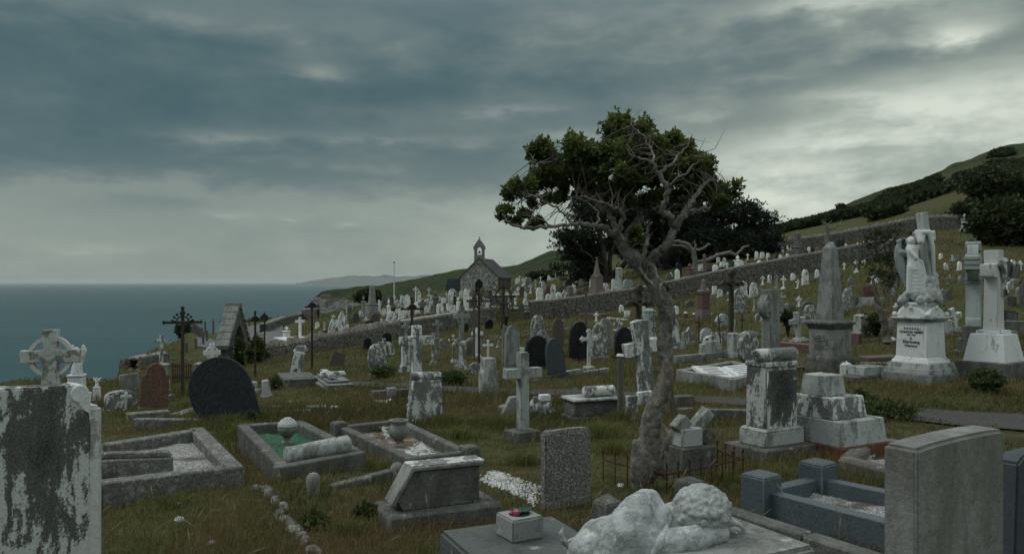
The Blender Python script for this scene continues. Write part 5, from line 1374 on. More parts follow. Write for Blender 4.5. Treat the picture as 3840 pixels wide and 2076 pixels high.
# wooden post with white worn cap in front of the scroll tomb
g = ground(2326, 1568); s_ = g.y / F; t_ = thing('wooden_post', 'weathered grey-green wooden post in front of the scroll-topped tomb', 'post', g, 20, 'posts in the graveyard')
p = MB(); p.lathe([(12 * s_, -.1), (11 * s_, 60 * s_), (11 * s_, 215 * s_), (12 * s_, 222 * s_), (7 * s_, 236 * s_)], 10); p.build('post', MT['gwood'], t_)
p = MB(); p.rock((-.0, 0, 236 * s_), (15 * s_, 15 * s_, 7 * s_)); p.build('cap', MT['pale'], t_)
# flagpole, hill pole
b = at(1478, 1130, 84); t_ = thing('flagpole', 'tall thin white flagpole above the terrace graves', 'flagpole', (b.x, b.y, H(b.x, b.y))); hh = at(1478, 985, 84).z - H(b.x, b.y)
MB().tube([(0, 0, 0), (0, 0, hh * .5), (0, 0, hh)], [.085, .065, .03], 8).build('pole', MT['ppaint'], t_); MB().ell((0, 0, hh + .05), .09).build('truck', MT['dgrey'], t_)
b = at(3506, 825, 140); hz_ = H(b.x, b.y); t_ = thing('utility_pole', 'lone wooden pole standing on the right hillside', 'pole', (b.x, b.y, hz_)); hh = at(3506, 676, 140).z - hz_
MB().tube([(0, 0, 0), (0, 0, hh)], [.17, .10], 8).build('pole', MT['gwood'], t_); q = MB(); q.box(.5, .12, hh - .5, hh - .38); q.build('bracket', MT['iron'], t_)
# fence posts on the cliff bank
FP = [(700, 1322, 1284), (735, 1308, 1268), (762, 1292, 1246), (776, 1280, 1240), (748, 1262, 1228), (757, 1268, 1230), (740, 1256, 1222), (732, 1250, 1216), (725, 1244, 1208), (770, 1236, 1206), (800, 1233, 1200), (829, 1230, 1200), (935, 1226, 1192), (1043, 1218, 1184), (722, 1222, 1212)]
for i, (px, b_, tp) in enumerate(FP[:14]):
    g = ground(px, b_); g = g if g.y < 75 else at(px, b_, 66); s_ = g.y / F
    t_ = thing('fence_post', 'weathered wooden fence post on the bank beside the coast road', 'post', g, 10, 'fence posts beside the coast road'); p = MB(); p.box(.14, .12, -1.2, (b_ - tp) * s_, .95); p.box(.133, .114, (b_ - tp) * s_, (b_ - tp) * s_ + .04, .5); p.build('post', MT['gwood'], t_)
g = at(835, 1225, 66); t_ = thing('fence_rail', 'slanting brace rail at the road fence corner', 'rail', g); p = MB(); s_ = g.y / F; p.tube([(-5 * s_, 0, 22 * s_), (14 * s_, 0, -4 * s_)], .06, 6); p.build('rail', MT['gwood'], t_)

# ------------------------------------------------------------------ gate in the wall
def gate():
    A = col_at_row(1915, 6); B = col_at_row(1990, 6); s_ = A.y / F
    t_ = thing('field_gate', 'weathered wooden five-bar gate standing in the wall opening', 'gate', (A.x, A.y - .3, A.z), 0)
    w = B.x - A.x
    for x, w_, z1 in ((-.32, .32, 1.5), (w * .55, .16, 1.1), (w + .10, .16, 1.15)):
        p = MB(); p.box(w_, .2, -.3, z1, .96, c=(x, 0)); p.build('gate_post', MT['gwood'], t_)
    for x0, x1 in ((-.1, w * .5), (w * .6, w + .02)):
        r = MB()
        for q in range(5): r.box(x1 - x0, .05, .1 + q * .2, .18 + q * .2, c=((x0 + x1) / 2, -.05))
        r.box(.08, .06, .05, 1.05, c=(x0 + .05, -.1)); r.box(.08, .06, .05, 1.05, c=(x1 - .05, -.1)); r.build('gate_leaf', MT['gwood'], t_)
    b = MB(); b.box(.9, .15, -.2, 1.55, 1, c=(-.85, .2)); b.build('notice_board', MT['dgrey'], t_); b = MB(); b.box(.3, .04, .1, .75, 1, c=(-.72, .1)); b.build('opening', MT['void'], t_)
gate()
g = ground(682, 1432); s_ = g.y / F; t_ = thing('iron_gate', 'rusty iron gate between stone piers behind the sunray cross', 'gate', g, 10)
r = MB()
for q in range(9): r.box(.022, .022, 0, 70 * s_, c=((q - 4) * .055, 0))
r.box(.5, .03, .1, .14); r.box(.5, .03, 58 * s_, 62 * s_); r.build('bars', MT['rust'], t_)
for sg in (-1, 1): p = MB(); p.box(.28, .3, -.1, 66 * s_, .94, c=(sg * .46, 0)); p.box(.32, .34, 66 * s_, 73 * s_, .6, c=(sg * .46, 0)); p.build('gate_pier', MT['grey'], t_, .01)

# ------------------------------------------------------------------ kerbed graves
MASK = []
def kerbs(name, label, P, h, t, mat, bed, posts=(), posth=.12, postw=.2, bedz=.4, drop=.1, grp='kerbed graves', bevel=.012, depth=.25, posttop='flat', sides=(0, 1, 2, 3)):
    """P: four plan corners (Vectors) counter-clockwise, kerbs between them, a bed inside"""
    C = sum((Vector((p.x, p.y, 0)) for p in P), Vector()) / 4; z = sum(p.z for p in P) / 4; t_ = thing(name, label, 'grave', (C.x, C.y, z), 0, grp)
    Q = [Vector((p.x - C.x, p.y - C.y, p.z - z)) for p in P]; n_ = 4
    for i in sides:
        a, b = Q[i], Q[(i + 1) % 4]; d = (b - a); L = Vector((d.x, d.y)).length; dr = Vector((d.x, d.y, 0)).normalized(); nn = Vector((-dr.y, dr.x, 0))
        if nn.dot(-a) < 0: nn = -nn
        o0, o1 = (0, 0) if i % 2 == 0 else (t, t)
        A_, B_ = a + dr * o0, b - dr * o1; vs = []
        for p in (A_, B_): vs += [p + Vector((0, 0, -depth)), p + nn * t + Vector((0, 0, -depth)), p + nn * t + Vector((0, 0, h)), p + Vector((0, 0, h))]
        k_ = MB(); k_.add(vs, [(0, 1, 2, 3), (7, 6, 5, 4), (0, 4, 5, 1), (1, 5, 6, 2), (2, 6, 7, 3), (3, 7, 4, 0)]); k_.build('kerb', MT[mat], t_, bevel)
    if bed:
        I = []
        for q in Q: v = Vector((q.x, q.y, 0)); I.append(q - v.normalized() * t * .9)
        n = 10; vs = []; fs = []
        for i in range(n + 1):
            for j in range(n + 1):
                p = (I[0].lerp(I[1], i / n)).lerp(I[3].lerp(I[2], i / n), j / n); vs.append(p + Vector((0, 0, h - drop + random.uniform(-.012, .014))))
        for i in range(n):
            for j in range(n): fs.append((i * (n + 1) + j, i * (n + 1) + j + 1, (i + 1) * (n + 1) + j + 1, (i + 1) * (n + 1) + j))
        MB().add(vs, fs).build('bed', MT[bed], t_)
    for i in posts:
        q = Q[i]; v = Vector((q.x, q.y, 0)).normalized(); M = Matrix.Translation(q - v * postw * .25) @ Matrix.Rotation(math.atan2((Q[1] - Q[0]).y, (Q[1] - Q[0]).x), 4, 'Z')
        p = MB(); p.box(postw, postw, -depth, h + posth, 1, M=M)
        if posttop == 'flat': p.box(postw, postw, h + posth, h + posth + .02, .8, M=M)
        elif posttop == 'dome': p.lathe([(postw * .5, h + posth), (postw * .46, h + posth + .05), (postw * .3, h + posth + .09), (.001, h + posth + .11)], 10, M=M)
        else: p.box(postw, postw, h + posth, h + posth + .07, .1, M=M)
        p.build('corner_post', MT[mat], t_, .008)
    MASK.append([(p.x, p.y) for p in P]); return t_
def atz(px, py, z):           # point of the picture at a known height
    y = (HY - py) / F; y = z / y; return Vector(((px - CX) / F * y, y, z))
def quad(pts, z, h):          # kerb TOP outline in the picture at height z -> plan corners at the foot
    P = [atz(x, y, z) for x, y in pts]
    for p in P: p.z = z - h
    return P
# left big kerbed grave with chippings
P = quad([(917, 1746), (765, 1599), (320, 1668), (300, 1820)], -1.47, .24)
kerbs('kerbed_grave', 'wide lichened stone kerb around white chippings beside the left foreground stone', P, .24, .14, 'kerb', 'gravel', bedz=.25)
g_ = atz(440, 1800, -1.56); t_ = thing('fallen_slab', 'narrow broken stone slab lying inside the left kerbed grave', 'slab', (g_.x, g_.y + .10, -1.58), 8); b = MB(); b.box(.75, .09, 0, .17, .98); b.box(.62, .08, .17, .22, .9, c=(.05, .03)); b.build('slab', MT['kerb'], t_, .01)
# green glass grave
P = quad([(1045, 1752), (1375, 1692), (1137, 1574), (890, 1590)], -1.52, .2)
kerbs('kerbed_grave', 'dark concrete kerb grave filled with green glass chippings', P, .2, .11, 'dgrey', 'green', bedz=.5)
# brown grave with bowl urn
P = quad([(1530, 1720), (1772, 1690), (1505, 1568), (1262, 1595)], -1.60, .12)
kerbs('kerbed_grave', 'sunken dark kerb grave with brown bed and scattered white chippings', P, .12, .10, 'dgrey', 'brownbed', posts=(1, 3), posth=.03, bedz=.5, postw=.16)
def chips(label, pts, n, mat='pale', sz=.012, z=0., name='white_chippings'):
    mb = MB(); rn = random.Random(4)
    cs = [ground(x, y) if z == 0 else atz(x, y, z) for x, y in pts]
    for _ in range(n):
        w_ = [rn.random() ** 4 + 1e-3 for _ in cs]; s_ = sum(w_); p = sum((c * (a / s_) for c, a in zip(cs, w_)), Vector()); s2 = sz * rn.uniform(.6, 1.6)
        mb.ell(p + Vector((rn.gauss(0, .02), rn.gauss(0, .02), s2 * .3)), (s2, s2 * rn.uniform(.6, 1), s2 * .6), Matrix.Rotation(rn.uniform(0, 3), 3, 'Z'), 5, 4, .2)
    o = mb.build(name, MT[mat], None, smooth=False); tag(o, label, kind='stuff'); return o
chips('white stone chippings spilled on the brown grave bed', [(1520, 1700), (1600, 1690), (1570, 1660), (1630, 1706), (1560, 1710)], 420, z=-1.655)
chips('white stone chippings beside the urn on the brown grave', [(1450, 1630), (1470, 1660), (1440, 1600)], 90, z=-1.655)
chips('broad patch of white chippings left of the rough granite headstone', [(1830, 1760), (1800, 1800), (2030, 1900), (2035, 1830), (1900, 1780), (1950, 1850), (1880, 1830)], 1900, sz=.012)
chips('white chippings beside the scroll headstone kerb', [(1420, 1505), (1460, 1500), (1440, 1510)], 90, sz=.02)
# blue granite kerb grave
P = quad([(2826, 1832), (3480, 2000), (3560, 1878), (3057, 1779)], -1.45, .26)
kerbs('kerbed_grave', 'blue-grey granite kerb grave with square corner posts and grey chippings', P, .26, .105, 'blue', 'gravel', posts=(0, 3), posth=.10, postw=.2, bedz=.35, bevel=.006)
# long grey kerb between statue and blue grave
P = quad([(2700, 1905), (3300, 2100), (3330, 2085), (2730, 1892)], -1.50, .18)
a_, b_ = P[0], P[1]; t_ = thing('grave_kerb', 'long dark kerb running diagonally below the blue granite grave', 'kerb', a_, math.degrees(math.atan2(b_.y - a_.y, b_.x - a_.x))); L_ = (b_ - a_).length; b = MB()
x_ = 0
while x_ < L_: b.box(.64, .13, -.2, .18, 1, c=(x_ + .32, .06)); x_ += .655
b.build('kerb', MT['dgrey'], t_, .012)
# kerb rim at the foot of the bowed statue and other low kerbs
for (x0, y0, x1, y1, h_, w_, mat, lab) in [
    (1240, 1835, 1475, 1803, .07, .09, 'dgrey', 'low moss-streaked kerb between two rounded posts'),
    (470, 1574, 640, 1556, .07, .2, 'kerb', 'short broken kerb stone in the left grass, farthest of three'),
    (500, 1612, 760, 1580, .10, .12, 'kerb', 'dark kerb stone just beyond the left kerbed grave'),
    (655, 1556, 820, 1532, .06, .2, 'kerb', 'flat broken kerb stones below the tilted black headstone'),
    (1390, 1500, 1540, 1478, .12, .12, 'dgrey', 'grey kerb beside the path left of the scroll headstone'),
    (2070, 1410, 2280, 1400, .10, .12, 'grey', 'low kerb outline in the grass left of the wooden post'),
    (2620, 1570, 2830, 1560, .10, .12, 'dgrey', 'dark kerb corner behind the fallen cross'),
    (2530, 1360, 2790, 1330, .16, .14, 'grey', 'grey kerb running behind the open-book memorial'),
    (2180, 1188, 2270, 1192, .22, .35, 'red', 'low pink granite kerb on the slope left of the crucifix'),
    (2280, 1194, 2350, 1200, .06, .2, 'pale', 'thin white kerb leading to a small headstone'),
    (2910, 1312, 3050, 1322, .22, .3, 'red', 'red granite kerb left of the obelisk pedestal'),
    (3190, 1290, 3226, 1290, .30, .12, 'red', 'red stone block right of the obelisk pedestal'),
    (3500, 1410, 3640, 1396, .06, .3, 'grey', 'flat grey kerb slab between angel and white cross'),
    (3765, 1248, 3900, 1252, .32, .4, 'dgrey', 'dark kerb block behind the white cross at the right edge'),
    (3700, 1262, 3800, 1276, .2, .3, 'grey', 'rough grey blocks right of the white cross pedestal'),
    (2300, 1240, 2400, 1250, .07, .15, 'pale', 'broken white kerb pieces left of the tree trunk'),
    (2000, 1250, 2090, 1262, .05, .15, 'lgrey', 'thin pale kerb behind the brown headstone'),
    (2540, 1200, 2660, 1196, .05, .2, 'pink', 'thin pink kerb around the red pedestal plot'),
    (2870, 1395, 3180, 1380, .08, .15, 'dgrey', 'dark kerb along the foot of the obelisk plot'),
    (3050, 1200, 3000, 1196, .05, .2, 'lgrey', 'small pale slab left of the obelisk shaft')]:
    a, c = ground(x0, y0), ground(x1, y1); c = a + (c - a) if abs(c.y - a.y) < 6 else a + (c - a).normalized() * 3
    v = c - a; t_ = thing('grave_kerb', lab, 'kerb', a, math.degrees(math.atan2(v.y, v.x)), 'low kerbs in the grass'); b = MB(); n = max(1, int(v.length / .7)); L_ = Vector((v.x, v.y)).length
    for q in range(n): z0 = v.z * (q + .5) / n; b.box(L_ / n - .015, w_, -.15 + z0, h_ + z0 + random.uniform(-.01, .012), .97, c=(L_ * (q + .5) / n, random.uniform(-.012, .012)))
    b.build('kerb', MT[mat], t_, .01)
def at_top(px, base, Y=None): return ground(px, base)
for px, base, top, w, lab, mat in [(1175, 1852, 1770, 56, 'rounded mossy stub post, left of two by the low kerb', 'grey'), (1489, 1806, 1732, 52, 'rounded mossy stub post, right of two by the low kerb', 'grey'), (2585, 1856, 1785, 105, 'pyramid-capped stone post right of the tree foot', 'dgrey'), (2278, 1985, 1850, 108, 'square grey gable-capped pillar behind the bowed statue', 'dgrey'),
        (1892, 1552, 1514, 50, 'small white-topped stub post left of the stone cross', 'grey'), (2044, 1542, 1500, 44, 'small stub post right of the stone cross', 'grey'), (1253, 1545, 1518, 36, 'little white-capped kerb stone behind the green grave', 'white'), (3173, 1418, 1352, 42, 'short white gabled marker post behind the stepped pedestal', 'white')]:
    g = ground(px, base); s_ = g.y / F; h = (base - top) * s_; ww = w * s_ / 1.25; t_ = thing('stone_post', lab, 'post', g, 30, 'small stone posts'); p = MB()
    if 'rounded' in lab: p.lathe([(ww * .5, -.1), (ww * .55, h * .3), (ww * .62, h * .6), (ww * .58, h * .8), (ww * .36, h * .95), (.004, h)], 12)
    else: p.box(ww, ww, -.1, h * .78, 1); p.box(ww, ww, h * .78, h, .12)
    p.build('post', MT[mat], t_, 0 if 'rounded' in lab else .012)

# ------------------------------------------------------------------ vases and fallen things on the graves
def lathe_thing(name, label, cat, px, base, top, w, prof, mat, z=None, grp=None, n=20):
    g = ground(px, base) if z is None else atz(px, base, z); s_ = g.y / F; h = (base - top) * s_; r = w * s_ / 2; t_ = thing(name, label, cat, g, 0, grp); return t_, h, r
t_, h, r = lathe_thing('grave_vase', 'stone vase with pierced domed lid on the green glass grave', 'vase', 1078, 1662, 1563, 74, None, 'grey', -1.61)
MB().lathe([(r * .62, 0), (r * .62, h * .08), (r * .4, h * .14), (r * .36, h * .24), (r * .7, h * .34), (r * .98, h * .5), (r, h * .6), (r * .93, h * .66)], 22).build('bowl', MT['grey'], t_)
MB().lathe([(r * .98, h * .66), (r * 1.0, h * .70), (r * .93, h * .735), (r * .95, h * .75), (r * .84, h * .82), (r * .80, h * .83), (r * .62, h * .92), (r * .3, h * .985), (.003, h)], 22).build('lid', MT['lgrey'], t_)
hl = MB()
for q in range(9): a = q * 2 * math.pi / 9; hl.ell((r * .5 * math.cos(a), r * .5 * math.sin(a), h * .945), (r * .07, r * .07, r * .06), nu=6, nv=4)
hl.build('lid_holes', MT['void'], t_)
t_, h, r = lathe_thing('grave_vase', 'round-bellied open stone bowl vase on the brown grave', 'vase', 1495, 1658, 1573, 78, None, 'grey', -1.66)
MB().lathe([(r * .5, 0), (r * .55, h * .06), (r * .42, h * .13), (r * .8, h * .25), (r, h * .45), (r * .98, h * .6), (r * .85, h * .75), (r * .74, h * .82), (r * .78, h * .87), (r * .92, h * .94), (r * .93, h), (r * .72, h), (r * .66, h * .9)], 24).build('bowl', MT['grey'], t_)
MB().lathe([(r * .66, h * .88), (r * .3, h * .89), (.003, h * .89)], 20).build('soil', MT['void'], t_)
# fallen column lying across the green grave
a, b_ = atz(1070, 1710, -1.50), atz(1312, 1662, -1.46); v = b_ - a; t_ = thing('fallen_column', 'fallen round-ended stone column lying across the green glass grave', 'column', a, math.degrees(math.atan2(v.y, v.x)))
L_ = Vector((v.x, v.y)).length; c = MB(); c.tube([(0, 0, 0), (.01, 0, 0), (L_ * .5, 0, v.z * .5), (L_ - .02, 0, v.z), (L_, 0, v.z)], [.05, .078, .082, .078, .05], 20); c.build('column', MT['lgrey'], t_, ang=50)
# sloping desk memorial
# seen from its back-left: the tall panel faces us, the slope falls to the left
def desk2():
    A = ground(1500, 1975); rz = 24; w = .58; t_ = thing('desk_memorial', 'grey sloping desk-shaped memorial with projecting white-edged top in the foreground', 'headstone', (A.x, A.y, A.z), rz)
    b = MB(); b.box(.80, .42, -.1, .10, 1, c=(.30, .12)); b.build('base', MT['dgrey'], t_, .02)
    H_ = .355; d = .15
    bd = MB(); bd.prism([(0.02, .10), (w - .02, .10), (w - .02, H_), (.095, H_), (-.02, .17)], 0, d); bd.build('body', MT['dgrey'], t_, .006)
    tp = MB(); tp.prism([(w + .01, H_ + .002), (w + .01, H_ + .03), (.075, H_ + .03), (-.062, .15), (-.036, .14), (.092, H_ + .002)], -.02, d + .02); tp.build('desk_top', MT['grey'], t_, .006)
    we = MB(); we.box(w - .06, d + .02, H_ + .031, H_ + .036, .98, c=((w + .09) / 2, d / 2)); we.build('bleached_edge', MT['white'], t_)
desk2()
# rubble line of broken kerb
def rocks(label, pts, n, r0, mat='kerb', name='loose_rock', spread=.06, flat=.55, grp=None):
    rn = random.Random(len(pts) + n); P = [ground(x, y) for x, y in pts]
    for i in range(n):
        f = i / max(1, n - 1) * (len(P) - 1); q = min(int(f), len(P) - 2); p = P[q].lerp(P[q + 1], f - q) + Vector((rn.gauss(0, spread), rn.gauss(0, spread), 0)); p.z = H(p.x, p.y)
        r = r0 * rn.uniform(.6, 1.35); t_ = MB(); t_.ell((0, 0, r * flat * .2), (r, r * rn.uniform(.6, .95), r * flat), Matrix.Rotation(rn.uniform(0, 3), 3, 'Z'), 9, 6, .2)
        o = t_.build(name, MT[mat], None, ang=30); o.location = p; tag(o, label, 'stone', grp or label)
rn_ = random.Random(12); PL = [(950, 1836), (1005, 1850), (1040, 1900), (1062, 1950), (1100, 1990), (1140, 2030), (1190, 2090)]
for i in range(len(PL) - 1):
    A_, B_ = ground(*PL[i]), ground(*PL[i + 1])
    for q in range(2):
        c_ = A_.lerp(B_, .25 + q * .5) + Vector((rn_.uniform(-.03, .03), rn_.uniform(-.03, .03), 0)); v_ = B_ - A_; L_ = v_.length * .27
        r_ = MB(); r_.ell((0, 0, .0), (max(L_, .05), .05 * rn_.uniform(.7, 1.2), .045 * rn_.uniform(.7, 1.2)), None, 10, 7, .17)
        o_ = r_.build('broken_kerb', MT['kerb'], None, ang=25); o_.location = (c_.x, c_.y, H(c_.x, c_.y) + .012); o_.rotation_euler = (rn_.uniform(-.2, .2), rn_.uniform(-.15, .15), math.atan2(v_.y, v_.x) + rn_.uniform(-.3, .3)); tag(o_, 'rough lichened piece of the broken kerb line at bottom left', 'stone', 'broken kerb line in the near grass')
rocks('small pale stone lying loose in the left foreground grass', [(680, 1880), (700, 1940), (780, 2060)], 3, .035, 'lgrey', spread=.05)
rocks('loose pale stone scattered between the middle graves', [(1300, 1480), (1700, 1400), (2100, 1450), (2190, 1440), (2480, 1290), (2560, 1340), (2620, 1350)], 12, .06, 'kerb', spread=.4, flat=.5)
rocks('white rock fragment at the foot of the angel thorn tree', [(3340, 1276), (3360, 1278)], 2, .14, 'pale')
rocks('weathered rock in the tumbled cliff-edge wall', [(330, 1425), (400, 1402), (480, 1390), (560, 1378), (640, 1350), (700, 1340)], 46, .13, 'wallst', spread=.3, flat=.7, grp='tumbled rocks along the cliff edge')
rocks('pale stone chunk near the grave under the rough granite headstone', [(2330, 1830), (2350, 1832)], 1, .045, 'pale')
def blk(label, px, base, w, h, d, mat, rz=30, lean=0, name='stone_block', cat='stone block', tap=.97, pitch=0, grp=None, z=None):
    g = ground(px, base) if z is None else atz(px, base, z); s_ = g.y / F; t_ = thing(name, label, cat, g, rz, grp, lean, pitch); b = MB(); b.box(w * s_, d * s_, -.03, h * s_, tap); b.build('block', MT[mat], t_, .01); return t_, g
blk('cut grey-brown stone block lying on others behind the green grave, right one', 1186, 1540, 74, 20, 60, 'kerb', 14)
blk('cut stone block behind the green grave, left one', 1098, 1518, 56, 16, 40, 'kerb', 10)
blk('flat stone slab under the cut blocks behind the green grave', 1110, 1548, 110, 12, 50, 'kerb', 12)
blk('thin stone step among the blocks behind the green grave', 1040, 1534, 60, 14, 40, 'kerb', 20)
blk('fallen brown slab tilted on rubble before the angel monument', 3300, 1356, 130, 22, 90, 'brown', 0, -3)
blk('rubble blocks under the fallen brown slab', 3290, 1372, 110, 14, 60, 'kerb', 6)
blk('short square grey stub beside the scroll headstone', 1262 + 205, 1492, 34, 40, 26, 'grey')
blk('pale box-shaped stone left of the tilted slab grave', 950, 1452, 28, 22, 24, 'lgrey', 20)
blk('white carved fragment near the pale box-shaped stone', 968, 1470, 22, 14, 20, 'white', 40)
# ------------------------------------------------------------------ large monuments
def text_obj(body, size, parent, loc, rot=(R(90), 0, 0), mat='letter', ext=.003, name='lettering', bold=0.):
    cu = bpy.data.curves.new('t', 'FONT'); cu.body = body; cu.size = size; cu.align_x = 'CENTER'; cu.extrude = ext; cu.offset = bold
    o = bpy.data.objects.new('t', cu); COL.objects.link(o); dg = bpy.context.evaluated_depsgraph_get()
    me = bpy.data.meshes.new_from_object(o.evaluated_get(dg)); bpy.data.objects.remove(o); me.name = name; me.materials.clear(); me.materials.append(MT[mat])
    q = bpy.data.objects.new(name, me); COL.objects.link(q); q.parent = parent; q.location = loc; q.rotation_euler = rot; return q
def inscription(parent, x0, x1, zs, y, M=None, hh=.012, name='inscription', mat='letter'):
    mb = MB(); rn = random.Random(2)
    for z in zs:
        x = x0 + rn.uniform(0, .25) * (x1 - x0); e = x1 - rn.uniform(0, .25) * (x1 - x0)
        while x < e:
            w = rn.uniform(.4, 1.3) * hh; mb.box(w, .003, z, z + hh * rn.uniform(.7, 1), 1, c=(x, y), M=M); x += w + hh * (.35 if rn.random() < .8 else 1.2)
    mb.build(name, MT[mat], parent, smooth=False)
XM = lambda x=0, y=0, z=0, rx=0, ry=0, rz=0: Matrix.Translation((x, y, z)) @ Matrix.Rotation(R(rz), 4, 'Z') @ Matrix.Rotation(R(ry), 4, 'Y') @ Matrix.Rotation(R(rx), 4, 'X')
# left foreground headstone, heavily black-stained
def left_fg():
    Y0 = 2.75; A = at(-120, 1480, Y0); B = at(330, 1466, Y0 + .28); s_ = Y0 / F
    v = B - A; rz = math.degrees(math.atan2(v.y, v.x)); gz = H(A.x, A.y); w = Vector((v.x, v.y)).length; h = A.z - gz
    t_ = thing('headstone', 'large black-stained white headstone filling the bottom left corner', 'headstone', (A.x, A.y, gz - .05), rz, 'headstones in the graveyard')
    tw = .045
    s = MB(); s.prism([(0, 0), (w, 0), (w + .012, h * .9), (w - .008, h + .05)] + [(w * .55, h + .055), (w * .3, h + .06), (0, h + .045)], 0, .11); s.build('panel', MT['blotA'], t_, .008, segs=2)
    sh = MB(); sh.box(w + .11, .13, 0, h - .035, 1, c=(w * .5 + .0, .075)); sh.build('shoulder', MT['pale'], t_, .012, segs=2)
    k_ = MB(); k_.lathe([(.03, 0), (.034, .004), (.034, .12), (.03, .124)], 16, M=XM(w - .03, -.006, h + .018, rx=-90)); k_.prism([(w - .055, h + .02), (w + .012, h + .02), (w + .004, h - .06), (w - .02, h - .04)], -.004, .115); k_.build('scroll', MT['clean'], t_)
left_fg()
# Celtic cross behind it
MT['cpale'] = stone('pitted_marble', (.50, .52, .49), (.075, .075, .065), .36, 5.0, .05, (.36, .37, .34), streak=.7, grain=45, bstr=1., bd=.01)
def celtic_fg():
    Y0 = 8.2; g = at(192, 1600, Y0); gz = H(g.x, g.y); s_ = Y0 / F; h = at(192, 1235, Y0).z - gz; t_ = thing('grave_cross', 'white ringed cross with dark lichen patches against the sea at far left', 'cross', (g.x, g.y, gz), 14, 'crosses in the graveyard')
    w = 200 * s_; th = .10; az_ = at(0, 1335, Y0).z - gz; b = 28 * s_; sb = 24 * s_
    pts = [(-b * 1.25, 0), (b * 1.25, 0), (b, az_ - w * .26)] + arc(w * .185, az_ - w * .185, w * .075, w * .075, 180, 90, 4) + [(w / 2 - .01, az_ - sb), (w / 2, az_ - sb), (w / 2, az_ + sb)] + arc(w * .185, az_ + w * .185, w * .075, w * .075, 270, 180, 4) + [(b, h), (-b, h)] + arc(-w * .185, az_ + w * .185, w * .075, w * .075, 0, -90, 4) + [(-w / 2, az_ + sb), (-w / 2, az_ - sb)] + arc(-w * .185, az_ - w * .185, w * .075, w * .075, 90, 0, 4) + [(-b, az_ - w * .26)]
    c = MB(); c.prism(pts, -th / 2, th / 2); c.build('cross', MT['cpale'], t_, .006)
    r = MB(); ring(r, az_, w * .385, w * .315, -th * .32, th * .32, 40); r.build('ring', MT['pale'], t_)
    p = MB(); p.box(.5, .34, -.1, .22, .96); p.build('base', MT['pale'], t_, .01)
    st = MB()
    for x, z, rr in ((-.01, h - .10, .045), (-w * .36, az_, .035), (-.02, az_ - .03, .012)): st.lathe([(rr, 0), (rr * .9, .004)], 9, M=XM(x, -th / 2 - .001, z, rx=90))
celtic_fg()
# small kneeling angels
def angel_small(px, base, top, pedtop, w, label, Y=None, rz=20, mat='clean', cherub=False):
    g = ground(px, base) if Y is None else at(px, base, Y); s_ = g.y / F; gz = H(g.x, g.y); h = at(px, top, g.y).z - gz; hp = at(px, pedtop, g.y).z - gz; ww = w * s_
    t_ = thing('angel_statue', label, 'statue', (g.x, g.y, gz), rz, 'angel statues')
    p = MB(); p.box(ww * 1.15, ww * .9, -.1, hp * .1, 1); p.box(ww, ww * .75, hp * .1, hp * .93, .86); p.box(ww * .98, ww * .8, hp * .93, hp, .95); p.build('pedestal', MT[mat], t_, .01)
    f = MB(); H_ = h - hp; k_ = H_
    f.cap((0, 0, hp + .04 * k_), (0, .02, hp + .42 * k_), .20 * k_, .15 * k_); f.cap((0, .02, hp + .42 * k_), (.02, 0, hp + .66 * k_), .15 * k_, .13 * k_); f.ell((.0, -.03 * k_, hp + .84 * k_), .10 * k_); f.cap((-.12 * k_, 0, hp + .62 * k_), (-.05 * k_, -.14 * k_, hp + .5 * k_), .05 * k_, .04 * k_); f.cap((.13 * k_, 0, hp + .62 * k_), (.03 * k_, -.14 * k_, hp + .5 * k_), .05 * k_, .04 * k_)
    for sg in (-1, 1):
        if cherub: f.cap((sg * .08 * k_, .08 * k_, hp + .66 * k_), (sg * .42 * k_, .12 * k_, hp + .92 * k_), .10 * k_, .04 * k_); f.cap((sg * .08 * k_, .08 * k_, hp + .6 * k_), (sg * .36 * k_, .12 * k_, hp + .62 * k_), .08 * k_, .03 * k_)
        else: f.cap((sg * .12 * k_, .12 * k_, hp + .35 * k_), (sg * .19 * k_, .14 * k_, hp + .80 * k_), .05 * k_, .10 * k_); f.cap((sg * .19 * k_, .14 * k_, hp + .80 * k_), (sg * .17 * k_, .12 * k_, hp + .96 * k_), .10 * k_, .05 * k_)
    sculpt(f, 'angel_figure', MT[mat], t_, k_ * .022, 3)
angel_small(288, 1520, 1293, 1402, 60, 'small white angel on a tapering pedestal right of the left ringed cross', rz=12)
angel_small(363, 1500, 1412, 1450, 26, 'tiny winged cherub statue before the rubble wall', rz=10, cherub=True)
# tilted black round headstone
g = ground(835, 1575); s_ = g.y / F; t_ = thing('headstone', 'big black slate round headstone leaning left in the long grass', 'headstone', g - Vector((-.14, 0, .05)), 12, 'headstones in the graveyard', -20, -6)
w = 226 * s_; h = 262 * s_; s = MB(); s.prism([(-w * .36, 0), (w * .46, 0), (w * .5, h * .35)] + arc(0, h * .52, w / 2, h * .48, 8, 172, 22) + [(-w * .5, h * .4)], -.05, .05); s.build('slab', MT['slate'], t_, .008)
# leaning white pillar with draped top
g = ground(1108, 1424); s_ = g.y / F; t_ = thing('grave_monument', 'white marble pillar with draped top leaning right above a flat slab', 'monument', g, 20, 'pillars and monuments in the graveyard', 9)
h = 134 * s_; w = 46 * s_; s = MB(); s.box(w * 1.05, w * .8, -.1, h * .80, .80); s.build('shaft', MT['white'], t_, .01); f = MB(); f.cap((-w * .34, 0, h * .80), (w * .36, 0, h * .84), w * .22, w * .24); f.cap((-w * .2, 0, h * .90), (w * .3, 0, h * .92), w * .2, w * .2); f.ell((-w * .4, 0, h * .76), (w * .14, w * .3, w * .2)); sculpt(f, 'drape', MT['mottle'], t_, w * .05, 3)
p = MB(); p.box(w * .16, .02, .02, h * .33, 1, c=(-w * .12, -w * .42)); p.build('loose_slate', MT['dgrey'], t_)
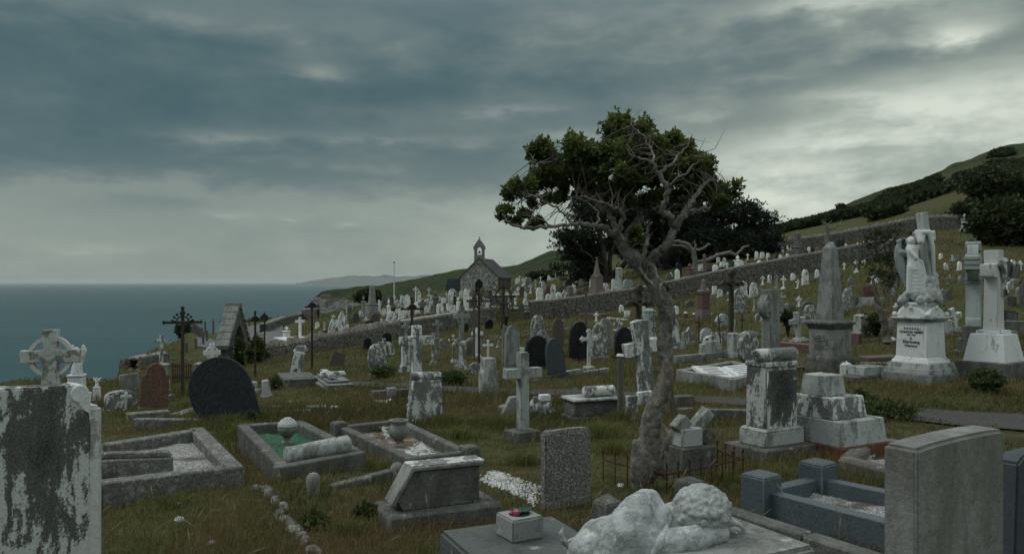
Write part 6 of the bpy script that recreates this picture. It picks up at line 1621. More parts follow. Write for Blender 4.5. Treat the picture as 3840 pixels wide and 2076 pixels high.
# flat slab tomb and stepped tomb with a lying cross
def slabtomb(label, pts, z, steps, mat, top='dgrey', cross=False):
    P = [atz(x, y, z) for x, y in pts]; C = sum(P, Vector()) / 4; e = P[1] - P[0]; rz = math.degrees(math.atan2(e.y, e.x)); w = Vector((e.x, e.y)).length; f = P[2] - P[1]; d = Vector((f.x, f.y)).length; gz = H(C.x, C.y)
    t_ = thing('slab_tomb', label, 'tomb', (C.x, C.y, gz), rz, 'flat slab tombs'); hh = z - gz
    hh = max(hh, .16); n = steps; 
    for i in range(n):
        k_ = 1 - i * .20 / max(1, n - 1) * 1.6; b = MB(); b.box(w * k_, d * k_, (-.1 if i == 0 else hh * i / n + .001), hh * (i + 1) / n - .02, 1); b.box(w * (k_ + .02), d * (k_ + .02), hh * (i + 1) / n - .02, hh * (i + 1) / n, .985); b.build('step', MT[mat if i < n - 1 else top], t_, .008)
    if cross: c = MB(); M = XM(0, 0, hh + .03, rx=0); c.box(w * .86, .14, 0, .07, .9, M=M); c.box(.14, d * .62, 0, .072, .9, c=(-w * .15, 0), M=M); c.build('lying_cross', MT['white'], t_, .012)
    MASK.append([(p.x, p.y) for p in P]); return t_
slabtomb('flat dark slab tomb with pale broken edge below the leaning white pillar', [(1078, 1452), (1205, 1446), (1152, 1420), (1026, 1424)], -2.0, 1, 'dgrey')
slabtomb('stepped tomb topped by a lying white cross right of the flat slab', [(1216, 1446), (1336, 1440), (1262, 1400), (1180, 1408)], -1.86, 3, 'grey', 'grey', True)
slabtomb('low white platform by the jagged wall carrying two small monuments', [(1060, 1288), (1180, 1283), (1170, 1268), (1048, 1270)], -3.12, 1, 'clean', 'clean')
# big scroll headstone with a cross behind it
def scrollstone(px, base, top, w, label, rz=24, mat='black_stain', lean=0, side=None, rollr=None):
    g = ground(px, base); s_ = g.y / F; h = (base - top) * s_; ww = w * s_ / fac(g, rz); t_ = thing('headstone', label, 'headstone', g - Vector((0, 0, .05)), rz, 'headstones in the graveyard', lean)
    s = MB(); s.box(ww, .17, 0, h * .86, .86, .9); s.build('slab', MT[mat], t_, .01)
    r = MB(); rr = rollr or .055; L = ww * .88; r.tube([(-L / 2, -.02, h - rr), (-L / 2 + .01, -.02, h - rr), (0, -.02, h - rr), (L / 2 - .01, -.02, h - rr), (L / 2, -.02, h - rr)], [rr * .85, rr, rr, rr, rr * .85], 18); r.build('scroll', MT['white'], t_, ang=50); return t_, g, s_, h, ww
scrollstone(1592, 1585, 1378, 126, 'white scroll-topped headstone streaked black below a big white cross', 22, 'white', 1)
grave('cross', 1562, 1560, 1220, 126, 'white', 0, 26, 'big white marble cross with patterned arms rising behind the scroll headstone', Y=11.6, th=.12)
# pale notched pillar stone
g = ground(1831, 1482); s_ = g.y / F; h = 142 * s_; w = 60 * s_; t_ = thing('headstone', 'clean pale notched stone shaped like a wide pillar beside the path', 'headstone', g, 26, 'headstones in the graveyard')
s = MB(); s.prism([(-w * .52, -.05), (w * .52, -.05), (w * .52, h * .62), (w * .4, h * .68), (w * .4, h * .96), (w * .34, h), (-w * .34, h), (-w * .4, h * .96), (-w * .4, h * .68), (-w * .52, h * .62)], -.09, .09); s.build('slab', MT['lgrey'], t_, .008)
# foreground stone cross
def fg_cross():
    g = ground(1960, 1650); s_ = g.y / F; rz = 33; t_ = thing('grave_cross', 'thick grey stone cross on a square base left of the leaning tree', 'cross', g, rz, 'crosses in the graveyard')
    h = (1650 - 1320) * s_; t = .108; w = 134 * s_ / fac(g, rz) * .98; az_ = (1650 - 1398) * s_; hb = .115
    b = MB(); b.box(.30, .27, -.15, hb, .98); b.build('base', MT['dgrey'], t_, .01)
    c = MB(); c.prism(cross_pts(w, h, t, az_, 0, hb), -t * .48, t * .48); c.build('cross', MT['lgrey'], t_, .007, segs=2)
fg_cross()
# rough granite headstone
def granite():
    A = ground(2046, 1915); s_ = A.y / F; rz = 26; w = 218 * s_ / .93 * .86; h = 300 * s_
    t_ = thing('headstone', 'rough grey granite rectangular headstone standing in the centre foreground', 'headstone', A - Vector((0, 0, .08)), rz, 'headstones in the graveyard')
    me = MB(); nx, nz = 20, 24; d = .085; rn = np.random.RandomState(3)
    s = MB(); s.prism([(0, 0), (w, 0), (w + .002, h * .55), (w - .001, h + .06), (w * .94, h + .075), (w * .6, h + .078), (w * .33, h + .073), (.02, h + .07), (0, h + .055)], 0, d)
    o = s.build('slab', MT['granite'], t_, .012, segs=2)
granite()
# big leaning white cross right of centre
def lean_cross():
    g = ground(2420, 1492); g = at(2428, 1492, max(g.y, 10.8)); g.z = H(g.x, g.y); s_ = g.y / F; h = (1492 - 1200) * s_ * 1.02; t_ = thing('grave_cross', 'massive white marble cross leaning left just beside the tree trunk', 'cross', g, 30, 'crosses in the graveyard', -8)
    t = .21; w = .66; az_ = h - .42; c = MB(); c.prism([(-t * .62, -.1), (t * .62, -.1), (t * .5, az_ - t * .5), (w / 2, az_ - t * .55), (w / 2, az_ + t * .45), (t * .5, az_ + t * .45), (t * .62, h - .02), (0, h), (-t * .62, h - .02), (-t * .5, az_ + t * .45), (-w / 2, az_ + t * .45), (-w / 2, az_ - t * .55), (-t * .5, az_ - t * .5)], -.075, .075); c.build('cross', MT['white'], t_, .008)
lean_cross()
# scroll tomb right of centre
def scrolltomb():
    g = ground(2150, 1585); s_ = g.y / F; rz = 20; w = 200 * s_ * 1.02; h = 88 * s_
    t_ = thing('chest_tomb', 'low chest tomb with a stone scroll lying along its top behind the grass', 'tomb', g, rz)
    b = MB(); b.box(w, .42, -.1, h * .22, 1, c=(w * .5, .2)); b.build('base', MT['dgrey'], t_, .01)
    d = MB(); d.box(w * .93, .36, h * .22, h * .88, .98, c=(w * .5, .2)); d.build('chest', MT['dgrey'], t_, .01)
    l = MB(); l.box(w * 1.02, .46, h * .88, h, .98, c=(w * .5, .2)); l.build('lid', MT['lgrey'], t_, .01)
    r = MB(); rr = .072; r.tube([(.22, .15, h + rr), (.23, .15, h + rr), (.6, .15, h + rr), (w * .92, .15, h + rr), (w * .93, .15, h + rr)], [rr * .8, rr, rr, rr, rr * .8], 18); r.build('scroll', MT['white'], t_, ang=50)
scrolltomb()
t_, g = blk('mottled white round end stone beside the scroll tomb', 2368, 1572, 46, 90, 24, 'mottle', 20)
t_, g = blk('pale plaque block with faint lettering leaning beside the tree', 2420, 1512, 60, 46, 20, 'clean', 10, -6, name='plaque', cat='plaque'); s_ = g.y / F
text_obj('ALICE', .04, t_, (0, -10.6 * s_, 20 * s_)) if False else inscription(t_, -18 * s_, 18 * s_, [26 * s_, 20 * s_], -10.4 * s_, hh=.012)
blk('grey rectangular stone block right of the tree trunk behind the fallen cross', 2560, 1520, 84, 38, 40, 'dgrey', 20)
blk('low kerb wall of the tomb right of the trunk', 2570, 1545, 60, 16, 30, 'dgrey', 18)
blk('leaning grey board against the back of the tree trunk', 2526, 1552, 22, 190, 14, 'gwood', 20, -9, name='board', cat='board')
# broken slab and white carved lump left of it
g = ground(1940, 1560); s_ = g.y / F; t_ = thing('fallen_slab', 'broken grey slab tilted up behind the foreground stone cross', 'slab', g, 24, None, -24); b = MB(); b.prism([(-62 * s_, 0), (60 * s_, 0), (74 * s_, 50 * s_), (6 * s_, 78 * s_), (-64 * s_, 24 * s_)], 0, .09); b.build('slab', MT['grey'], t_, .01)
g = ground(2036, 1552); s_ = g.y / F; t_ = thing('carved_fragment', 'lumpy white carved fragment with a block on top beside the broken slab', 'stone', g, 20); f = MB(); f.cap((-34 * s_, 0, 10 * s_), (30 * s_, 0, 8 * s_), 22 * s_, 18 * s_); f.cap((-16 * s_, 0, 30 * s_), (14 * s_, 0, 34 * s_), 22 * s_, 20 * s_); f.cap((-48 * s_, 0, 30 * s_), (-30 * s_, 0, 60 * s_), 10 * s_, 12 * s_); sculpt(f, 'carving', MT['mottle'], t_, .018, 2, disp=.05, dscale=.06); b = MB(); b.box(44 * s_, 30 * s_, 50 * s_, 74 * s_, .9, c=(6 * s_, 0)); b.build('block', MT['clean'], t_, .008)
# fallen cross on its plinth beside the tree, with rusted railings
def fallen():
    g = ground(2590, 1765); s_ = g.y / F; t_ = thing('toppled_monument', 'toppled block cross lying on a two-step plinth beside the tree foot', 'monument', g, 24, 'pillars and monuments in the graveyard')
    b = MB(); b.box(160 * s_, 110 * s_, -.1, 98 * s_, .99); b.build('plinth', MT['dgrey'], t_, .008)
    c = MB(); c.box(98 * s_, 78 * s_, 98 * s_, 165 * s_, .97, c=(-16 * s_, 4 * s_)); c.build('die', MT['lgrey'], t_, .008)
    f = MB(); M = XM(-28 * s_, 0, 158 * s_, ry=-42); f.box(62 * s_, 46 * s_, 0, 50 * s_, 1, M=M); f.build('cross_arm', MT['grey'], t_, .008)
    f = MB(); M = XM(24 * s_, 20 * s_, 150 * s_, ry=42, rx=8); f.box(44 * s_, 44 * s_, -60 * s_, 96 * s_, 1, M=M); f.build('cross_shaft', MT['lgrey'], t_, .008)
    f = MB(); M = XM(64 * s_, -4 * s_, 112 * s_, ry=48); f.box(42 * s_, 40 * s_, -20 * s_, 40 * s_, .9, M=M); f.build('cross_end', MT['dgrey'], t_, .008)
    C = [atz(2262, 1722, -1.50), atz(2500, 1776, -1.50), atz(2786, 1718, -1.50), atz(2660, 1674, -1.50)]
    r = thing('iron_railing', 'low rusted iron railing around the toppled cross and tree foot', 'railing', (C[1].x, C[1].y, -1.75)); o = Vector((C[1].x, C[1].y, -1.75)); mb = MB(); pk = MB()
    for a, b_ in ((0, 1), (1, 2), (2, 3)):
        A, B = C[a] - o, C[b_] - o; A.z = B.z = .25; mb.tube([A, A.lerp(B, .5) + Vector((0, 0, -.01)), B], .0085, 6); n = int((B - A).length / .125)
        for q in range(n + 1):
            p = A.lerp(B, q / n); pk.tube([(p.x, p.y, 0), (p.x, p.y, .30)], .0055, 5); pk.ell((p.x, p.y, .315), (.010, .010, .018), nu=6, nv=4)
    mb.build('rail', MT['rust'], r); pk.build('picket', MT['rust'], r)
fallen()
# scroll monument right
def scroll_right():
    Y0 = 7.6; A = at(2790, 1690, Y0); g = ground(2868, 1722); s_ = g.y / F; rz = 30; t_ = thing('headstone', 'tall black-streaked scroll-topped marble headstone on a step right of centre', 'headstone', g, rz, 'headstones in the graveyard')
    h = (1722 - 1312) * s_; w = .46; d = .24; M0 = (w * .5 + .06, .18)
    b = MB(); b.box(w + .30, d + .30, -.15, .10, .98, c=M0); b.build('step', MT['dgrey'], t_, .012)
    b = MB(); b.box(w + .09, d + .10, .10, .24, .98, c=M0); b.box(w + .09, d + .10, .24, .27, .88, c=M0); b.build('base', MT['lgrey'], t_, .01)
    s = MB(); s.box(w, d, .27, h * .83, .97, c=M0); s.build('shaft', MT['black_stain'], t_, .01)
    f = MB(); f.box(w * .88, .02, -h * .0, h * .66, 1, c=(0, 0)); fo = f.build('front_panel', MT['blotB'], t_, .006); fo.location = (M0[0], M0[1] - d / 2 - .008, h * .14)
    c = MB(); c.box(w * .98, d * 1.06, h * .83, h * .85, 1.03, c=M0); c.box(w * 1.0, d * 1.1, h * .85, h * .875, .96, c=M0); c.build('cornice', MT['white'], t_, .006)
    r = MB(); rr = h * .0625; x0, x1 = M0[0] - w * .56, M0[0] + w * .56; r.tube([(x0, M0[1] - .05, h - rr), (x0 + .008, M0[1] - .05, h - rr), (x1 - .008, M0[1] - .05, h - rr), (x1, M0[1] - .05, h - rr)], [rr * .86, rr, rr, rr * .86], 26); r.build('scroll', MT['white'], t_, ang=50)
    v = MB(); ring(v, 0, rr * .75, rr * .6, -.012, .004, 20); ring(v, 0, rr * .4, rr * .22, -.016, .004, 16)
    sp = v.build('scroll_spiral', MT['lgrey'], t_); sp.location = (x0 - .002, M0[1] - .05, h - rr); sp.rotation_euler = (0, 0, R(-90))
scroll_right()
def stepped():
    g = ground(3165, 1690); s_ = g.y / F; t_ = thing('stepped_pedestal', 'three tapering stone steps of a lost monument on a brick footing', 'monument', g, 30, 'pillars and monuments in the graveyard')
    z = 0; c = (0, .1)
    b = MB(); b.box(.74, .74, -.1, .10, 1, c=c); b.build('brick_footing', MT['brick'], t_)
    for w, h, tp, m_ in ((.68, .24, .93, 'lgrey'), (.50, .21, .90, 'white'), (.31, .20, .86, 'lgrey')):
        b = MB(); b.box(w, w, .10 + z, .10 + z + h, tp, c=c); b.build('step', MT[m_], t_, .008); z += h + .001; c = (c[0] - .055, c[1] + .03)
stepped()
# right foreground headstone
def right_fg():
    P = [atz(3439, 1684, -.62), atz(3754, 1615, -.62)]; v = P[1] - P[0]; rz = math.degrees(math.atan2(v.y, v.x)); w = Vector((v.x, v.y)).length * 1.05; A = P[0]; gz = H(A.x, A.y) - .1; h = -.62 - gz
    t_ = thing('headstone', 'large grey lichened headstone with clipped corner in the right foreground', 'headstone', (A.x, A.y, gz), rz, 'headstones in the graveyard')
    s = MB(); s.prism([(0, 0), (w, 0), (w, h + .004), (w * .8, h + .010), (w * .5, h + .012), (w * .2, h + .008), (0, h)], 0, .135); s.build('slab', MT['rfg'], t_, .014, segs=3)
    P = [atz(3800, 1712, -.86)]; A = P[0]; gz = H(A.x, A.y) - .1; t_ = thing('headstone', 'dark blue-grey headstone cut off by the right edge of the view', 'headstone', (A.x, A.y, gz), 34, 'headstones in the graveyard', 4); s = MB(); s.prism([(0, 0), (.5, 0), (.5, -.83 - gz), (.06, -.86 - gz), (0.0, -.90 - gz)], 0, .11); s.build('slab', MT['bslate'], t_, .012, segs=2)
MT['rfg'] = stone('lichened_granite', (.28, .29, .272), (.080, .080, .068), .55, 3.6, .14, (.15, .147, .125), streak=.3, rough=.8, bstr=.45, grain=100)
right_fg()
# rough chippings grave behind it
P = [ground(3135, 1752), ground(3360, 1815), ground(3560, 1705), ground(3240, 1668)]
kerbs('gravel_mound', 'rough rubble-edged plot of grey chippings behind the blue granite grave', P, .10, .16, 'wallst', 'gravel', bedz=1.2, bevel=.03)
rocks('pinkish lichened rock on the edge of the rough chippings plot', [(3150, 1712), (3230, 1690), (3290, 1672)], 5, .06, 'kerb')
rocks('broken kerb rock at the right edge behind the foreground headstone', [(3790, 1830), (3840, 1900)], 5, .10, 'kerb', spread=.05)
# block tomb on base before the obelisk
g = ground(3250, 1432); s_ = g.y / F; t_ = thing('block_tomb', 'white-edged square block tomb on a wide base left of the angel', 'tomb', g, 26, 'flat slab tombs'); b = MB(); b.box(190 * s_, 90 * s_, -.1, 24 * s_, 1, c=(10 * s_, 26 * s_)); b.build('base', MT['dgrey'], t_, .01); b = MB(); b.box(112 * s_, 76 * s_, 24 * s_, 58 * s_, .97, c=(30 * s_, 28 * s_)); b.build('block', MT['lgrey'], t_, .01); b = MB(); b.box(70 * s_, 46 * s_, 58 * s_, 60 * s_, 1, c=(30 * s_, 28 * s_)); b.build('sunk_top', MT['grey'], t_)
# open-book memorial in a kerbed plot
P = quad([(2760, 1422), (2905, 1378), (2740, 1352), (2535, 1385)], -1.60, .2)
kerbs('kerbed_grave', 'wide pale kerbed plot behind the scroll monument', P, .2, .14, 'grey', 'turf', bedz=.4)
C = (P[0] + P[1] + P[2] + P[3]) / 4; t_ = thing('open_book', 'pale open-book plaque lettered in rows lying in the kerbed plot', 'plaque', (C.x - .12, C.y - .35, C.z + .14), 20, None, 0, 16); b = MB()
for sg in (-1, 1): b.box(.62, .52, 0, .05, .97, c=(sg * .32, 0), M=XM(0, 0, 0, ry=-sg * 4))
b.build('book', MT['clean'], t_, .006)
for sg in (-1, 1):
    ib = MB()
    for q in range(5): ib.box(.40 - .06 * (q % 2), .016, .0545, .0565, 1, c=(sg * .32, .18 - q * .08), M=XM(0, 0, 0, ry=-sg * 4))
    ib.build('inscription', MT['dgrey'], t_)
# hooded grey Celtic cross
def hooded_celtic():
    g = ground(2890, 1402); s_ = g.y / F; h = (1402 - 1085) * s_; rz = 30; t_ = thing('grave_cross', 'big grey cross with thick solid ring left of the obelisk', 'cross', g, rz, 'crosses in the graveyard')
    p = MB(); p.box(.5, .42, -.1, .3, .86); p.build('plinth', MT['dgrey'], t_, .01)
    az_ = h - 62 * s_; w = 92 * s_; b = 24 * s_; c = MB(); c.prism([(-b * 1.2, .2), (b * 1.2, .2), (b, az_ - b * .9), (w * .5, az_ - b * 1.05), (w * .54, az_ + b * .6), (b, az_ + b * .9), (b * 1.35, h), (-b * 1.35, h), (-b, az_ + b * .9), (-w * .54, az_ + b * .6), (-w * .5, az_ - b * 1.05), (-b, az_ - b * .9)], -.12, .12); c.build('cross', MT['grey'], t_, .01)
    r = MB(); ring(r, az_, w * .56, w * .36, -.09, .09, 30); r.build('ring', MT['grey'], t_)
hooded_celtic()
# obelisk
def obelisk():
    Y0 = 16.2; g = at(3112, 1372, Y0); g.z = H(g.x, g.y); s_ = Y0 / F; t_ = thing('obelisk', 'tall grey stone obelisk on a moulded square pedestal with faint inscription', 'obelisk', g, 32, 'pillars and monuments in the graveyard')
    z = lambda py: at(0, py, Y0).z - g.z
    k_ = .70 * s_
    b = MB(); b.box(182 * k_, 182 * k_, -.1, z(1340), 1); b.box(176 * k_, 176 * k_, z(1340), z(1330), .93); b.build('plinth', MT['dgrey'], t_, .01)
    d = MB(); d.box(152 * k_, 152 * k_, z(1330), z(1232), .99); d.build('die', MT['grey'], t_, .006)
    c = MB(); c.box(154 * k_, 154 * k_, z(1232), z(1214), 1.12); c.box(184 * k_, 184 * k_, z(1214), z(1206), 1.01); c.box(182 * k_, 182 * k_, z(1206), z(1197), .80); c.build('cornice', MT['dgrey'], t_, .006)
    s = MB(); s.box(102 * k_, 102 * k_, z(1197), z(930), .52); s.box(53 * k_, 53 * k_, z(930), z(905), .03); s.build('shaft', MT['grey'], t_, .006)
    M = XM(-76 * k_ - .003, 0, 0, rz=-90); inscription(t_, -50 * k_, 50 * k_, [z(y) for y in (1258, 1264, 1270, 1276, 1282, 1290, 1297, 1303, 1309)], 0, M, .014)
obelisk()
# angel monument
def angel_monument():
    Y0 = 14.6; g = at(3452, 1404, Y0); g.z = H(g.x, g.y); s_ = Y0 / F; t_ = thing('angel_monument', 'grand white monument with angel leaning on a rock-footed cross above a lettered pedestal', 'monument', g, 32, 'angel statues')
    z = lambda py: at(0, py, Y0).z - g.z
    k_ = .745 * s_; MC = MT['clean']
    b = MB(); b.box(262 * k_, 262 * k_, -.12, z(1394), 1); b.build('footing', MT['grey'], t_, .006)
    b = MB(); b.box(248 * k_, 248 * k_, z(1394), z(1374), .99); b.box(226 * k_, 226 * k_, z(1374), z(1356), .96); b.build('lower_step', MT['lgrey'], t_, .006)
    b = MB(); b.box(196 * k_, 196 * k_, z(1356), z(1344), .95); b.box(178 * k_, 178 * k_, z(1344), z(1334), .93); b.build('upper_step', MC, t_, .006)
    d = MB(); d.box(164 * k_, 164 * k_, z(1334), z(1206), .93); d.build('die', MC, t_, .006)
    c = MB(); c.box(156 * k_, 156 * k_, z(1206), z(1196), 1.2); c.box(190 * k_, 190 * k_, z(1196), z(1190), 1.04); c.box(196 * k_, 196 * k_, z(1190), z(1184), .92); c.build('cornice', MT['lgrey'], t_, .004)
    a = MB()
    for q in range(4):
        M = Matrix.Rotation(R(90 * q), 4, 'Z'); a.prism([(-72 * k_, z(1184)), (72 * k_, z(1184))] + arc(0, z(1184), 66 * k_, z(1150) - z(1184), 0, 180, 10), -84 * k_, -60 * k_, M)
        a.ell(M @ Vector((84 * k_, -84 * k_, z(1178))), 14 * k_, nu=8, nv=6); a.ell(M @ Vector((0, -84 * k_, z(1152))), (14 * k_, 8 * k_, 12 * k_), nu=8, nv=6)
    a.box(118 * k_, 118 * k_, z(1184), z(1142), .9); a.build('pediment', MC, t_)
    b = MB(); b.box(124 * k_, 124 * k_, z(1142), z(1132), 1); b.build('rock_base', MC, t_, .006)
    # face with the lettering looks left (-X local)
    M = XM(-79.5 * k_, 0, 0, rz=-90)
    fp = MB(); fp.box(122 * k_, .012, z(1322), z(1224), 1, M=M); fp.build('text_panel', MC, t_)
    o = Matrix.Rotation(R(-90), 4, 'Z')
    def tx(s, size, py, bold=.001):
        q = text_obj(s, size, t_, (-79.5 * k_ - .011, 0, z(py)), (R(90), 0, R(-90)), bold=bold)
    tx('CHARLES HEMM', .062, 1246, .0002); tx('1891 / 1960', .034, 1255, 0); tx('In', .06, 1269, 0); tx('Everlasting', .074, 1283, 0); tx('Memory', .070, 1297, 0)
    dd = MB()
    for q in range(6): dd.box(.026, .006, z(1232), z(1226), 1, c=((q - 2.5) * .05, -.010), M=M)
    dd.build('ornament', MT['letter'], t_)
    # rock mound, built in view-aligned local frame: vx to the right of the picture, vy away
    V = Matrix.Rotation(R(-32), 4, 'Z'); zb = z(1132)
    rk = MB(); rn = random.Random(5); px = lambda x: (x - 3452) * s_
    for _ in range(60):
        f = rn.random(); rr = (1 - f) * 62 * s_ + 16 * s_; a_ = rn.uniform(0, 6.28); x = px(3454) + f * 20 * s_ + math.cos(a_) * rr * .8; rk.ell((x, math.sin(a_) * rr * .7, zb + 6 * s_ + f * 78 * s_), rn.uniform(14, 22) * s_, nu=7, nv=5, jit=.2)
    rk.cap((px(3500), 0, zb), (px(3506), .05, z(1040)), 24 * s_, 17 * s_)
    r_o = sculpt(rk, 'rock', MT['statue'], t_, .022, 1, V, disp=.05, dscale=.09)
    # cross
    c = MB(); top = Vector((px(3462), .04, z(796))); bot = Vector((px(3498), .06, z(1075))); d_ = (top - bot).normalized()
    L = (top - bot).length; ry = math.degrees(math.atan2(d_.x, d_.z)); M = V @ XM(bot.x, bot.y, bot.z, ry=ry, rz=0) @ XM(rz=22)
    c.box(37 * s_, 30 * s_, 0, L, .92, M=M)
    M2 = V @ XM(px(3468), .03, z(878), ry=ry * .6) @ XM(rz=22); c.box(90 * s_, 26 * s_, -13 * s_, 13 * s_, 1, M=M2); c.build('cross', MT['lgrey'], t_, .01)
    dr = MB(); dr.cap((px(3432), -.05, z(872)), (px(3478), -.06, z(872)), 10 * s_, 11 * s_); dr.cap((px(3478), -.06, z(872)), (px(3490), -.08, z(930)), 10 * s_, 8 * s_); dr.cap((px(3490), -.08, z(930)), (px(3500), -.02, z(1030)), 8 * s_, 6 * s_); dr.cap((px(3498), -.02, z(872)), (px(3500), -.03, z(898)), 8 * s_, 6 * s_); dr.cap((px(3436), -.06, z(872)), (px(3440), -.12, z(905)), 12 * s_, 13 * s_)
    sculpt(dr, 'draped_cloth', MT['clean'], t_, .014, 2, V)
    # angel: robe, head, arms, wing in one carved body
    A = MB(); hx, hz_ = px(3414), z(905)
    A.cap((px(3440), -.02, z(1092)), (px(3428), -.04, z(1010)), 40 * s_, 28 * s_); A.cap((px(3424), -.04, z(1010)), (px(3420), -.03, z(965)), 28 * s_, 20 * s_); A.cap((px(3420), -.03, z(965)), (px(3417), -.02, z(935)), 21 * s_, 23 * s_); A.cap((px(3450), -.06, z(1080)), (px(3436), -.08, z(1000)), 24 * s_, 16 * s_)
    for q in range(0): A.cap((px(3412 + q * 16), -.175, z(1092)), (px(3414 + q * 5), -.115, z(1000)), 5 * s_, 3 * s_)
    A.cap((px(3416), 0, z(935)), (hx, -.02, z(922)), 9 * s_, 9 * s_); A.ell((hx, -.03, hz_), (15 * s_, 16 * s_, 18 * s_)); A.ell((hx + 3 * s_, .01, hz_ - 4 * s_), (18 * s_, 17 * s_, 18 * s_))
    A.cap((px(3426), -.06, z(938)), (px(3446), -.10, z(915)), 9 * s_, 8 * s_); A.cap((px(3446), -.10, z(915)), (px(3456), -.08, z(884)), 8 * s_, 6 * s_); A.cap((px(3405), -.08, z(940)), (px(3420), -.16, z(968)), 9 * s_, 7 * s_)
    A.cap((px(3404), -.06, z(1094)), (px(3410), -.06, z(1000)), 12 * s_, 16 * s_); A.cap((px(3468), -.08, z(1094)), (px(3440), -.08, z(985)), 14 * s_, 14 * s_); A.cap((px(3436), -.16, z(1094)), (px(3424), -.1, z(990)), 10 * s_, 12 * s_)
    sculpt(A, 'angel_body', MT['clean'], t_, .012, 9, V, disp=.006, dscale=.03)
    hb = MB()
    for q in range(26):
        a_ = rn.uniform(0, 6.28); b__ = rn.uniform(-.5, 1.4); hb.ell((hx + 3 * s_ + math.cos(a_) * math.cos(b__) * 15 * s_, .0 + math.sin(a_) * math.cos(b__) * 14 * s_, hz_ + math.sin(b__) * 16 * s_), 5.5 * s_, nu=7, nv=5)
    hb.ell((hx + 3 * s_, .01, hz_), (15 * s_, 15 * s_, 16 * s_)); sculpt(hb, 'hair', MT['lgrey'], t_, .011, 1, V)
    Wg = MB()
    path = [(3378, 915, 9), (3374, 935, 14), (3376, 965, 19), (3384, 995, 20), (3393, 1025, 17), (3402, 1055, 12), (3410, 1082, 5)]
    for i in range(len(path) - 1):
        (x0, y0, r0), (x1, y1, r1) = path[i], path[i + 1]
        for q in range(5): t = q / 5; rr = (r0 + (r1 - r0) * t) * s_; Wg.ell((px(x0 + (x1 - x0) * t), .06, z(y0 + (y1 - y0) * t)), (rr, 8 * s_, rr), nu=10, nv=6)
    Wg.cap((px(3372), .05, z(905)), (px(3382), .05, z(900)), 7 * s_, 7 * s_); Wg.cap((px(3380), .05, z(945)), (px(3412), .0, z(950)), 12 * s_, 10 * s_)
    sculpt(Wg, 'wing', MT['teal'], t_, .014, 2, V)
    W2 = MB(); W2.cap((px(3430), .14, z(940)), (px(3446), .2, z(1010)), 14 * s_, 12 * s_); W2.cap((px(3446), .2, z(1010)), (px(3470), .2, z(1075)), 12 * s_, 5 * s_); sculpt(W2, 'wing', MT['teal'], t_, .016, 2, V)
angel_monument()
# carved Celtic cross seen nearly edge on
def celtic_edge():
    Y0 = 18.; g = at(3650, 1345, Y0); g.z = H(g.x, g.y); s_ = Y0 / F; z = lambda py: at(0, py, Y0).z - g.z
    t_ = thing('grave_cross', 'tall carved green-grey ringed cross seen edge-on right of the angel', 'cross', g, 58, 'crosses in the graveyard'); m_ = MT['teal']
    for w, a, b in ((150, 1345, 1312), (124, 1312, 1268), (92, 1268, 1222)): p = MB(); p.box(w * s_ * .8, w * s_ * .8, z(a) - (.1 if a == 1345 else 0), z(b), 1); p.build('step', MT['dgrey'], t_, .008)
    w = 1.05; az_ = z(985); t = .25; d = .30
    c = MB(); c.prism([(-t * .75, z(1222)), (t * .75, z(1222)), (t * .7, z(1196)), (t * .52, z(1190)), (t * .42, az_ - .2)] + [(w * .5, az_ - .14), (w * .5, az_ + .13), (t * .42, az_ + .2), (t * .62, z(915)), (t * .4, z(905)), (-t * .4, z(905)), (-t * .62, z(915)), (-t * .42, az_ + .2), (-w * .5, az_ + .13), (-w * .5, az_ - .14), (-t * .42, az_ - .2), (-t * .52, z(1190)), (-t * .7, z(1196))], -d / 2, d / 2); c.build('cross', m_, t_, .01)
    r = MB(); ring(r, az_, w * .41, w * .29, -d * .36, d * .36, 36); r.build('ring', m_, t_)
    rb = MB()
    for q in range(16): rb.ell((0, -d / 2 - .005, z(1185) + (az_ - .25 - z(1185)) * q / 15), (.055, .02, .045), nu=8, nv=5)
    for q in range(14): a = R(q * 360 / 14); rb.ell((w * .35 * math.cos(a), -d * .37, az_ + w * .35 * math.sin(a)), .04, nu=8, nv=5)
    for zz in (z(1060), z(1050), z(940), z(930)): rb.box(.3, d * 1.12, zz, zz + .03, 1)
    for sg in (-1, 1):
        for q in range(3): rb.box(.05, d * 1.1, az_ - .15 + q * .11, az_ - .09 + q * .11, 1, c=(sg * w * .5, 0))
    rb.build('knotwork', m_, t_)
celtic_edge()
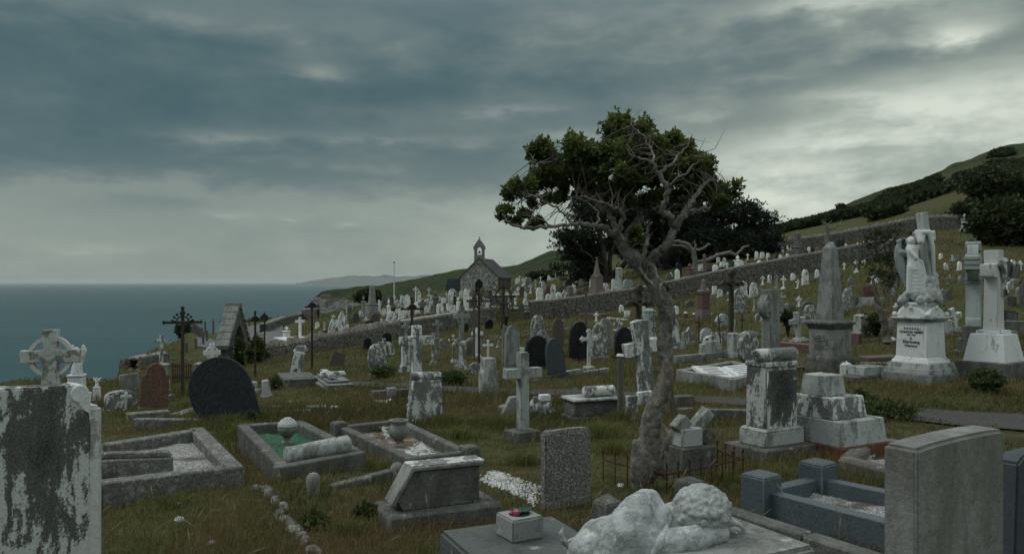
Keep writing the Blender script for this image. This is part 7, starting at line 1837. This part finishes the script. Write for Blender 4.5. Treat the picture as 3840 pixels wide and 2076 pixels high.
def white_cross_right():
    Y0 = 14.4; g = at(3726, 1392, Y0); g.z = H(g.x, g.y); s_ = Y0 / F; z = lambda py: at(0, py, Y0).z - g.z; rz = 36
    t_ = thing('grave_cross', 'tall white marble cross on a tapered pedestal near the right edge', 'cross', g, rz, 'crosses in the graveyard'); k_ = .74 * s_
    b = MB(); b.box(270 * k_, 250 * k_, -.1, z(1352), 1); b.build('footing', MT['dgrey'], t_, .008)
    b = MB(); b.box(224 * k_, 200 * k_, z(1352), z(1250), .76); b.build('pedestal', MT['clean'], t_, .008)
    b = MB(); b.box(126 * k_, 116 * k_, z(1250), z(1236), .97); b.build('collar', MT['clean'], t_, .006)
    w = 150 * k_; t = 66 * k_; az_ = z(1012); c = MB(); c.prism([(-t * .62, z(1236)), (t * .62, z(1236)), (t * .44, az_ - .13), (w * .42, az_ - .14), (w * .5, az_ - .11), (w * .5, az_ + .10), (t * .44, az_ + .11), (t * .5, z(938)), (-t * .5, z(938)), (-t * .44, az_ + .11), (-w * .5, az_ + .10), (-w * .5, az_ - .11), (-w * .42, az_ - .14), (-t * .44, az_ - .13)], -.12, .12); c.build('cross', MT['pale'], t_, .008)
    f = MB(); f.cap((-.08, -.14, az_ + .08), (.05, -.15, az_ - .05), .055, .06); f.cap((.05, -.15, az_ - .05), (.04, -.14, az_ - .45), .05, .025); f.cap((-.02, -.13, az_ - .06), (.10, -.13, az_ - .5), .03, .02); f.ell((-.02, -.14, az_ + .13), .05); sculpt(f, 'carved_drapery', MT['white'], t_, .02, 2)
white_cross_right()
g = ground(3790, 1222); s_ = g.y / F; t_ = thing('headstone', 'open dark polished frame-shaped stone leaning behind the right white cross', 'headstone', g, 20, 'headstones in the graveyard', 8); b = MB(); ww, hh = 66 * s_, 56 * s_; b.prism([(-ww / 2, 0), (ww / 2, 0), (ww / 2, hh), (-ww / 2, hh)], 0, .06); b.build('slab', MT['black'], t_, .006); b = MB(); b.prism([(-ww * .42, hh * .08), (ww * .42, hh * .08), (ww * .42, hh * .9), (-ww * .42, hh * .9)], -.006, .002); b.build('panel', MT['dgrey'], t_)
# red pedestal with statue
def red_ped():
    g = ground(2638, 1198); s_ = g.y / F; t_ = thing('statue_monument', 'pinkish seated figure on a tall red granite pedestal below the long wall', 'monument', g, 22, 'pillars and monuments in the graveyard'); z = lambda py: (1198 - py) * s_; k_ = .78 * s_
    b = MB(); b.box(60 * k_, 60 * k_, -.1, z(1178), 1); b.box(52 * k_, 52 * k_, z(1178), z(1160), .94); b.build('step', MT['pink'], t_); d = MB(); d.box(44 * k_, 44 * k_, z(1160), z(1100), .94); d.build('die', MT['red'], t_); c = MB(); c.box(50 * k_, 50 * k_, z(1100), z(1092), 1.1); c.box(46 * k_, 46 * k_, z(1092), z(1084), .8); c.build('cornice', MT['pink'], t_)
    f = MB(); f.cap((0, 0, z(1082)), (0, 0, z(1068)), 13 * s_, 10 * s_); f.cap((0, 0, z(1068)), (-1 * s_, 0, z(1056)), 9 * s_, 8 * s_); f.ell((-1 * s_, 0, z(1050)), 5.5 * s_); sculpt(f, 'figure', MT['pink'], t_, .03, 2)
    for px, b_, tp in ((2571, 1192, 1168), (2603, 1196, 1172), (2664, 1194, 1172)):
        g = ground(px, b_); s2 = g.y / F; q = thing('corner_post', 'small red corner post with white cap around the red pedestal plot', 'post', g, 20, 'red corner posts'); p = MB(); p.box(13 * s2, 13 * s2, -.1, (b_ - tp) * s2 * .75, .9); p.build('post', MT['red'], q); p = MB(); p.box(11 * s2, 11 * s2, (b_ - tp) * s2 * .75, (b_ - tp) * s2, .3); p.build('cap', MT['clean'], q)
red_ped()
# ------------------------------------------------------------------ bowed figure on its slab in the near foreground
def bowed():
    Y0 = 2.75; s_ = Y0 / F; P0 = at(2420, 1960, Y0); top = -.872
    # slab the figure lies on
    A = atz(1720, 2076, top); 
    t2 = thing('tomb_slab', 'broad pale stone slab under the bowed figure at the bottom edge', 'tomb', (P0.x, P0.y, H(P0.x, P0.y)), 28, 'flat slab tombs'); hz = top - H(P0.x, P0.y)
    b = MB(); b.box(.60, .40, -.1, hz - .06, 1, c=(.11, -.11)); b.build('chest', MT['dgrey'], t2, .012); b = MB(); b.box(.68, .48, hz - .06, hz, .98, c=(.11, -.11)); b.build('top_slab', MT['grey'], t2, .015, segs=2)
    t_ = thing('weeping_figure', 'white stone child figure bowed face-down on its folded arms at the bottom edge', 'statue', (P0.x, P0.y, top), 0, None)
    q = lambda px, py, d=0.: at(px, py, Y0 + d) - Vector((P0.x, P0.y, top))
    B = MB()
    # back and hips lie low behind the head; the near shoulder and wing rise over them as carved pieces of their own
    B.cap(q(2200, 2080, -.08), q(2250, 2030, -.04), .070, .080); B.cap(q(2250, 2030, -.04), q(2330, 2015, .02), .080, .088); B.cap(q(2330, 2015, .02), q(2450, 1985, .03), .088, .085)
    B.cap(q(2450, 1985, .03), q(2560, 1968, .02), .085, .078); B.cap(q(2540, 1962, .02), q(2620, 1955, .02), .076, .07)
    B.cap(q(2380, 2050, -.10), q(2500, 2060, -.10), .085, .07); B.cap(q(2500, 2050, -.12), q(2610, 2020, -.10), .060, .048); B.cap(q(2610, 2020, -.10), q(2700, 1998, -.05), .046, .034)
    B.cap(q(2560, 1990, .10), q(2690, 1985, .06), .045, .035)
    sculpt(B, 'body', MT['statue'], t_, .008, 4, disp=.008, dscale=.02)
    Wg = MB(); Wg.cap(q(2415, 1872, -.02), q(2440, 1868, .0), .036, .034); Wg.cap(q(2418, 1880, -.02), q(2385, 1935, -.06), .045, .070); Wg.cap(q(2385, 1935, -.06), q(2330, 2020, -.12), .070, .082); Wg.cap(q(2330, 2020, -.12), q(2290, 2110, -.14), .082, .07)
    Wg.cap(q(2445, 1880, .0), q(2470, 1940, -.03), .034, .05); Wg.cap(q(2470, 1940, -.03), q(2420, 2050, -.12), .05, .06)
    sculpt(Wg, 'wing', MT['statue'], t_, .008, 5, disp=.006, dscale=.02)
    for fx0, fy0, fx1, fy1 in ((2500, 1975, 2440, 2080),):
        Fd = MB(); Fd.cap(q(fx0, fy0, -.09), q((fx0 + fx1) / 2 + 8, (fy0 + fy1) / 2, -.155), .012, .018); Fd.cap(q((fx0 + fx1) / 2 + 8, (fy0 + fy1) / 2, -.155), q(fx1, fy1, -.18), .018, .010)
        sculpt(Fd, 'drapery_fold', MT['statue'], t_, .006, 3)
    Hd = MB(); hc = q(2636, 1925, 0); Hd.ell(hc, (.098, .096, .088), nu=16, nv=12); Hd.ell(q(2655, 1955, -.02), (.07, .07, .05), nu=14, nv=10)
    Hd.ell(q(2700, 1975, -.03), (.03, .03, .025)); Hd.ell(q(2668, 1990, -.06), (.035, .03, .02)); Hd.ell(q(2640, 1962, -.115), (.016, .008, .02))       # jaw, cheek, ear
    sculpt(Hd, 'head', MT['statue'], t_, .008, 4)
    Hr = MB(); rn = random.Random(8); Hr.ell(hc + Vector((-.003, 0, .006)), (.100, .098, .088), nu=16, nv=12)
    for _ in range(330):
        a, e = rn.uniform(0, 6.28), rn.uniform(-.45, 1.5); d = Vector((math.cos(a) * math.cos(e), math.sin(a) * math.cos(e), math.sin(e)))
        if d.x > .75 and d.z < .25: continue
        Hr.ell(hc + Vector((-.003, 0, .006)) + Vector((d.x * .100, d.y * .098, d.z * .089)), rn.uniform(.006, .011), nu=7, nv=5)
    sculpt(Hr, 'curly_hair', MT['statue'], t_, .0052, 2)
    # hand with five fingers reaching out at the right, resting on the slab
    Hn = MB(); w0 = q(2690, 1992, .03); w0.z = .030; pm = q(2712, 1990, .03); pm.z = .028; Hn.cap(w0, pm, .022, .024)
    dirs = [(1, -.25), (1, -.08), (1, .10), (.96, .28)]; ln_ = [.045, .052, .048, .038]
    for i, ((dx, dy), L) in enumerate(zip(dirs, ln_)):
        b0 = pm + Vector((.016, -.020 + i * .013, .006)); m1 = b0 + Vector((dx * L * .45, dy * L * .45, .008)); m2 = m1 + Vector((dx * L * .35, dy * L * .35, -.008)); m3 = m2 + Vector((dx * L * .25, dy * L * .25, -.014))
        Hn.cap(b0, m1, .0085, .008, 4); Hn.cap(m1, m2, .008, .0072, 3); Hn.cap(m2, m3, .0072, .006, 3)
    b0 = pm + Vector((-.006, -.022, -.002)); Hn.cap(b0, b0 + Vector((.020, -.022, -.004)), .009, .008, 4); Hn.cap(b0 + Vector((.020, -.022, -.004)), b0 + Vector((.038, -.026, -.010)), .008, .006, 3)
    sculpt(Hn, 'hand', MT['statue'], t_, .0038, 2)
    # ribbon-like loose wing tip / drapery end at left
    Wn = MB(); pts = [(2112, 1975, 6), (2104, 2000, 11), (2112, 2025, 13), (2132, 2046, 12), (2150, 2068, 14), (2160, 2095, 16)]
    for i in range(len(pts) - 1): (x0, y0, r0), (x1, y1, r1) = pts[i], pts[i + 1]; Wn.cap(q(x0, y0, -.02), q(x1, y1, -.03), r0 * s_, r1 * s_)
    Wn.cap(q(2128, 2030, .03), q(2165, 2018, .04), 9 * s_, 13 * s_); Wn.cap(q(2165, 2018, .04), q(2200, 2030, .02), 13 * s_, 16 * s_)
    sculpt(Wn, 'wing_tip', MT['statue'], t_, .0065, 3)
    # second slab to the left with the flower block
    A = atz(1725, 2050, -1.19); B_ = atz(2110, 2010, -1.19); C = atz(1985, 1922, -1.19); gz = H(A.x, A.y)
    t3 = thing('tomb_slab', 'dark mossy ledger slab with worn edges carrying the flower block', 'tomb', (A.x, A.y, gz), 24, 'flat slab tombs'); hz = -1.19 - gz; b = MB(); b.box(.62, 1.0, -.1, hz, .985, c=(.30, -.22)); b.build('slab', MT['dslab'], t3, .015, segs=2)
    b = MB(); b.box(.80, 1.15, -.1, hz * .5, 1, c=(.22, -.26)); b.build('base', MT['grey'], t3, .01)
    Y1 = 3.75; g = at(1948, 2012, Y1); g.z = -1.19; s1 = Y1 / F
    t4 = thing('flower_block', 'square stone vase block holding a pink and green posy', 'vase', g, 30); b = MB(); w = 134 * s1; b.box(w, w, 0, 84 * s1, 1); b.build('block', MT['grey'], t4, .008, segs=2)
    v = MB(); v.lathe([(w * .30, 84 * s1 - .004), (w * .30, 84 * s1 + .0025)], 18); v.build('hole', MT['void'], t4)
    fl = MB(); fl.ell((-w * .13, -.01, 84 * s1 + .012), (.020, .018, .014), nu=8, nv=6, jit=.15); fl.ell((-w * .2, .01, 84 * s1 + .008), (.014, .014, .010), nu=8, nv=6, jit=.15)
    lf = MB()
    for q_ in range(14): a = q_ * 2.4; lf.tube([(w * .05, 0, 84 * s1), (w * .05 + math.cos(a) * .03, math.sin(a) * .025, 84 * s1 + .016), (w * .05 + math.cos(a) * .055, math.sin(a) * .04, 84 * s1 + .018)], [.006, .008, .002], 5)
    lf.tube([(w * .1, 0, 84 * s1), (w * .2, .02, 84 * s1 + .04), (w * .16, .02, 84 * s1 + .065)], [.003, .003, .002], 4)
    t5 = thing('posy', 'small artificial pink flower and green leaves in the stone block', 'flowers', (g.x, g.y, g.z), 30)
    fl.build('petals', MT['flower'], t5); lf.build('leaf', MT['stemg'], t5)
MT['dslab'] = stone('mossy_slab', (.10, .115, .11), (.055, .06, .055), .45, 4, .1, (.36, .38, .37), streak=1, bstr=.4)
bowed()

# ------------------------------------------------------------------ automatic labels: unique by kind, colour, place and order
FEATN = {}
def finish_labels():
    groups = {}
    for t_, kind, mat, px, y, lab in REG:
        nm = ('small ' if False else '') + COLN[mat] + ' ' + SHN[kind]; groups.setdefault((nm, zone(px, y)), []).append((px, t_, lab))
    for (nm, zn), L in groups.items():
        L.sort(key=lambda q: q[0])
        for i, (px, t_, lab) in enumerate(L):
            if lab: continue
            if len(L) == 1: t_['label'] = f"{nm} {zn}, the only such one"
            else: t_['label'] = f"{nm}, {ORD[i] if i < len(ORD) else 'later'} such from left {zn}"
finish_labels()

# ------------------------------------------------------------------ grass: too many blades to count, so one object
def vnoise(x, y, s, seed):
    r = np.random.RandomState(seed); o = np.zeros_like(x)
    for i in range(7):
        a = r.uniform(0, 2 * np.pi); k_ = s * r.uniform(.6, 1.7); o += np.sin(k_ * (x * np.cos(a) + y * np.sin(a)) + r.uniform(0, 6.28))
    return o / 3.2
def inpoly(x, y, P):
    c = np.zeros(len(x), bool); n = len(P)
    for i in range(n):
        x0, y0 = P[i]; x1, y1 = P[(i + 1) % n]; m_ = ((y0 > y) != (y1 > y)) & (x < (x1 - x0) * (y - y0) / ((y1 - y0) or 1e-9) + x0); c ^= m_
    return c
def grass(N, y0, y1, hs, ws, name, label, powr=1.0, seed=1, kk=1.):
    r = np.random.RandomState(seed); n = N
    y = 1 / (r.uniform(1 / y1 ** powr, 1 / y0 ** powr, n)) ** (1 / powr); u = r.uniform(-.80, .82, n); x = u * np.maximum(y, 3)
    # clump: draw some towards tussock centres
    z = np.empty(n)
    cols = {}
    Ys = np.empty((n, 14)); 
    i = np.clip(np.searchsorted(TU, u) - 1, 0, len(TU) - 2); a = (u - TU[i]) / (TU[i + 1] - TU[i])
    YY = TY[i] * (1 - a)[:, None] + TY[i + 1] * a[:, None]; ZZ = TZ[i] * (1 - a)[:, None] + TZ[i + 1] * a[:, None]
    q = np.clip((YY <= np.maximum(y, 3)[:, None]).sum(1) - 1, 0, 12); ar = np.arange(n); d = YY[ar, q + 1] - YY[ar, q]; f = np.clip((y - YY[ar, q]) / d, 0, 1); z = ZZ[ar, q] * (1 - f) + ZZ[ar, q + 1] * f + bump(x, y) + bump2(x, y)
    patch = vnoise(x, y, 2.2, 5) + .5 * vnoise(x, y, 6, 6); tall = vnoise(x, y, 1.1, 9) + .4 * vnoise(x, y, 4, 3)
    keep = np.ones(n, bool)
    for P in MASK: keep &= ~inpoly(x, y, P)
    px = u * F + CX; xs = np.array([p[0] for p in PATH]); a_ = np.interp(px, xs, [p[0].y for p in _pp]); b_ = np.interp(px, xs, [p[1].y for p in _pp])
    wob = .10 * vnoise(x, y, 3, 4); keep &= ~((y > b_ + .12 + wob) & (y < a_ - .12 + wob) & (px > xs[0]) & (px < xs[-1]))
    keep &= ~((px < 1110) & (px > 700) & (y > 42)); keep &= z > -8
    keep &= ~((u > -.20) & (u < .06) & (y < 8.2) & (patch > 1.35))
    # dense scatter kept shorter near the lens so that no blade crosses it
    x, y, z, patch, tall, u = x[keep], y[keep], z[keep], patch[keep], tall[keep], u[keep]; n = len(x)
    h = hs * (.45 + .75 * np.clip(.5 + .5 * tall, 0, 1.25)) * r.uniform(.5, 1.25, n) * (1 + .012 * y * kk); w = ws * (1 + y * .16 * kk) * r.uniform(.7, 1.3, n)
    th = r.uniform(0, 2 * np.pi, n); lx = r.normal(.10, .34, n); ly = r.normal(0, .3, n)
    dx, dy = np.cos(th) * w / 2, np.sin(th) * w / 2; z0 = z - .02
    P0 = np.stack([x - dx, y - dy, z0], 1); P1 = np.stack([x + dx, y + dy, z0], 1)
    mx, my, mz = x + lx * h * .35, y + ly * h * .35, z0 + h * .62
    P2 = np.stack([mx + dx * .7, my + dy * .7, mz], 1); P3 = np.stack([mx - dx * .7, my - dy * .7, mz], 1); P4 = np.stack([x + lx * h * 1.05, y + ly * h * 1.05, z0 + h * (1 - .25 * np.abs(lx))], 1)
    V = np.stack([P0, P1, P2, P3, P4], 1).reshape(-1, 3); b = np.arange(n)[:, None] * 5
    Fc = np.concatenate([b + [[0, 1, 2]], b + [[0, 2, 3]], b + [[3, 2, 4]]], 0)
    t0 = np.clip(.35 + .32 * vnoise(x, y, 1.6, 12) + r.uniform(-.35, .35, n), 0, 1); br = np.clip((patch + .05 + .3 * np.clip(8.5 - y, 0, 1) + .35 * ((y < 7) & (u < -.12) & (u > -.4))) * 1.2, 0, 1) * r.uniform(.35, 1, n); br = np.where(r.uniform(0, 1, n) < .08, .8, br)
    c = np.repeat(np.stack([t0, br, t0 * 0, t0 * 0 + 1], 1), 5, 0)
    return tag(npmesh(name, V, Fc, MT['blade'], cols=c), label, kind='stuff')
grass(190000, 2.3, 9.5, .115, .0030, 'grass', 'long mixed green and russet grass in the foreground', 1.3, 1)
grass(140000, 9.5, 30, .125, .0034, 'grass', 'rough grass among the middle graves', 1.0, 2)
grass(90000, 30, 95, .15, .0040, 'grass', 'distant rough turf between the far graves', .6, 3)
# lush tufts standing taller than the rest
def tufts():
    r = np.random.RandomState(77); V = []; Fc = []; C = []; b = 0
    for px, py, n, hh, sp in [(900, 1640, 520, .26, .16), (860, 1600, 300, .24, .14), (960, 1690, 260, .2, .14), (1660, 1590, 420, .2, .22), (1720, 1640, 360, .2, .2), (1880, 1600, 420, .22, .25), (1960, 1740, 300, .18, .12), (2250, 1640, 520, .26, .22), (2300, 1700, 320, .22, .16), (2330, 1580, 300, .24, .16), (1400, 1760, 200, .16, .15), (2120, 1560, 260, .2, .2), (760, 1560, 260, .2, .2), (1000, 1580, 240, .24, .2), (700, 1530, 220, .22, .2), (2900, 1870, 160, .13, .1), (3000, 1960, 200, .14, .12), (3150, 2040, 160, .14, .12), (2560, 1870, 160, .12, .1), (1840, 2030, 160, .13, .1), (620, 1900, 260, .13, .2), (1300, 2000, 240, .15, .18), (1500, 1840, 160, .14, .12), (2700, 1800, 220, .15, .15), (2420, 1850, 160, .12, .08), (3400, 1450, 260, .2, .4), (2640, 1450, 260, .2, .5), (1750, 1500, 260, .2, .4), (1250, 1470, 240, .2, .4), (500, 1560, 220, .2, .25)]:
        g = ground(px, py); tb = r.uniform(.25, .75)
        for _ in range(n):
            a = r.uniform(0, 6.28); q = abs(r.normal(0, sp)); x, y = g.x + math.cos(a) * q, g.y + math.sin(a) * q * .8
            if any(inpoly(np.array([x]), np.array([y]), P)[0] for P in MASK): continue
            z = H(x, y) - .02; h = hh * r.uniform(.5, 1.1) * math.exp(-q * q / (sp * sp * 5)); w = .0026 * (1 + g.y * .05); th = r.uniform(0, 6.28); dx, dy = math.cos(th) * w, math.sin(th) * w
            lx, ly = math.cos(a) * .4 + r.normal(.15, .25), math.sin(a) * .4 + r.normal(0, .25)
            V += [(x - dx, y - dy, z), (x + dx, y + dy, z), (x + lx * h * .3 + dx * .8, y + ly * h * .3 + dy * .8, z + h * .6), (x + lx * h * .3 - dx * .8, y + ly * h * .3 - dy * .8, z + h * .6), (x + lx * h, y + ly * h, z + h * .88)]
            Fc += [(b, b + 1, b + 2), (b, b + 2, b + 3), (b + 3, b + 2, b + 4)]; b += 5
            C += [(min(1, tb + r.uniform(-.2, .45)), .0 if r.uniform() < .85 else .7, 0, 1)] * 5
    tag(npmesh('tall_grass', np.array(V), np.array(Fc), MT['tuft'], cols=np.array(C)), 'tall lush grass tufts growing against kerbs and stones', kind='stuff')
MT['tuft'] = leaf_mat('tuft_blade', (.055, .080, .020), (.150, .180, .050), (.19, .15, .075), .35)
tufts()
# seed heads standing above the near grass
def stalks(n):
    r = np.random.RandomState(5); mb = MB()
    for _ in range(n):
        y = r.uniform(3.0, 9.5); u = r.uniform(-.55, .55); x = u * y
        if any(inpoly(np.array([x]), np.array([y]), P)[0] for P in MASK) or on_path(x, y): continue
        z = H(x, y); h = r.uniform(.2, .36); d = Vector((r.normal(.02, .05), r.normal(0, .04), 0)); p = Vector((x, y, z)); mb.tube([p, p + d * .5 + Vector((0, 0, h * .6)), p + d * 1.6 + Vector((0, 0, h))], [.0012, .001, .0008], 3); mb.tube([p + d * 1.6 + Vector((0, 0, h)), p + d * 2 + Vector((0, 0, h + .02)), p + d * 2.5 + Vector((0, 0, h + .045))], [.001, .0035, .0006], 4)
    tag(mb.build('grass_seed_heads', MT['straw'], None), 'thin dry seed stalks above the near grass', kind='stuff')
MT['straw'] = plain('dry_straw', (.17, .14, .075), .9)
stalks(320)
# bracken and gorse on the far hill
def bracken():
    r = np.random.RandomState(21); C = []; T_ = []
    while len(C) < 9000:
        px = r.uniform(2880, 3900); y = r.uniform(95, 205); u = (px - CX) / F; x = u * y; yb = np.interp(px, [2880, 3300, 3900], [110, 100, 92])
        if y < yb: continue
        nz = .8 * float(vnoise(np.array([x]), np.array([y]), .12, 3)[0]) + .8 * float(vnoise(np.array([x]), np.array([y]), .35, 8)[0]) + (1.15 - abs(y - 122 - (px - 2900) * .01) / 34) * 1.0
        if nz < 1.4: continue
        z = H(x, y); C.append((x, y, z + r.uniform(0, .9))); T_.append(r.uniform(0, .9))
    tag(leaves(np.array(C), .75, MT['bush'], 'bracken', None, per=7, up=.8, aspect=.6, tint=np.array(T_)), 'dark bracken and gorse covering the right hillside', kind='stuff')
bracken()
# ------------------------------------------------------------------ sea air
m_, k_, b = newmat('haze'); m_.node_tree.nodes.remove(b); pv = k_.new('ShaderNodeVolumePrincipled'); pv.inputs['Color'].default_value = (.86, .93, .93, 1); pv.inputs['Density'].default_value = 2.3e-5; pv.inputs['Anisotropy'].default_value = .1
k_.l.new(pv.outputs[0], m_.node_tree.nodes['Material Output'].inputs['Volume'])
hb = MB(); hb.add([(x, y, z) for z in (-108, 170) for x, y in ((-85000, -600), (85000, -600), (85000, 64000), (-85000, 64000))], [(3, 2, 1, 0), (4, 5, 6, 7), (0, 1, 5, 4), (1, 2, 6, 5), (2, 3, 7, 6), (3, 0, 4, 7)])
tag(hb.build('haze', m_, smooth=False), 'thin sea haze softening the horizon', kind='stuff')
